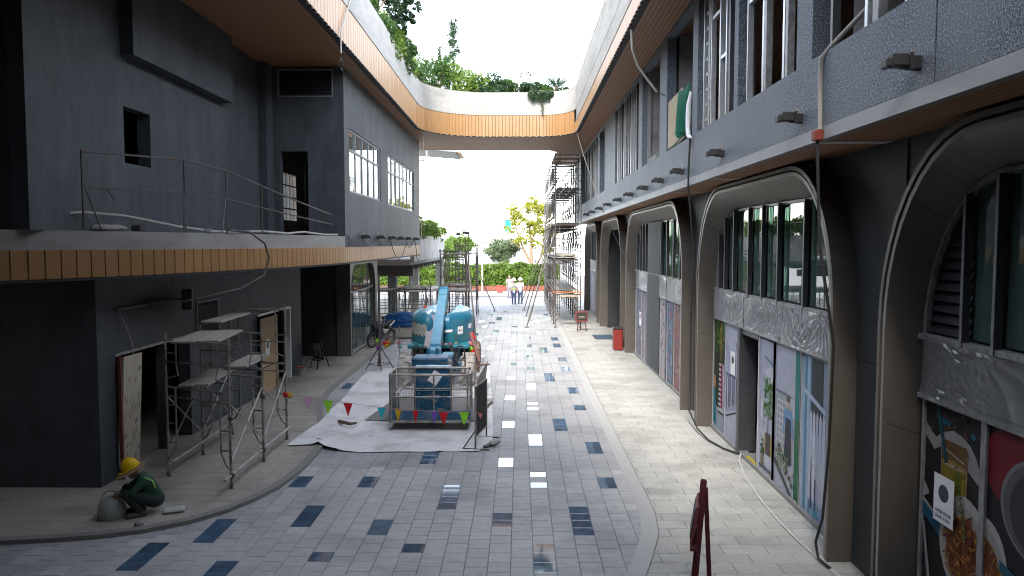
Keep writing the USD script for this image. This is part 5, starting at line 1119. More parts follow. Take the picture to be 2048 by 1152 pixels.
part('cover_plank', MB().bar(lp_(-2.78, 22.35, 1.02), lp_(-2.70, 23.1, 1.95), .26, .03, up=(0, -1, .6)), ink((0.26, 0.25, 0.28)), bl_)
part('jib_box', MB().rbox(lp_(-2.27, 18.9, 1.16), (.92, .7, .3), .04), 'lift_navy', bl_)
part('jib_box_end', MB().tube(lp_(-2.76, 18.62, 1.2), lp_(-2.76, 18.62, .95), .06, 10), 'steel_pale', bl_); part('jib_box_end', MB().tube(lp_(-1.78, 18.62, 1.25), lp_(-1.78, 18.62, .95), .06, 10), 'steel_pale', bl_)
for k, (x, y) in enumerate(((-2.75, 20.6), (-2.68, 20.4), (-2.60, 20.7), (-2.85, 20.9))):
    tt = np.linspace(0, math.pi, 9); part('hydraulic_hose', MB().path(np.array([lp_(x + .13 * math.cos(t) - .1, y + .04 * k, 1.0 + .3 * math.sin(t)) for t in tt]), .018, 6), 'black_rubber', bl_)
part('cable_chain', MB().path([lp_(-1.95, 20.9, 1.3), lp_(-1.85, 20.6, 1.05), lp_(-1.72, 20.3, .8)], .05, 6), 'black_plastic', bl_)
tt = np.linspace(0, 2 * math.pi, 14); part('hydraulic_hose', MB().path(np.array([lp_(-1.66 + .13 * math.cos(t), 20.5, 1.15 + .2 * math.sin(t)) for t in tt]), .02, 6), 'black_rubber', bl_)
for z in (.62, .8, .98): part('step', MB().b(*[v for v in (-1.8 - LX, -1.5 - LX, 20.2 - LY, 20.24 - LY, z, z + .03)]), 'black_plastic', bl_)
part('step_rail', MB().tube(lp_(-1.8, 20.2, .5), lp_(-1.8, 20.2, 1.15), .02, 6), 'black_plastic', bl_); part('step_rail', MB().tube(lp_(-1.5, 20.2, .5), lp_(-1.5, 20.2, 1.15), .02, 6), 'black_plastic', bl_)
part('beacon', MB().lathe([(.0, .1), (.05, .08), (.06, 0), (0, 0)], 12, lp_(-3.1, 24.2, 2.07)), ink((0.40, 0.06, 0.03)), bl_)
# basket
X0, X1, Y0, Y1, ZB, ZR = -2.92, -1.12, 16.42, 17.38, .20, 1.26
pf = part('platform', MB().rbox(lp_((X0 + X1) / 2, (Y0 + Y1) / 2, ZB + .02), (X1 - X0, Y1 - Y0, .05), .01), 'steel_dark', bl_)
part('toe_board', MB().rbox(lp_((X0 + X1) / 2, Y0 + .01, ZB + .15), (X1 - X0, .02, .2), .004), 'lift_navy', pf)
part('toe_edge', MB().b(X0 - LX, X1 - LX, Y0 - LY - .02, Y0 - LY, ZB - .02, ZB + .045), 'steel', pf)
for x in (X0, X1): part('toe_board', MB().rbox(lp_(x, (Y0 + Y1) / 2, ZB + .15), (.02, Y1 - Y0 - .03, .2), .004), 'lift_navy', pf)
def loop(z, r, nm, m):
    c = [(X0 + .1, Y0), (X1 - .1, Y0), (X1 - .02, Y0 + .03), (X1, Y0 + .12), (X1, Y1 - .12), (X1 - .02, Y1 - .03), (X1 - .1, Y1), (X0 + .1, Y1), (X0 + .02, Y1 - .03), (X0, Y1 - .12), (X0, Y0 + .12), (X0 + .02, Y0 + .03), (X0 + .1, Y0)]
    part(nm, MB().path([lp_(x, y, z) for x, y in c], r, 8, cap=False), m, pf, smooth=50)
loop(ZR, .026, 'top_rail', 'steel_pale'); loop(ZB + .56, .018, 'mid_rail', 'steel')
for x, y in ((X0 + .05, Y0), (X1 - .05, Y0), (-1.92, Y0), (-2.48, Y1 - .02), (X0 + .05, Y1), (X1 - .05, Y1), (-1.62, Y1)): part('post', MB().tube(lp_(x, y, ZB), lp_(x, y, ZR), .02, 8), 'steel', pf)
part('side_mesh', wire_mesh(MB(), lp_(X0, Y0, ZB + .25), (0, Y1 - Y0, 0), (0, 0, .8), 26, 22), 'mesh_grey', pf); part('side_mesh', wire_mesh(MB(), lp_(X1, Y0, ZB + .25), (0, Y1 - Y0, 0), (0, 0, .8), 26, 22), 'mesh_grey', pf)
part('rear_mesh', wire_mesh(MB(), lp_(X0, Y1, ZB + .05), (.46, 0, 0), (0, 0, 1.0), 13, 28), 'mesh_grey', pf); part('rear_mesh', wire_mesh(MB(), lp_(-1.64, Y1, ZB + .05), (.5, 0, 0), (0, 0, 1.0), 14, 28), 'mesh_grey', pf)
cp = part('control_panel', MB().rbox(lp_(-2.06, Y1 + .05, .74), (.82, .08, 1.06), .015), 'lift_navy', bl_)
part('panel_lip', MB().rbox(lp_(-2.06, Y1 - .005, .72), (.82, .03, .02), .005), 'lift_sky', cp); part('panel_top', MB().rbox(lp_(-2.06, Y1 + .1, 1.28), (.84, .2, .03), .008), 'lift_sky', cp)
part('paper_notice', MB().box(lp_(-2.0, Y1 - .0, 1.02), (.24, .006, .3), R=np.array([[math.cos(.6), 0, math.sin(.6)], [0, 1, 0], [-math.sin(.6), 0, math.cos(.6)]])), 'paper', cp)
q = MB()
for k in range(46): a, r = r2.uniform(0, 6.3), abs(r2.gauss(0, .12)); q.box(lp_(-2.07 + r * math.cos(a) * 1.3, Y1 + .007, .55 + r * math.sin(a)), (r2.uniform(.01, .05), .004, r2.uniform(.01, .04)))
part('chipped_paint', q, 'steel_pale', cp, kind='stuff')
part('control_box', MB().rbox(lp_(-1.83, Y0 + .5, .33), (.16, .14, .12), .015), 'steel_dark', pf); part('grey_board', MB().bar(lp_(-2.8, 16.75, .78), lp_(-2.62, 17.3, .98), .1, .02), 'steel_pale', pf)

# ------------------------------------------------------------------ bunting, barriers and stands round the lift
mat_flag = {}
def flagm(c):
    k = 'flag_%d_%d_%d' % tuple(int(x * 100) for x in c)
    if k not in LOOK:
        leafmat(k, np.array(c) * .9, c, .35)
    return k
COL = dict(pink=(.62, .36, .52), lime=(.30, .72, .04), red=(.62, .02, .03), cyan=(.03, .46, .55), yellow=(.60, .36, .02), violet=(.20, .10, .52), purple=(.22, .03, .36), salmon=(.65, .22, .20), orange=(.70, .22, .03))
def wpt(px, py, y):
    """point at distance y along the street that stands at a measured place"""
    d = np.array([(px - 1024) / F_PX, 1.0, -(py - 576) / F_PX]); cp, sp, cyw, syw = math.cos(PITCH), math.sin(PITCH), math.cos(YAW), math.sin(YAW)
    f_ = d[1] * cp + d[2] * sp; up = -d[1] * sp + d[2] * cp; X, Y = d[0] * cyw - f_ * syw, d[0] * syw + f_ * cyw
    return V(X, Y, up) * (y / Y) + V(0, 0, CAM_H)
BP = [(575, 789), (616, 794), (656, 801), (696, 806), (763, 815), (796, 818), (831, 821), (868, 823), (887, 824), (928, 824), (961, 826)]
YB = np.linspace(15.45, 14.95, len(BP)); bpts = [wpt(*p, y) for p, y in zip(BP, YB)]
bun = thing('bunting', 'string of coloured triangular flags stretched from the near scaffold across the front of the lift', 'bunting', bpts[0])
part('string', MB().path(np.array(bpts) - bpts[0], .004, 5), ink((0.45, 0.2, 0.2)), bun)
for p, c, w_, h_ in zip(bpts[1:], ('pink', 'lime', 'red', 'cyan', 'yellow', 'red', 'violet', 'red', 'lime', 'salmon'), (.2, .21, .2, .17, .14, .13, .13, .2, .21, .1), (.27, .28, .28, .26, .27, .25, .26, .28, .27, .12)):
    o_ = p - bpts[0]; a = r2.uniform(-.25, .25); n = 6; v = []
    for i in range(n + 1):
        t = i / n; ww = w_ / 2 * (1 - t * .97)
        for s in (-1, 0, 1): v.append(o_ + V(s * ww * math.cos(a), s * ww * math.sin(a) + .012 * math.sin(t * 5 + s), -h_ * t - .003))
    part('flag', MB().add(v, [[i * 3 + j, i * 3 + j + 1, i * 3 + j + 4, i * 3 + j + 3] for i in range(n) for j in range(2)]), flagm(COL[c]), bun)
rr = trimesh.creation.icosphere(1, 1)
def rosette(p, cols, r, parent, off):
    for k, c in enumerate(cols):
        v = np.asarray(rr.vertices); v = v * r * (1 + .5 * (meshkit.noise(v * 4 + k, k)[:, None] - .5)) + V(r2.uniform(-1, 1), r2.uniform(-.4, .4), r2.uniform(-1, 1)) * r * .8 + p - off
        part('rosette', MB().add(v, rr.faces), flagm(COL[c]), parent)
rosette(bpts[0], ('red', 'yellow'), .06, bun, bpts[0])
gpts = [wpt(945, 666, 23.4), wpt(943, 690, 23.2), wpt(944, 712, 23.0), wpt(947, 735, 22.7), wpt(944, 755, 22.4), wpt(945, 775, 22.0), wpt(946, 795, 21.6)]
gar = thing('garland', 'strand of bright crumpled paper tassels hanging down the street side of the lift', 'garland', gpts[-1])
part('string', MB().path(np.array(gpts) - gpts[-1], .006, 5), 'cable_black', gar)
cs_ = ['red', 'yellow', 'purple', 'lime', 'orange', 'pink', 'salmon', 'violet', 'yellow', 'red', 'lime', 'purple', 'salmon', 'yellow']
for k, c in enumerate(['red', 'red', 'purple', 'salmon', 'lime', 'red', 'orange', 'red', 'yellow', 'yellow', 'salmon', 'red', 'lime', 'pink', 'purple', 'yellow', 'purple', 'violet']):
    t = k / 17 * 6; i = min(int(t), 5); p = gpts[i] + (gpts[i + 1] - gpts[i]) * (t - i); rosette(p, (c,), .085, gar, gpts[-1])
gar2 = thing('bunting', 'short string of bright flags between the tripod stand and the lift', 'bunting', wpt(757, 690, 24)); o_ = wpt(757, 690, 24)
sp_ = [wpt(757, 682, 24), wpt(770, 686, 24), wpt(800, 688, 24.5), wpt(822, 690, 24.8)]; part('string', MB().path(np.array(sp_) - o_, .005, 5), 'cable_black', gar2)
for px_, py_, c in ((757, 680, 'lime'), (757, 693, 'purple'), (771, 684, 'red'), (770, 690, 'yellow'), (778, 688, 'orange'), (797, 687, 'salmon'), (803, 697, 'cyan'), (819, 689, 'red')): rosette(wpt(px_, py_, 24.2), (c,), .07, gar2, o_)
tr = thing('tripod_stand', 'tall dark steel post on a four-legged base beside the lift', 'stand', (-4.6, 24.2, 0.09))
part('post', MB().tube((0, 0, .1), (0, 0, 3.1), .035, 10), 'steel_dark', tr)
for a in (.3, 1.9, 3.5, 5.0): part('leg', MB().tube((0, 0, .78), (.46 * math.cos(a), .46 * math.sin(a), .0), .018, 6), 'steel_dark', tr)
for k in range(4): a, b_ = (.3, 1.9, 3.5, 5.0)[k], (.3, 1.9, 3.5, 5.0)[(k + 1) % 4]; part('base_bar', MB().tube((.36 * math.cos(a), .36 * math.sin(a), .17), (.36 * math.cos(b_), .36 * math.sin(b_), .17), .013, 6), 'steel_dark', tr)
st_ = thing('steel_stake', 'thin grey steel stake standing at the wall side of the lift', 'stake', (-3.68, 22.6, 0.02)); part('rod', MB().tube((0, 0, 0), (0, 0, 1.65), .022, 8), 'steel', st_); part('cap', MB().lathe([(0, .03), (.026, .02), (.028, 0), (0, 0)], 8, (0, 0, 1.64)), 'steel_dark', st_)
bs = thing('barrier_board', 'dark framed barrier board standing edge-on at the street corner of the white sheet', 'barrier', (-.78, 14.95, 0))
a_, b__ = V(-.125, .0, 0), V(.055, .97, 0)
def bq(t, z): return tuple(a_ + (b__ - a_) * t + V(0, 0, z))
part('board', MB().bar(tuple(a_ + (b__ - a_) * 0 + V(0, 0, .78)), tuple(b__ + V(0, 0, .78)), .02, .98), ink((0.035, 0.038, 0.038), .8), bs)
for p0, p1 in ((bq(0, .27), bq(0, 1.29)), (bq(1, .27), bq(1, 1.29)), (bq(0, 1.29), bq(1, 1.29)), (bq(0, .27), bq(1, .27))): part('frame_bar', MB().tube(p0, p1, .02, 6), 'steel', bs)
for t in (0, 1):
    q = V(*bq(t, 0)); part('leg', MB().tube(tuple(q + V(0, 0, .27)), tuple(q), .016, 6), 'steel_dark', bs); part('strut', MB().tube(tuple(q + V(0, 0, .4)), tuple(q + V(-.26, .05, 0.01)), .014, 6), 'steel_dark', bs); part('foot_bar', MB().tube(tuple(q + V(-.26, .05, .015)), tuple(q + V(.28, -.05, .015)), .016, 6), 'steel_dark', bs)
whole('steel_angle', MB().bar((-.72, 15.1, .03), (-.46, 15.45, .05), .1, .03).bar((-.6, 15.15, .06), (-.48, 15.25, .07), .12, .02), 'steel_dark', 'dark steel angle pieces lying at the foot of the barrier board', 'steel piece')

def easel(name, label, loc, a, w, h, zb, frame_c, face_c, lines, tall):
    E_ = thing(name, label, 'sign', loc, a)
    R_ = np.array([[1, 0, 0], [0, 1, -.16], [0, .16, 1]])
    part('board_frame', MB().rbox((0, 0, zb + h / 2), (w, .035, h), .008, R=R_), ink(frame_c), E_)
    part('board_face', MB().rbox((0, -.022, zb + h / 2), (w * .78, .012, h * .74), .003, R=R_), ink(face_c), E_)
    for k in range(lines): part('text_line', MB().box((0, -.031 + .16 * (h * (.1 - .13 * k)), zb + h * (.6 - .13 * k)), (w * (.5 - .06 * (k % 2)), .004, h * .035), R=R_), ink((0.45, 0.42, 0.36)), E_)
    for s in (-1, 1): part('leg', MB().bar((s * w * .13, .07, tall), (s * w * .36, -.16, 0), .035, .025), ink(np.array(frame_c) * .6), E_)
    part('rear_leg', MB().bar((0, .09, tall), (0, .45, 0), .035, .025), ink(np.array(frame_c) * .6), E_); part('ledge', MB().rbox((0, -.06, zb - .02), (w * .9, .08, .03), .006), ink(np.array(frame_c) * .7), E_)
    return E_
easel('easel_sign', 'red-brown easel sign with a dark board standing before the far right arches', (2.95, 35.6, 0), .05, .62, .48, .48, (0.17, 0.055, 0.05), (0.035, 0.035, 0.03), 3, 1.02)
easel('easel_sign', 'black easel with a pale board at the end of the left ground floor wall', (-6.72, 24.5, LZ), -.7, .55, .62, .3, (0.03, 0.03, 0.03), (0.20, 0.20, 0.20), 0, 1.0)
# tall sign stand at the lower edge of the picture, seen from its side
ts = thing('easel_sign', 'tall dark red easel stand with a small framed board at the near right pavement', 'sign', (1.98, 8.15, 0), -.243)
for p0, p1, w in (((.06, .0, 1.58), (-.06, -.34, 0), .07), ((.06, .02, 1.58), (-.06, .42, 0), .06), ((.08, .0, 1.5), (.16, .1, 0), .05)): part('leg', MB().bar(p0, p1, .03, w, up=(1, 0, .1)), ink((0.085, 0.022, 0.026)), ts)
part('ledge', MB().bar((-.04, -.3, .9), (-.04, .32, .9), .07, .03), ink((0.10, 0.03, 0.03)), ts)
Rb = np.array([[1, 0, .16], [0, 1, 0], [-.16, 0, 1]])
part('board_frame', MB().rbox((-.03, .02, 1.14), (.03, .50, .42), .006, R=Rb), ink((0.16, 0.05, 0.05)), ts); part('board_face', MB().rbox((-.05, .02, 1.143), (.012, .42, .33), .003, R=Rb), ink((0.03, 0.03, 0.028)), ts)
part('text_line', MB().box((-.0625, .02, 1.08), (.004, .3, .012), R=Rb), ink((0.35, 0.3, 0.2)), ts)
# bin, door mats
bn = thing('litter_bin', 'dark red litter bin against the pier between the third and fourth right arches', 'bin', (3.86, 29.3, 0.002))
part('bin_body', MB().rbox((0, 0, .42), (.36, .42, .82), .03), ink((0.20, 0.03, 0.025)), bn); part('bin_lid', MB().rbox((0, 0, .87), (.4, .46, .08), .025), 'black_plastic', bn); part('slot', MB().rbox((-.181, 0, .70), (.012, .28, .12), .004), 'black_plastic', bn)
dm = thing('door_mat', 'blue-grey door mat in front of the deep entrance on the right', 'mat', (3.75, 33.3, 0.004)); part('pile', MB().rbox((0, 0, .012), (.8, 1.5, .018), .006), ink((0.06, 0.085, 0.12), .9), dm); part('rubber_edge', MB().rbox((0, 0, .006), (.88, 1.58, .01), .003), 'black_rubber', dm)

# ------------------------------------------------------------------ motorcycle
mc = thing('motorcycle', 'black motorcycle parked on the left pavement beside the glass shopfront', 'motorcycle', (-5.6, 29.9, LZ), math.atan2(1.55, .75))
# local x runs from front wheel (negative) to rear wheel (positive)
Rw = np.array([[1, 0, 0], [0, 0, 1], [0, 1, 0]])
for x, w in ((-.63, .045), (.63, .06)):
    wh = part('wheel', MB().lathe([(.24, -w), (.29, -w * .8), (.305, 0), (.29, w * .8), (.24, w)], 28, (x, 0, .305), R=Rw), 'black_rubber', mc)
    q = MB().lathe([(.0, -.05), (.06, -.05), (.06, .05), (0, .05)], 12, (x, 0, .305), R=Rw).lathe([(.225, -.02), (.245, -.025), (.245, .025), (.225, .02)], 28, (x, 0, .305), R=Rw)
    for k in range(8): a = k * math.pi / 4; q.tube((x + .05 * math.cos(a), 0, .305 + .05 * math.sin(a)), (x + .23 * math.cos(a), 0, .305 + .23 * math.sin(a)), .012, 5)
    part('rim', q, 'steel', wh)
def hull(pts): return trimesh.convex.convex_hull(np.asarray(pts, float))
def hp(nm, pts, m, parent, **k): return part(nm, MB().tm(hull(pts)), m, parent, **k)
mir = lambda pts: [(x, s * y, z) for x, y, z in pts for s in (-1, 1)]
for s in (-1, 1): part('fork', MB().tube((-.63, s * .08, .305), (-.42, s * .08, .95), .024, 8), 'black_plastic', mc)
part('handlebar', MB().path([(-.30, -.36, 1.04), (-.38, -.2, 1.05), (-.42, 0, 1.0), (-.38, .2, 1.05), (-.30, .36, 1.04)], .016, 7), 'black_plastic', mc)
for s in (-1, 1): part('mirror', MB().rbox((-.36, s * .33, 1.2), (.03, .14, .09), .02).tube((-.36, s * .3, 1.05), (-.36, s * .33, 1.2), .008, 5), 'black_plastic', mc)
hp('headlamp_fairing', mir([(-.62, .08, .85), (-.50, .14, .75), (-.44, .12, 1.02), (-.36, .1, .8), (-.56, .06, .98)]), 'black_plastic', mc)
hp('front_mudguard', mir([(-.82, .06, .52), (-.63, .07, .66), (-.42, .06, .58), (-.63, .05, .58)]), 'black_plastic', mc)
hp('tank', mir([(-.34, .12, .78), (-.30, .12, .95), (-.02, .15, .92), (.06, .1, .76), (-.1, .14, .68)]), 'black_plastic', mc)
hp('fairing', mir([(-.42, .15, .72), (-.12, .17, .7), (.05, .14, .42), (-.2, .14, .3), (-.42, .12, .42)]), ink((0.03, 0.035, 0.05), .3), mc)
hp('seat', mir([(-.02, .12, .86), (.05, .12, .78), (.5, .13, .86), (.72, .1, .95), (.70, .08, 1.0), (.3, .12, .87)]), 'black_rubber', mc)
hp('tail', mir([(.3, .13, .76), (.7, .1, .86), (.86, .05, .98), (.8, .06, .84), (.35, .12, .66)]), ink((0.04, 0.04, 0.045), .3), mc)
part('tail_stripe', MB().bar((.4, -.135, .80), (.82, -.07, .96), .01, .04).bar((.4, .135, .80), (.82, .07, .96), .01, .04), 'paper', mc)
hp('engine', mir([(-.18, .15, .28), (.2, .16, .26), (.22, .14, .52), (-.18, .12, .55)]), 'steel_dark', mc)
part('exhaust', MB().path([(-.1, .17, .3), (.2, .19, .26), (.45, .2, .34), (.75, .2, .45)], [.025, .03, .05, .055], 9), 'steel', mc)
part('swing_arm', MB().bar((.15, .1, .38), (.63, .1, .305), .05, .06).bar((.15, -.1, .38), (.63, -.1, .305), .05, .06), 'steel_dark', mc); part('rear_mudguard', MB().bar((.62, 0, .66), (.95, 0, .48), .13, .025), 'black_plastic', mc)
part('side_stand', MB().tube((.0, -.14, .3), (.06, -.32, 0.0), .012, 6), 'steel_dark', mc)

# ------------------------------------------------------------------ people
def chain(J, bones, rl=.035):
    """one skin over jointed spheres; J: name -> (x, y, z, r)"""
    ico = np.asarray(trimesh.creation.icosphere(2, 1).vertices); out = None
    for b in bones:
        pts = np.vstack([ico * J[k][3] + np.array(J[k][:3]) for k in b]); m = manifold3d.Manifold.hull_points(pts)
        out = m if out is None else out + m
    out = out.refine_to_length(rl); me = out.to_mesh()
    t = trimesh.Trimesh(np.asarray(me.vert_properties)[:, :3], np.asarray(me.tri_verts), process=True)
    trimesh.smoothing.filter_taubin(t, lamb=.5, nu=.53, iterations=8); return t
mat('skin', (0.30, 0.17, 0.11), 0.55, var=.08, scale=12); mat('hair', (0.015, 0.012, 0.01), 0.6)
def arr(**k): return k
def helmet(parent, c, m, R=None, s=1.0):
    R = np.eye(3) if R is None else R
    prof = [(.148, 0.0), (.142, .05), (.125, .10), (.09, .145), (.045, .166), (0, .172)]
    h = part('helmet', MB().lathe([(p[0] * s, p[1] * s) for p in prof], 24, c, R=R), m, parent, smooth=40)
    v = [(r * math.cos(a) * (1.0 + .22 * max(0, -math.sin(a))) * s, r * math.sin(a) * (1 + .35 * max(0, -math.sin(a))) * s, z) for r, z in ((.14, .012), (.165, .0), (.163, -.008), (.138, .0)) for a in np.arange(24) * math.pi / 12]
    part('helmet_brim', MB().add(np.array(v) @ R.T + np.array(c), [[i * 24 + k, i * 24 + (k + 1) % 24, (i + 1) * 24 + (k + 1) % 24, (i + 1) * 24 + k] for i in range(3) for k in range(24)]), m, h)
    q = MB()
    q.path(np.array([(0, .13 * math.cos(t) * s, (.015 + .165 * math.sin(t)) * s) for t in np.linspace(.15, math.pi - .15, 10)]) @ R.T + np.array(c), .012, 6); part('helmet_ridge', q, m, h)
    return h
def face(parent, c, R, s=1.0):
    """eyes, nose, brows and mouth on a head centred at c, looking along -y before turning by R"""
    P = lambda p: np.array(p) * s @ R.T + np.array(c)
    for sx in (-1, 1):
        e = trimesh.creation.icosphere(1, .013 * s); part('eye', MB().add(np.asarray(e.vertices) + P((sx * .033, -.088, .012)), e.faces), 'paper', parent); part('pupil', MB().add(np.asarray(e.vertices) * .6 + P((sx * .033, -.098, .012)), e.faces), 'ink', parent)
        part('brow', MB().bar(P((sx * .015, -.096, .036)), P((sx * .052, -.086, .036)), .008, .007), 'hair', parent)
    part('mouth', MB().bar(P((-.024, -.094, -.052)), P((.024, -.094, -.052)), .008, .009), ink((0.22, 0.08, 0.07)), parent)
def hand_bones(J, B, pre, W, d, side, palm_n, curl=.5):
    """palm, four unequal curled fingers and a thumb from the wrist joint W along d"""
    W, d, side, pn = V(*W), V(*d), V(*side), V(*palm_n)
    for n_, p, r in ((pre + 'k1', W + d * .075 + side * .03, .014), (pre + 'k4', W + d * .07 - side * .03, .013), (pre + 'p1', W + d * .02 + side * .02, .017), (pre + 'p4', W + d * .02 - side * .02, .016)): J[n_] = (*p, r)
    B.append((pre + 'k1', pre + 'k4', pre + 'p1', pre + 'p4'))
    for i, (o, L) in enumerate(((.030, .070), (.010, .080), (-.011, .074), (-.031, .058))):
        k = W + d * .075 + side * o; d1 = d * math.cos(curl) + pn * math.sin(curl); d2 = d * math.cos(curl * 2.2) + pn * math.sin(curl * 2.2)
        m_ = k + d1 * L * .55; t = m_ + d2 * L * .5
        for n_, p, r in ((f'{pre}a{i}', k, .0105), (f'{pre}b{i}', m_, .0095), (f'{pre}c{i}', t, .008)): J[n_] = (*p, r)
        B += [(f'{pre}a{i}', f'{pre}b{i}'), (f'{pre}b{i}', f'{pre}c{i}')]
    t0 = W + d * .025 + side * .03; t1 = t0 + (d * .6 + side * .7 + pn * .35) * .04; t2 = t1 + (d * .85 + side * .1 + pn * .5) * .034
    for n_, p, r in ((pre + 't0', t0, .013), (pre + 't1', t1, .011), (pre + 't2', t2, .009)): J[n_] = (*p, r)
    B += [(pre + 't0', pre + 't1'), (pre + 't1', pre + 't2')]
# the worker sits low on the pavement near the left wall, facing left, hands together before the knees
wk = thing('person', 'person in a yellow helmet and dark green jacket squatting at the kerb on the left', 'person', (-5.70, 11.2, LZ), math.radians(-62))
UsdGeom.Xformable(wk).AddScaleOp().Set(Gf.Vec3f(.86, .86, .86))
# local frame: facing -y
Rh = np.array([[1, 0, 0], [0, math.cos(.45), -math.sin(.45)], [0, math.sin(.45), math.cos(.45)]])   # head bowed
Hc = V(0, -.26, .80)
J = dict(hipL=(.10, .06, .24, .10), hipR=(-.10, .06, .24, .10), waist=(0, .03, .34, .12), chest=(0, -.08, .56, .125), shL=(.165, -.10, .64, .055), shR=(-.165, -.10, .64, .055), neck=(0, -.16, .68, .055), nk2=(0, -.2, .73, .052),
         elL=(.25, -.28, .46, .043), elR=(-.25, -.28, .46, .043), wrL=(.07, -.47, .40, .027), wrR=(-.07, -.47, .40, .027),
         knL=(.20, -.36, .44, .062), knR=(-.20, -.36, .44, .062), anL=(.15, -.16, .09, .04), anR=(-.15, -.16, .09, .04), toL=(.17, -.34, .04, .035), toR=(-.17, -.34, .04, .035), heL=(.15, -.12, .045, .036), heR=(-.15, -.12, .045, .036),
         hd=(*(Hc + V(0, .01, .03)), .095), jaw=(*(Hc + Rh @ V(0, -.05, -.07)), .055), brow=(*(Hc + Rh @ V(0, -.035, .04)), .075), nose=(*(Hc + Rh @ V(0, -.108, -.015)), .013), nose2=(*(Hc + Rh @ V(0, -.09, .02)), .012), earL=(*(Hc + V(.092, .0, -.01)), .018), earR=(*(Hc + V(-.092, .0, -.01)), .018))
B = [('hipL', 'hipR', 'waist'), ('waist', 'chest'), ('chest', 'shL', 'shR'), ('chest', 'neck'), ('neck', 'nk2'), ('nk2', 'hd'), ('hd', 'jaw', 'brow'), ('nose', 'nose2'), ('nose2', 'brow'), ('earL', 'hd'), ('earR', 'hd')]
for s in 'LR': B += [('sh' + s, 'el' + s), ('el' + s, 'wr' + s), ('hip' + s, 'kn' + s), ('kn' + s, 'an' + s), ('an' + s, 'he' + s), ('he' + s, 'to' + s)]
hand_bones(J, B, 'l', (.07, -.47, .40), (-.45, -.85, -.25), (.2, -.2, .95), (-.85, .45, .1), .45); hand_bones(J, B, 'r', (-.07, -.47, .40), (.45, -.85, -.25), (-.2, -.2, .95), (.85, .45, .1), .45)
part('body', MB().tm(chain(J, B, .03)), 'skin', wk, smooth=True)
def grow(k, g): x = J[k]; return (*x[:3], x[3] + g)
Jc = {k: grow(k, .022) for k in J}; Jc['waist'] = (0, .05, .33, .16); Jc['chest'] = (0, -.06, .56, .155); Jc['collar'] = (0, -.14, .67, .08); Jc['hem'] = (0, .10, .24, .15)
Jc['cuL'] = (.09, -.455, .405, .04); Jc['cuR'] = (-.09, -.455, .405, .04)
mat('jacket_green', (0.010, 0.048, 0.025), 0.8, var=.3, scale=7, bump=.3, bscale=16); mat('jacket_dark', (0.012, 0.016, 0.018), 0.85, var=.3, scale=8)
part('jacket', MB().tm(chain(Jc, [('waist', 'chest'), ('hem', 'waist'), ('chest', 'shL', 'shR', 'collar'), ('shL', 'elL'), ('elL', 'cuL'), ('shR', 'elR'), ('elR', 'cuR')], .035)), 'jacket_green', wk, smooth=True)
part('trousers', MB().tm(chain({**Jc, 'anL': (.155, -.17, .10, .062), 'anR': (-.155, -.17, .10, .062)}, [('hipL', 'hipR', 'hem'), ('hipL', 'knL'), ('knL', 'anL'), ('hipR', 'knR'), ('knR', 'anR')], .035)), 'jacket_dark', wk, smooth=True)
for s, q in (('L', 1), ('R', -1)): part('shoe', MB().tm(chain(dict(a=(q * .152, -.10, .052, .05), b=(q * .165, -.26, .045, .05), c=(q * .172, -.36, .04, .042), d=(q * .152, -.14, .085, .046)), [('a', 'b'), ('b', 'c'), ('a', 'd'), ('d', 'b')], .02)), 'steel_dark', wk, smooth=True)
part('reflective_band', MB().path([(-.17, -.2, .62), (-.185, -.08, .70), (-.17, .05, .62), (-.165, .09, .48)], .014, 6).path([(.17, -.2, .62), (.185, -.08, .70), (.17, .05, .62), (.165, .09, .48)], .014, 6), ink((0.35, 0.60, 0.10)), wk)
part('sun_hat_brim', MB().lathe([(.10, .0), (.27, -.03), (.272, -.022), (.10, .012)], 28, tuple(Hc + Rh @ V(0, -.02, .055)), R=Rh), ink((0.24, 0.18, 0.11)), wk)
helmet(wk, tuple(Hc + Rh @ V(0, 0, .068)), ink((0.62, 0.40, 0.01), .35), Rh, 1.02); face(wk, tuple(Hc), Rh)
bg = thing('bucket', 'pale rounded plastic bucket with a hoop handle beside the squatting worker', 'bucket', (-6.18, 11.0, LZ)); part('pail', MB().lathe([(0, 0), (.17, .0), (.2, .06), (.19, .18), (.15, .27), (.09, .31), (.0, .32)], 22), ink((0.30, 0.31, 0.28)), bg, smooth=40)
part('handle', MB().path([(.16 * math.cos(t), -.02, .2 + .22 * math.sin(t)) for t in np.linspace(0, math.pi, 11)], .014, 7), ink((0.42, 0.42, 0.38)), bg)
whole('cloth_scrap', MB().rbox((-5.35, 11.25, LZ + .03), (.3, .22, .05), .02, a=.4), ink((0.42, 0.43, 0.41)), 'pale crumpled rag on the pavement behind the squatting worker', 'rag')
whole('stone_lump', MB().rbox((-5.6, 10.68, .07), (.13, .12, .13), .035, a=.3), 'concrete', 'pale stone lump at the kerb below the squatting worker', 'stone')
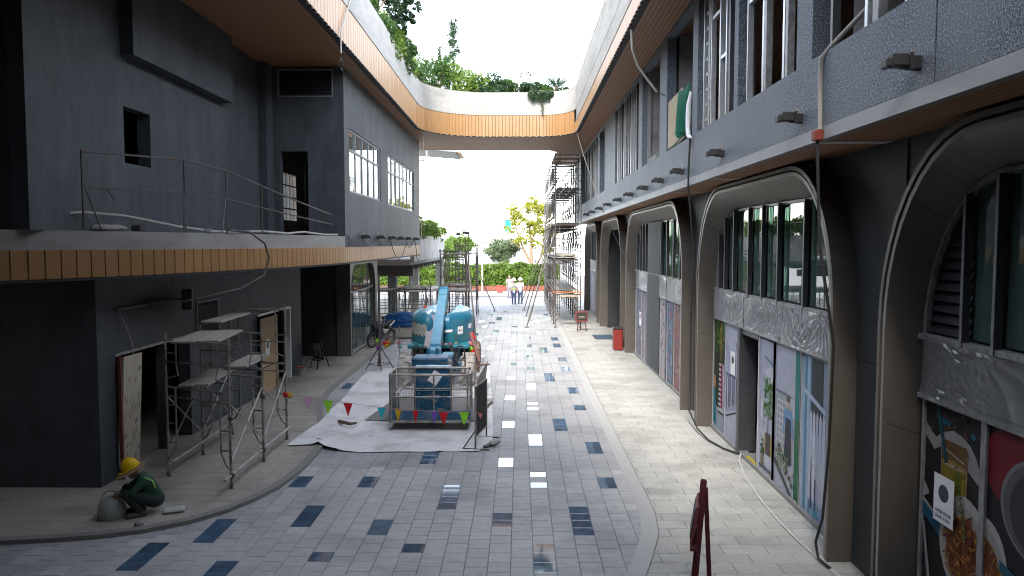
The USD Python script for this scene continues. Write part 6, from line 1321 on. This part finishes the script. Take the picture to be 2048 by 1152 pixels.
# three people far down the street
def walker(label, loc, a, top, legs, hat, stride=.12, vest=None, bag=None, s=1.0):
    t = thing('person', label, 'person', loc, a)
    J = dict(hL=(.09, 0, .90, .09), hR=(-.09, 0, .90, .09), w=(0, 0, 1.05, .115), c=(0, 0, 1.28, .13), sL=(.17, 0, 1.40, .055), sR=(-.17, 0, 1.40, .055), n=(0, -.01, 1.46, .055), n2=(0, -.015, 1.53, .052), hd=(0, -.005, 1.62, .092), jw=(0, -.05, 1.56, .055), br=(0, -.035, 1.65, .075), no=(0, -.108, 1.60, .012), no2=(0, -.09, 1.63, .011), eL=(.09, 0, 1.61, .016), eR=(-.09, 0, 1.61, .016),
             lL=(.22, .03, 1.13, .042), lR=(-.22, -.02, 1.13, .042), wL=(.23, -.06, .90, .027), wR=(-.24, -.08, .90, .027), kL=(.09, -stride * .7, .49, .056), kR=(-.09, stride * .3, .49, .056), aL=(.09, -stride, .08, .036), aR=(-.09, stride, .10, .036), tL=(.1, -stride - .17, .035, .03), tR=(-.1, stride - .15, .045, .03), gL=(.09, -stride + .03, .04, .034), gR=(-.09, stride + .04, .06, .034))
    B = [('hL', 'hR', 'w'), ('w', 'c'), ('c', 'sL', 'sR'), ('c', 'n'), ('n', 'n2'), ('n2', 'hd'), ('hd', 'jw', 'br'), ('no', 'no2'), ('no2', 'br'), ('eL', 'hd'), ('eR', 'hd')]
    for q in 'LR': B += [('s' + q, 'l' + q), ('l' + q, 'w' + q), ('h' + q, 'k' + q), ('k' + q, 'a' + q), ('a' + q, 'g' + q), ('g' + q, 't' + q)]
    hand_bones(J, B, 'l', (.23, -.06, .90), (0, -.15, -.98), (0, -.98, .15), (-1, 0, 0), .3); hand_bones(J, B, 'r', (-.24, -.08, .90), (0, -.15, -.98), (0, -.98, .15), (1, 0, 0), .3)
    part('body', MB().tm(chain(J, B, .045)), 'skin', t, smooth=True)
    Jc = {k: (*v[:3], v[3] + .02) for k, v in J.items()}; Jc['hem'] = (0, 0, .88, .135); Jc['sl'] = (.21, .02, 1.2, .062); Jc['sr'] = (-.21, -.01, 1.2, .062)
    part('shirt', MB().tm(chain(Jc, [('hem', 'w'), ('w', 'c'), ('c', 'sL', 'sR'), ('sL', 'sl'), ('sR', 'sr')], .05)), ink(top), t, smooth=True)
    part('trousers', MB().tm(chain(Jc, [('hL', 'hR'), ('hL', 'kL'), ('kL', 'aL'), ('hR', 'kR'), ('kR', 'aR')], .05)), ink(legs), t, smooth=True)
    for q, k in (('L', 1), ('R', -1)): g_, tt_ = J['g' + q], J['t' + q]; part('shoe', MB().tm(chain(dict(a=(*g_[:3], .05), b=(*tt_[:3], .042)), [('a', 'b')], .03)), ink((0.06, 0.05, 0.05)), t, smooth=True)
    part('hair', MB().tm(chain(dict(a=(0, .02, 1.66, .088), b=(0, .03, 1.60, .08)), [('a', 'b')], .03)), 'hair', t, smooth=True)
    face(t, (0, -.005, 1.61), np.eye(3))
    if hat: helmet(t, (0, 0, 1.665), ink(hat, .4))
    if vest: part('vest', MB().tm(chain(dict(a=(0, 0, 1.02, .145), c=(0, 0, 1.30, .158), l=(.13, 0, 1.42, .05), r=(-.13, 0, 1.42, .05)), [('a', 'c'), ('c', 'l', 'r')], .05)), ink(vest), t, smooth=True); part('vest_band', MB().lathe([(.150, -.03), (.164, 0), (.152, .03)], 24, (0, 0, 1.1)), ink((0.42, 0.50, 0.10)), t)
    if bag: part('backpack_strap', MB().path([(.12, -.15, 1.1), (.13, -.16, 1.3), (.12, -.05, 1.46), (.12, .1, 1.42)], .02, 6), ink(bag), t)
    return t
walker('person in white helmet and olive vest, far street end', (-.42, 51.3, 0), .05, (0.52, 0.52, 0.53), (0.04, 0.055, 0.13), (0.75, 0.75, 0.75), .1, (0.25, 0.27, 0.22))
walker('person in white helmet and white shirt with dark strap, far street end', (.02, 51.9, 0), -.1, (0.62, 0.62, 0.66), (0.06, 0.09, 0.16), (0.75, 0.75, 0.75), -.1, None, (0.05, 0.05, 0.09))
walker('bareheaded person in a pinkish shirt behind two helmeted walkers', (-.82, 57.5, 0), .0, (0.36, 0.27, 0.27), (0.20, 0.20, 0.24), None, .08)

# ------------------------------------------------------------------ plants
gen = np.random.default_rng(12)
def leaves(mb, cen, rad, n, size, flat=0.0, shell=.45):
    """n leaf blades (folded diamonds) in an ellipsoid, denser towards its surface"""
    d = gen.normal(size=(n, 3)); d /= np.linalg.norm(d, axis=1, keepdims=True)
    r = shell + (1 - shell) * gen.random(n) ** .6
    c = np.asarray(cen) + d * r[:, None] * np.asarray(rad)
    a = gen.normal(size=(n, 3)); a[:, 2] *= (1 - flat) ; a /= np.linalg.norm(a, axis=1, keepdims=True)
    b_ = np.cross(a, gen.normal(size=(n, 3))); b_ /= np.linalg.norm(b_, axis=1, keepdims=True); nn = np.cross(a, b_)
    s = size * gen.uniform(.6, 1.3, n)[:, None]
    v = np.stack([c - a * s, c + b_ * s * .42 + nn * s * .12, c + a * s, c - b_ * s * .42 + nn * s * .12], 1).reshape(-1, 3)
    k = np.arange(n)[:, None] * 4
    mb.add(v, np.vstack([k + [0, 1, 2], k + [0, 2, 3]])); return mb
def clumps(mb, cen, rad, nc, n, size, cr=.4, seed=0, zmin=None):
    g = np.random.default_rng(seed)
    for k in range(nc):
        d = g.normal(size=3); d /= np.linalg.norm(d); c = np.asarray(cen) + d * np.asarray(rad) * g.uniform(.35, 1.0)
        if zmin is not None and c[2] < zmin: c[2] = zmin + abs(c[2] - zmin) * .3
        leaves(mb, c, np.asarray(rad) * cr * g.uniform(.6, 1.25), n // nc, size)
    return mb
def limb(mb, pts, r0, r1, n=7): pts = np.asarray(pts, float); return mb.path(pts, np.linspace(r0, r1, len(pts)), n)
def shrub(name, label, loc, rad, n, size, m, seed, cat='shrub', nc=12, stems=5):
    t = thing(name, label, cat, loc); g = np.random.default_rng(seed); mb = MB(); clumps(mb, (0, 0, rad[2] * .75), rad, nc, n, size, .45, seed, .02)
    part('foliage', mb, m, t); sb = MB()
    for k in range(stems): a = g.uniform(0, 6.3); limb(sb, [(0, 0, 0), (rad[0] * .3 * math.cos(a), rad[1] * .3 * math.sin(a), rad[2] * .6), (rad[0] * .6 * math.cos(a), rad[1] * .6 * math.sin(a), rad[2] * 1.1)], .014, .005, 5)
    part('stems', sb, 'bark', t, kind='stuff'); return t
ZP = 10.95
# terrace planting on the left parapet
for k, (y, x, rx, rz, m, lab) in enumerate(((20.5, -4.9, .5, .5, 'leaf_green', 'leafy shrub at the top of the left parapet under the overhanging tree'), (22.5, -4.85, .55, .55, 'leaf_dark', 'dark leafy shrub at the top edge of the picture on the left parapet'), (24.6, -4.75, .6, .6, 'leaf_green', 'green shrub spilling over the left parapet beside the tree trunk'), (26.6, -4.7, .65, .6, 'leaf_bright', 'bright green shrub on the left parapet just below the tree crown'),
                                           (28.6, -4.65, .6, .6, 'leaf_green', 'green shrub on the left parapet, third from the bridge corner'), (30.6, -4.6, .65, .55, 'leaf_bright', 'bright shrub on the left parapet, second from the bridge corner'), (32.6, -4.6, .7, .6, 'leaf_green', 'green shrub on the left parapet next to the bridge corner'))):
    shrub('parapet_shrub', lab, (x, y, ZP - .1), (rx, 1.25, rz * 1.15), 2600, .08, m, 40 + k)
for k, (x, y, rx, rz, m, lab) in enumerate(((-3.9, 35.0, 1.0, 1.05, 'leaf_green', 'thick green shrub on the bridge corner below the tall narrow tree'), (-2.7, 35.3, .95, .8, 'leaf_bright', 'bright green shrub on the bridge to the right of its left corner'), (-1.6, 35.4, .85, .6, 'leaf_dark', 'dark rounded shrub on the bridge between the tall narrow tree and the middle'),
                                           (-.5, 35.4, .8, .45, 'leaf_green', 'low loose shrub at the middle of the bridge parapet'), (.45, 35.4, .6, .42, 'leaf_dark', 'low dark shrub right of the middle of the bridge parapet'), (1.3, 35.4, .5, .35, 'leaf_green', 'green shrub on the bridge left of the palm'), (2.1, 35.4, .45, .3, 'leaf_dark', 'small dark shrub on the bridge right of the palm'))):
    shrub('bridge_shrub', lab, (x, y, ZP + .05), (rx, .6, rz), 2600, .08, m, 60 + k)
t = thing('hanging_vine', 'trailing vine hanging over the concrete of the bridge below the palm', 'vine', (.75, 34.3, 11.0)); mb = MB(); sb = MB()
for k in range(26):
    x = gen.uniform(-.35, .75); L = gen.uniform(.08, .38) if k else 1.0; x = .22 if k == 0 else x; pts = [(x, .1, .16), (x + .03, -.10, .02), (x + .05, -.11, -L * .6), (x + gen.uniform(-.05, .08), -.1, -L)]; limb(sb, pts, .008, .004, 4)
    for s in np.linspace(0, 1, 16): leaves(mb, np.array(pts[1]) * (1 - s) + np.array(pts[3]) * s, (.09, .05, .07), 6, .05)
part('foliage', mb, 'leaf_dark', t); part('stems', sb, 'bark', t, kind='stuff')
t = thing('climbing_vine', 'thin arching vine standing above the bridge parapet left of the palm', 'vine', (.15, 35.3, 11.0)); mb = MB(); sb = MB()
arc = np.array([(-.5, 0, 0), (-.35, 0, .6), (-.05, 0, 1.0), (.25, 0, 1.1), (.4, 0, .8), (.42, 0, .2)]); limb(sb, arc, .015, .006, 5); limb(sb, [(.1, 0, 0), (.15, 0, .6), (.22, 0, 1.1)], .012, .006, 5)
for p in arc[1:]: leaves(mb, p, (.16, .12, .14), 34, .06)
part('foliage', mb, 'leaf_dark', t); part('stems', sb, 'bark', t)
def fronds(t, n, L, m, seed, up=.9, w=.05, droop=.6):
    g = np.random.default_rng(seed)
    for k in range(n):
        a = k * 2.399 + g.uniform(-.2, .2); e = up * (1 - .75 * k / n) + .1; mb = MB(); q = 12; dirh = V(math.cos(a), math.sin(a), 0); side = V(-math.sin(a), math.cos(a), 0); l = L * g.uniform(.85, 1.1)
        pts = [dirh * l * s * math.cos(e) + V(0, 0, l * (s * math.sin(e) - droop * .45 * s * s)) for s in np.linspace(0, 1, q)]
        mb.path(pts, np.linspace(.012, .003, q), 4)
        for i in range(2, q):
            for s in (-1, 1):
                b0_ = pts[i]; tip = b0_ + side * s * l * .26 * math.sin(math.pi * (i + 1) / (q + 2)) + (pts[i] - pts[i - 1]) * 1.6 - V(0, 0, .03 * l); mid = (b0_ + tip) / 2; nrm = (pts[i] - pts[i - 1]) * .28
                mb.add([b0_, mid + nrm, tip, mid - nrm], [[0, 1, 2, 3]])
        part('frond', mb, m, t)
t = thing('palm', 'dark spiky palm on the right end of the bridge parapet', 'palm', (1.72, 35.5, 11.5)); fronds(t, 24, 1.15, 'leaf_dark', 5); part('trunk', MB().lathe([(.12, -.8), (.1, .05), (.0, .1)], 10), 'bark', t)
t = thing('palm', 'bright feathery palm among the shrubs of the left bridge corner', 'palm', (-3.35, 35.9, 11.1)); fronds(t, 14, 1.1, 'leaf_bright', 8, 1.1); part('trunk', MB().lathe([(.08, -.3), (.06, .05), (.0, .1)], 10), 'bark', t)
t = thing('dead_palm', 'withered grey palm stump with two upright stalks near the left bridge corner', 'palm', (-3.6, 36.4, 11.0)); part('stalk', MB().path([(-.3, 0, 0), (-.36, 0, .8), (-.4, 0, 1.15)], [.05, .08, .04], 6), 'plank', t); part('stalk', MB().path([(.1, 0, 0), (.2, 0, .9), (.28, 0, 1.3)], [.05, .07, .03], 6), 'plank', t)
def column_tree(label, loc, h, r, n, seed):
    t = thing('narrow_tree', label, 'tree', loc); mb = MB(); sb = MB(); g = np.random.default_rng(seed); limb(sb, [(0, 0, 0), (.05, 0, h * .4), (-.03, 0, h * .75), (.02, 0, h)], .05, .008)
    for k in range(26):
        z = h * (.08 + .92 * k / 26); rr_ = r * (1 - (k / 26) ** 1.6 * .8) * g.uniform(.4, 1.2); a = g.uniform(0, 6.3); c = (rr_ * .7 * math.cos(a), rr_ * .7 * math.sin(a), z); leaves(mb, c, (r * .34, r * .34, h * .045), n // 26, .075); limb(sb, [(0, 0, z - .15), c], .012, .004, 4)
    part('crown', mb, 'leaf_dark', t); part('trunk', sb, 'bark', t)
column_tree('tall narrow dark tree rising from the left end of the bridge terrace', (-3.25, 36.6, 11.0), 4.0, .55, 1500, 3)
column_tree('shorter slim dark tree just left of the tall narrow one', (-3.95, 37.0, 11.0), 2.9, .28, 500, 4)
def tree(label, loc, trunk, branches, crown, m, n, size, mbk, seed, name='tree', cr=.32):
    t = thing(name, label, 'tree', loc); sb = MB(); limb(sb, trunk[0], trunk[1], trunk[2], 9)
    for pts, r0, r1 in branches: limb(sb, pts, r0, r1, 6)
    part('trunk', sb, mbk, t); mb = MB(); w = sum(a[1][0] * a[1][1] * a[1][2] for a in crown)
    for k, (c, r) in enumerate(crown): clumps(mb, c, r, max(9, int(26 * min(1.4, r[0]))), int(n * r[0] * r[1] * r[2] / w), size, cr, seed + k)
    part('crown', mb, m, t); return t
tree('overhanging tree with dark leaves above the left parapet at the top of the picture', (-4.85, 25.6, 10.9), ([(0, 0, 0), (.05, .1, .8), (.0, .2, 1.8), (.1, .3, 3)], .07, .03), [([(0, .1, .8), (.3, .4, 1.2), (.75, .6, 1.5)], .03, .01), ([(0, .2, 1.2), (.5, -.3, 1.6), (.9, -.2, 1.9)], .03, .01), ([(0, .2, 1.0), (.3, .9, 1.3), (.6, 1.6, 1.2)], .03, .01)],
     [((.6, .8, 1.25), (.6, 1.0, .5)), ((.85, -.1, 1.55), (.6, .9, .5)), ((.45, 1.8, 1.0), (.45, .8, .4)), ((.3, .2, 2.0), (.8, 1.2, .6)), ((-.2, .8, .9), (.5, 1.3, .6)), ((1.0, 1.0, 1.5), (.4, .7, .4))], 'leaf_dark', 8000, .065, 'bark', 90, 'overhanging_tree', cr=.28)
# far street end: hedge, planter, trees
hd = thing('hedge', 'long clipped hedge in a low red planter closing the far end of the street', 'hedge', (-5, 67.4, 0))
mb = MB(); n = 15000; c = np.column_stack([gen.uniform(-8.5, 8.6, n), np.where(gen.random(n) < .7, -.55 + .25 * np.abs(gen.normal(size=n)), gen.uniform(-.5, .6, n)), .25 + 2.15 * gen.random(n) ** .85])
c[:, 2] += (meshkit.noise(c * [1.2, 1, 0], 3) - .5) * .35; c[:, 1] += (meshkit.noise(c * [1.5, 0, 2.0], 5) - .5) * .5
for q in c.reshape(-1, 3, 3)[:, 0]: pass
a = gen.normal(size=(n, 3)); a /= np.linalg.norm(a, axis=1, keepdims=True); b_ = np.cross(a, gen.normal(size=(n, 3))); b_ /= np.linalg.norm(b_, axis=1, keepdims=True); s = .13 * gen.uniform(.6, 1.3, n)[:, None]
v = np.stack([c - a * s, c + b_ * s * .5, c + a * s, c - b_ * s * .5], 1).reshape(-1, 3); k = np.arange(n)[:, None] * 4; mb.add(v, np.vstack([k + [0, 1, 2], k + [0, 2, 3]]))
part('foliage', mb, 'leaf_bright', hd); sb = MB()
for x in np.arange(-8.2, 8.4, .7): limb(sb, [(x, .1, .2), (x + .1, .15, 1.2), (x - .1, .1, 2.1)], .03, .01, 5)
part('stems', sb, 'bark', hd, kind='stuff'); part('hedge_core', MB().b(-8.3, 8.4, -.1, .45, .25, 2.0), 'soil', hd)
part('planter_wall', MB().rbox((0, -1.1, .17), (18, .3, .34), .02), ink((0.17, 0.060, 0.04)), hd); part('planter_wall', MB().rbox((0, -.85, .3), (18, .25, .25), .02), ink((0.15, 0.055, 0.036)), hd)
mb = MB(); strip(mb, sbox(2.2, 65.2, 9, 66.0), .03); whole('grass_verge', mb, ink((0.30, 0.22, 0.04), .9), 'dry yellow verge at the foot of the far hedge on the right', 'verge')
pb = thing('red_planter', 'small red box standing on the ground before the far hedge', 'box', (-1.75, 64.2, 0)); part('tub', MB().rbox((0, 0, .28), (.5, .45, .56), .03), ink((0.36, 0.06, 0.05)), pb); part('rim', MB().rbox((0, 0, .57), (.56, .5, .06), .015), ink((0.30, 0.05, 0.04)), pb)
lp2 = thing('lamp_post', 'thin pale lamp post in front of the far hedge', 'lamp post', (-3.3, 65.0, 0)); part('pole', MB().lathe([(.09, 0), (.07, .3), (.05, 4.2), (0, 4.2)], 10), 'steel_pale', lp2); part('lamp_head', MB().lathe([(.05, 4.2), (.16, 4.3), (.14, 4.55), (0, 4.62)], 12), 'trim_grey', lp2)
tree('airy yellow-green tree with a forked reddish trunk behind the far hedge', (1.25, 68.6, 0), ([(0, 0, 0), (-.05, 0, 1.5), (-.25, 0, 2.6)], .26, .18),
     [([(-.25, 0, 2.4), (-.9, .1, 3.6), (-1.5, .2, 5.2), (-1.9, .2, 6.8)], .15, .03), ([(-.2, 0, 2.5), (-.2, .2, 4.4), (-.5, .3, 6.2), (-.6, 0, 8.0)], .15, .03), ([(-.1, 0, 1.6), (.7, .1, 3.0), (1.0, .1, 5.0), (1.3, 0, 7.2)], .14, .03), ([(-.2, .2, 4.4), (.3, .2, 5.6), (.5, .1, 7.4)], .08, .02), ([(-.9, .1, 3.6), (-1.8, 0, 4.2), (-2.4, 0, 4.6)], .08, .02), ([(-.1, 0, 1.4), (-.9, .1, 2.4), (-1.6, .1, 3.0)], .1, .03)],
     [((-1.4, 0, 6.6), (1.1, 1.3, .9)), ((-.2, .1, 7.6), (1.2, 1.4, .8)), ((.9, 0, 7.2), (1.1, 1.3, 1.0)), ((.2, .2, 5.6), (1.3, 1.4, .9)), ((1.4, .1, 5.2), (.9, 1.2, 1.0)), ((-1.2, .1, 4.6), (.9, 1.1, .6)), ((1.2, .1, 3.6), (.8, 1, .8)), ((-2.2, 0, 5.4), (.7, .9, .5)), ((.1, .1, 4.2), (.8, .9, .5)), ((-1.9, 0, 7.4), (.6, .8, .5))], 'leaf_yellow', 12000, .10, 'bark_far', 120, cr=.24)
tree('rounded pale green tree left of the forked tree behind the far hedge', (-1.7, 71.5, 0), ([(0, 0, 0), (0, 0, 2.4)], .14, .1), [([(0, 0, 2.0), (-.8, 0, 3.4)], .07, .03), ([(0, 0, 2.2), (.8, 0, 3.6)], .07, .03)], [((0, 0, 3.3), (1.7, 1.5, 1.2)), ((.5, 0, 3.9), (1.2, 1.1, .9))], 'leaf_pale', 8000, .12, 'bark_far', 140, cr=.3)
tree('low pale tree behind the middle scaffold tower', (-6.6, 70.0, 0), ([(0, 0, 0), (0, 0, 2.5)], .14, .1), [([(0, 0, 2.0), (.7, 0, 3.6)], .06, .03)], [((0, 0, 3.8), (1.8, 1.5, 1.3)), ((1.4, 0, 4.2), (1.2, 1, .8))], 'leaf_bright', 4000, .16, 'bark_far', 150, cr=.4)

# far left wing: balcony with planting, columns, covered work platform
fb = thing('far_balcony_wing', 'grey concrete balcony wing on columns beyond the left building', 'building', (-5.3, 45, 0))
part('balcony_wall', MB().rbox((-.1, -.2, 3.95), (.2, 15, 1.35), .02), 'concrete_grey', fb); part('slab', MB().b(-6, -.2, -7.7, 7.3, 3.1, 3.4), 'concrete_grey', fb)
for k in range(9): part('joist', MB().b(-6, -.1, -7.2 + k * 1.8, -7.1 + k * 1.8, 2.88, 3.1), 'steel_dark', fb)
for x, y in ((-1.9, -3.0), (-1.0, -.5), (-1.9, 5.0), (-.3, 6.8)): part('column', MB().rbox((x, y, 1.55), (.48, .48, 3.1), .02), 'dark_render' if x < -1.5 else 'concrete_grey', fb)
part('lower_beam', MB().b(-6, -.3, -6.0, -5.7, 2.5, 2.85), 'steel_dark', fb)
for k in range(8): part('guard_post', MB().tube((-.1, -7 + 2 * k, 4.6), (-.1, -7 + 2 * k, 5.3), .02, 5), 'steel', fb)
part('guard_rail', MB().tube((-.1, -7, 5.28), (-.1, 7.2, 5.28), .02, 5), 'steel', fb)
for k in range(4): shrub('balcony_shrub', ['leafy shrub on the far left balcony wing, nearest one', 'leafy shrub on the far left balcony wing, second one', 'leafy shrub on the far left balcony wing, third one', 'leafy shrub on the far left balcony wing, farthest one'][k], (-5.9, 39.8 + 3.2 * k, 4.5), (.8, 1.5, .62), 900, .13, 'leaf_bright', 160 + k)
wp = thing('work_platform', 'low work platform covered with white sheets under the far left balcony wing', 'platform', (-7.2, 43.6, 0))
part('top', MB().rbox((0, 0, 1.5), (4.6, 3.0, .08), .01), 'steel_dark', wp); rr = np.stack(np.meshgrid(np.linspace(-2.35, 2.35, 36), np.linspace(-1.6, 1.5, 22), indexing='ij'), -1); z = 1.56 + .08 * meshkit.noise(np.dstack([rr * 2.2, 0 * rr[..., :1]]), 5); z[:, 0] -= .16
part('white_sheets', MB().add(np.dstack([rr, z]).reshape(-1, 3), [[i * 22 + j, (i + 1) * 22 + j, (i + 1) * 22 + j + 1, i * 22 + j + 1] for i in range(35) for j in range(21)]), 'white_sheet', wp, smooth=True)
for x in (-2.2, -.8, .7, 2.2):
    for y in (-1.4, 1.4): part('leg', MB().tube((x, y, 0), (x, y, 1.5), .03, 6), 'steel_dark', wp)
for z in (.5, 1.0): part('side_rail', MB().tube((-2.2, -1.4, z), (2.2, -1.4, z), .022, 6), 'steel_dark', wp)
for k in range(9): part('leaning_bar', MB().tube((-.2 + .25 * k, -1.7, .0), (-.15 + .27 * k, -1.45, 1.35), .018, 5), 'steel_dark' if k % 3 else 'steel_pale', wp)
bt = thing('blue_tarpaulin', 'crumpled dark blue tarpaulin heap behind the wall side of the boom lift', 'tarpaulin', (-5.2, 33.0, .09)); ii = trimesh.creation.icosphere(3, 1); v = np.asarray(ii.vertices); v = v * [.95, .6, .42] * (1 + .5 * (meshkit.fbm(v * 2.6, 3, 9)[:, None] - .5)); v[:, 2] = np.maximum(v[:, 2] + .25, .0) + .42; part('sheet', MB().add(v, ii.faces), ink((0.008, 0.05, 0.14)), bt); part('crate', MB().rbox((.1, -.1, .22), (1.3, .8, .44), .02), 'plank', bt)
cn = thing('steel_canopy', 'steel canopy projecting from the far end of the left side under the bridge', 'canopy', (-5.4, 47, 9.7))
part('canopy_plate', MB().box((.0, 0, .15), (3.0, 4.0, .1), R=np.array([[1, 0, .08], [0, 1, 0], [-.08, 0, 1]])), 'trim_grey', cn); part('canopy_plate', MB().box((1.2, .2, .12), (1.2, 3.4, .05), R=np.array([[1, 0, .16], [0, 1, 0], [-.16, 0, 1]])), ink((0.45, 0.30, 0.2)), cn)
for k in range(3): part('bracket', MB().bar((-1.2 + .5 * k, -2, .45), (-.9 + .5 * k, -1.9, .1), .06, .06), 'paper', cn)
part('pipe', MB().path([(-1.6, -1.9, -.5), (-.4, -1.9, -.5), (-.2, -1.9, -.4), (-.2, -1.9, .1)], .06, 8), 'steel', cn)
# terrace railing on the right parapet and the pale tower beyond it
rl = thing('terrace_railing', 'thin metal railing on the right roof parapet', 'railing', (2.62, 24, 11.06))
for k in range(11): part('post', MB().tube((0, -10 + 2 * k, 0), (.08, -10 + 2 * k, .85), .016, 6), 'steel', rl)
part('top_rail', MB().tube((.08, -10, .85), (.08, 10, .85), .02, 6), 'steel', rl); part('mid_rail', MB().tube((.04, -10, .45), (.04, 10, .45), .012, 6), 'steel', rl)
part('thick_rail', MB().tube((-.02, 7.5, .25), (.0, 10.5, 1.0), .035, 6), 'steel_dark', rl)
tw = thing('tower_block', 'pale high-rise block beyond the right roof edge', 'building', (7.4, 95, 0)); part('wall', MB().b(0, 16, 0, 14, 0, 52), 'paper', tw)
for f in range(16):
    for x in (1.0, 4.2, 7.4, 10.6):
        w = part('window', MB().rbox((x + .8, .0, 3.4 + f * 3.1), (1.7, .12, 1.7), .02), 'paper', tw); part('pane', MB().b(x + .1, x + 1.5, -.08, -.062, 2.7 + f * 3.1, 4.1 + f * 3.1), ink((0.5, 0.54, 0.56), .1), w)
for f in range(16): part('balcony_slab', MB().b(-.3, -.02, 1, 4, 2.2 + f * 3.1, 3.2 + f * 3.1), 'paper', tw)
bn2 = thing('banner', 'bright turquoise banner on a pole far behind the trees', 'banner', (-1.45, 84, 0)); part('cloth', MB().rbox((.1, 0, 6.2), (.68, .03, 1.3), .01), ink((0.02, 0.42, 0.48)), bn2); part('pole', MB().tube((-.26, 0, 0), (-.26, 0, 7.0), .05, 7), 'steel_pale', bn2)
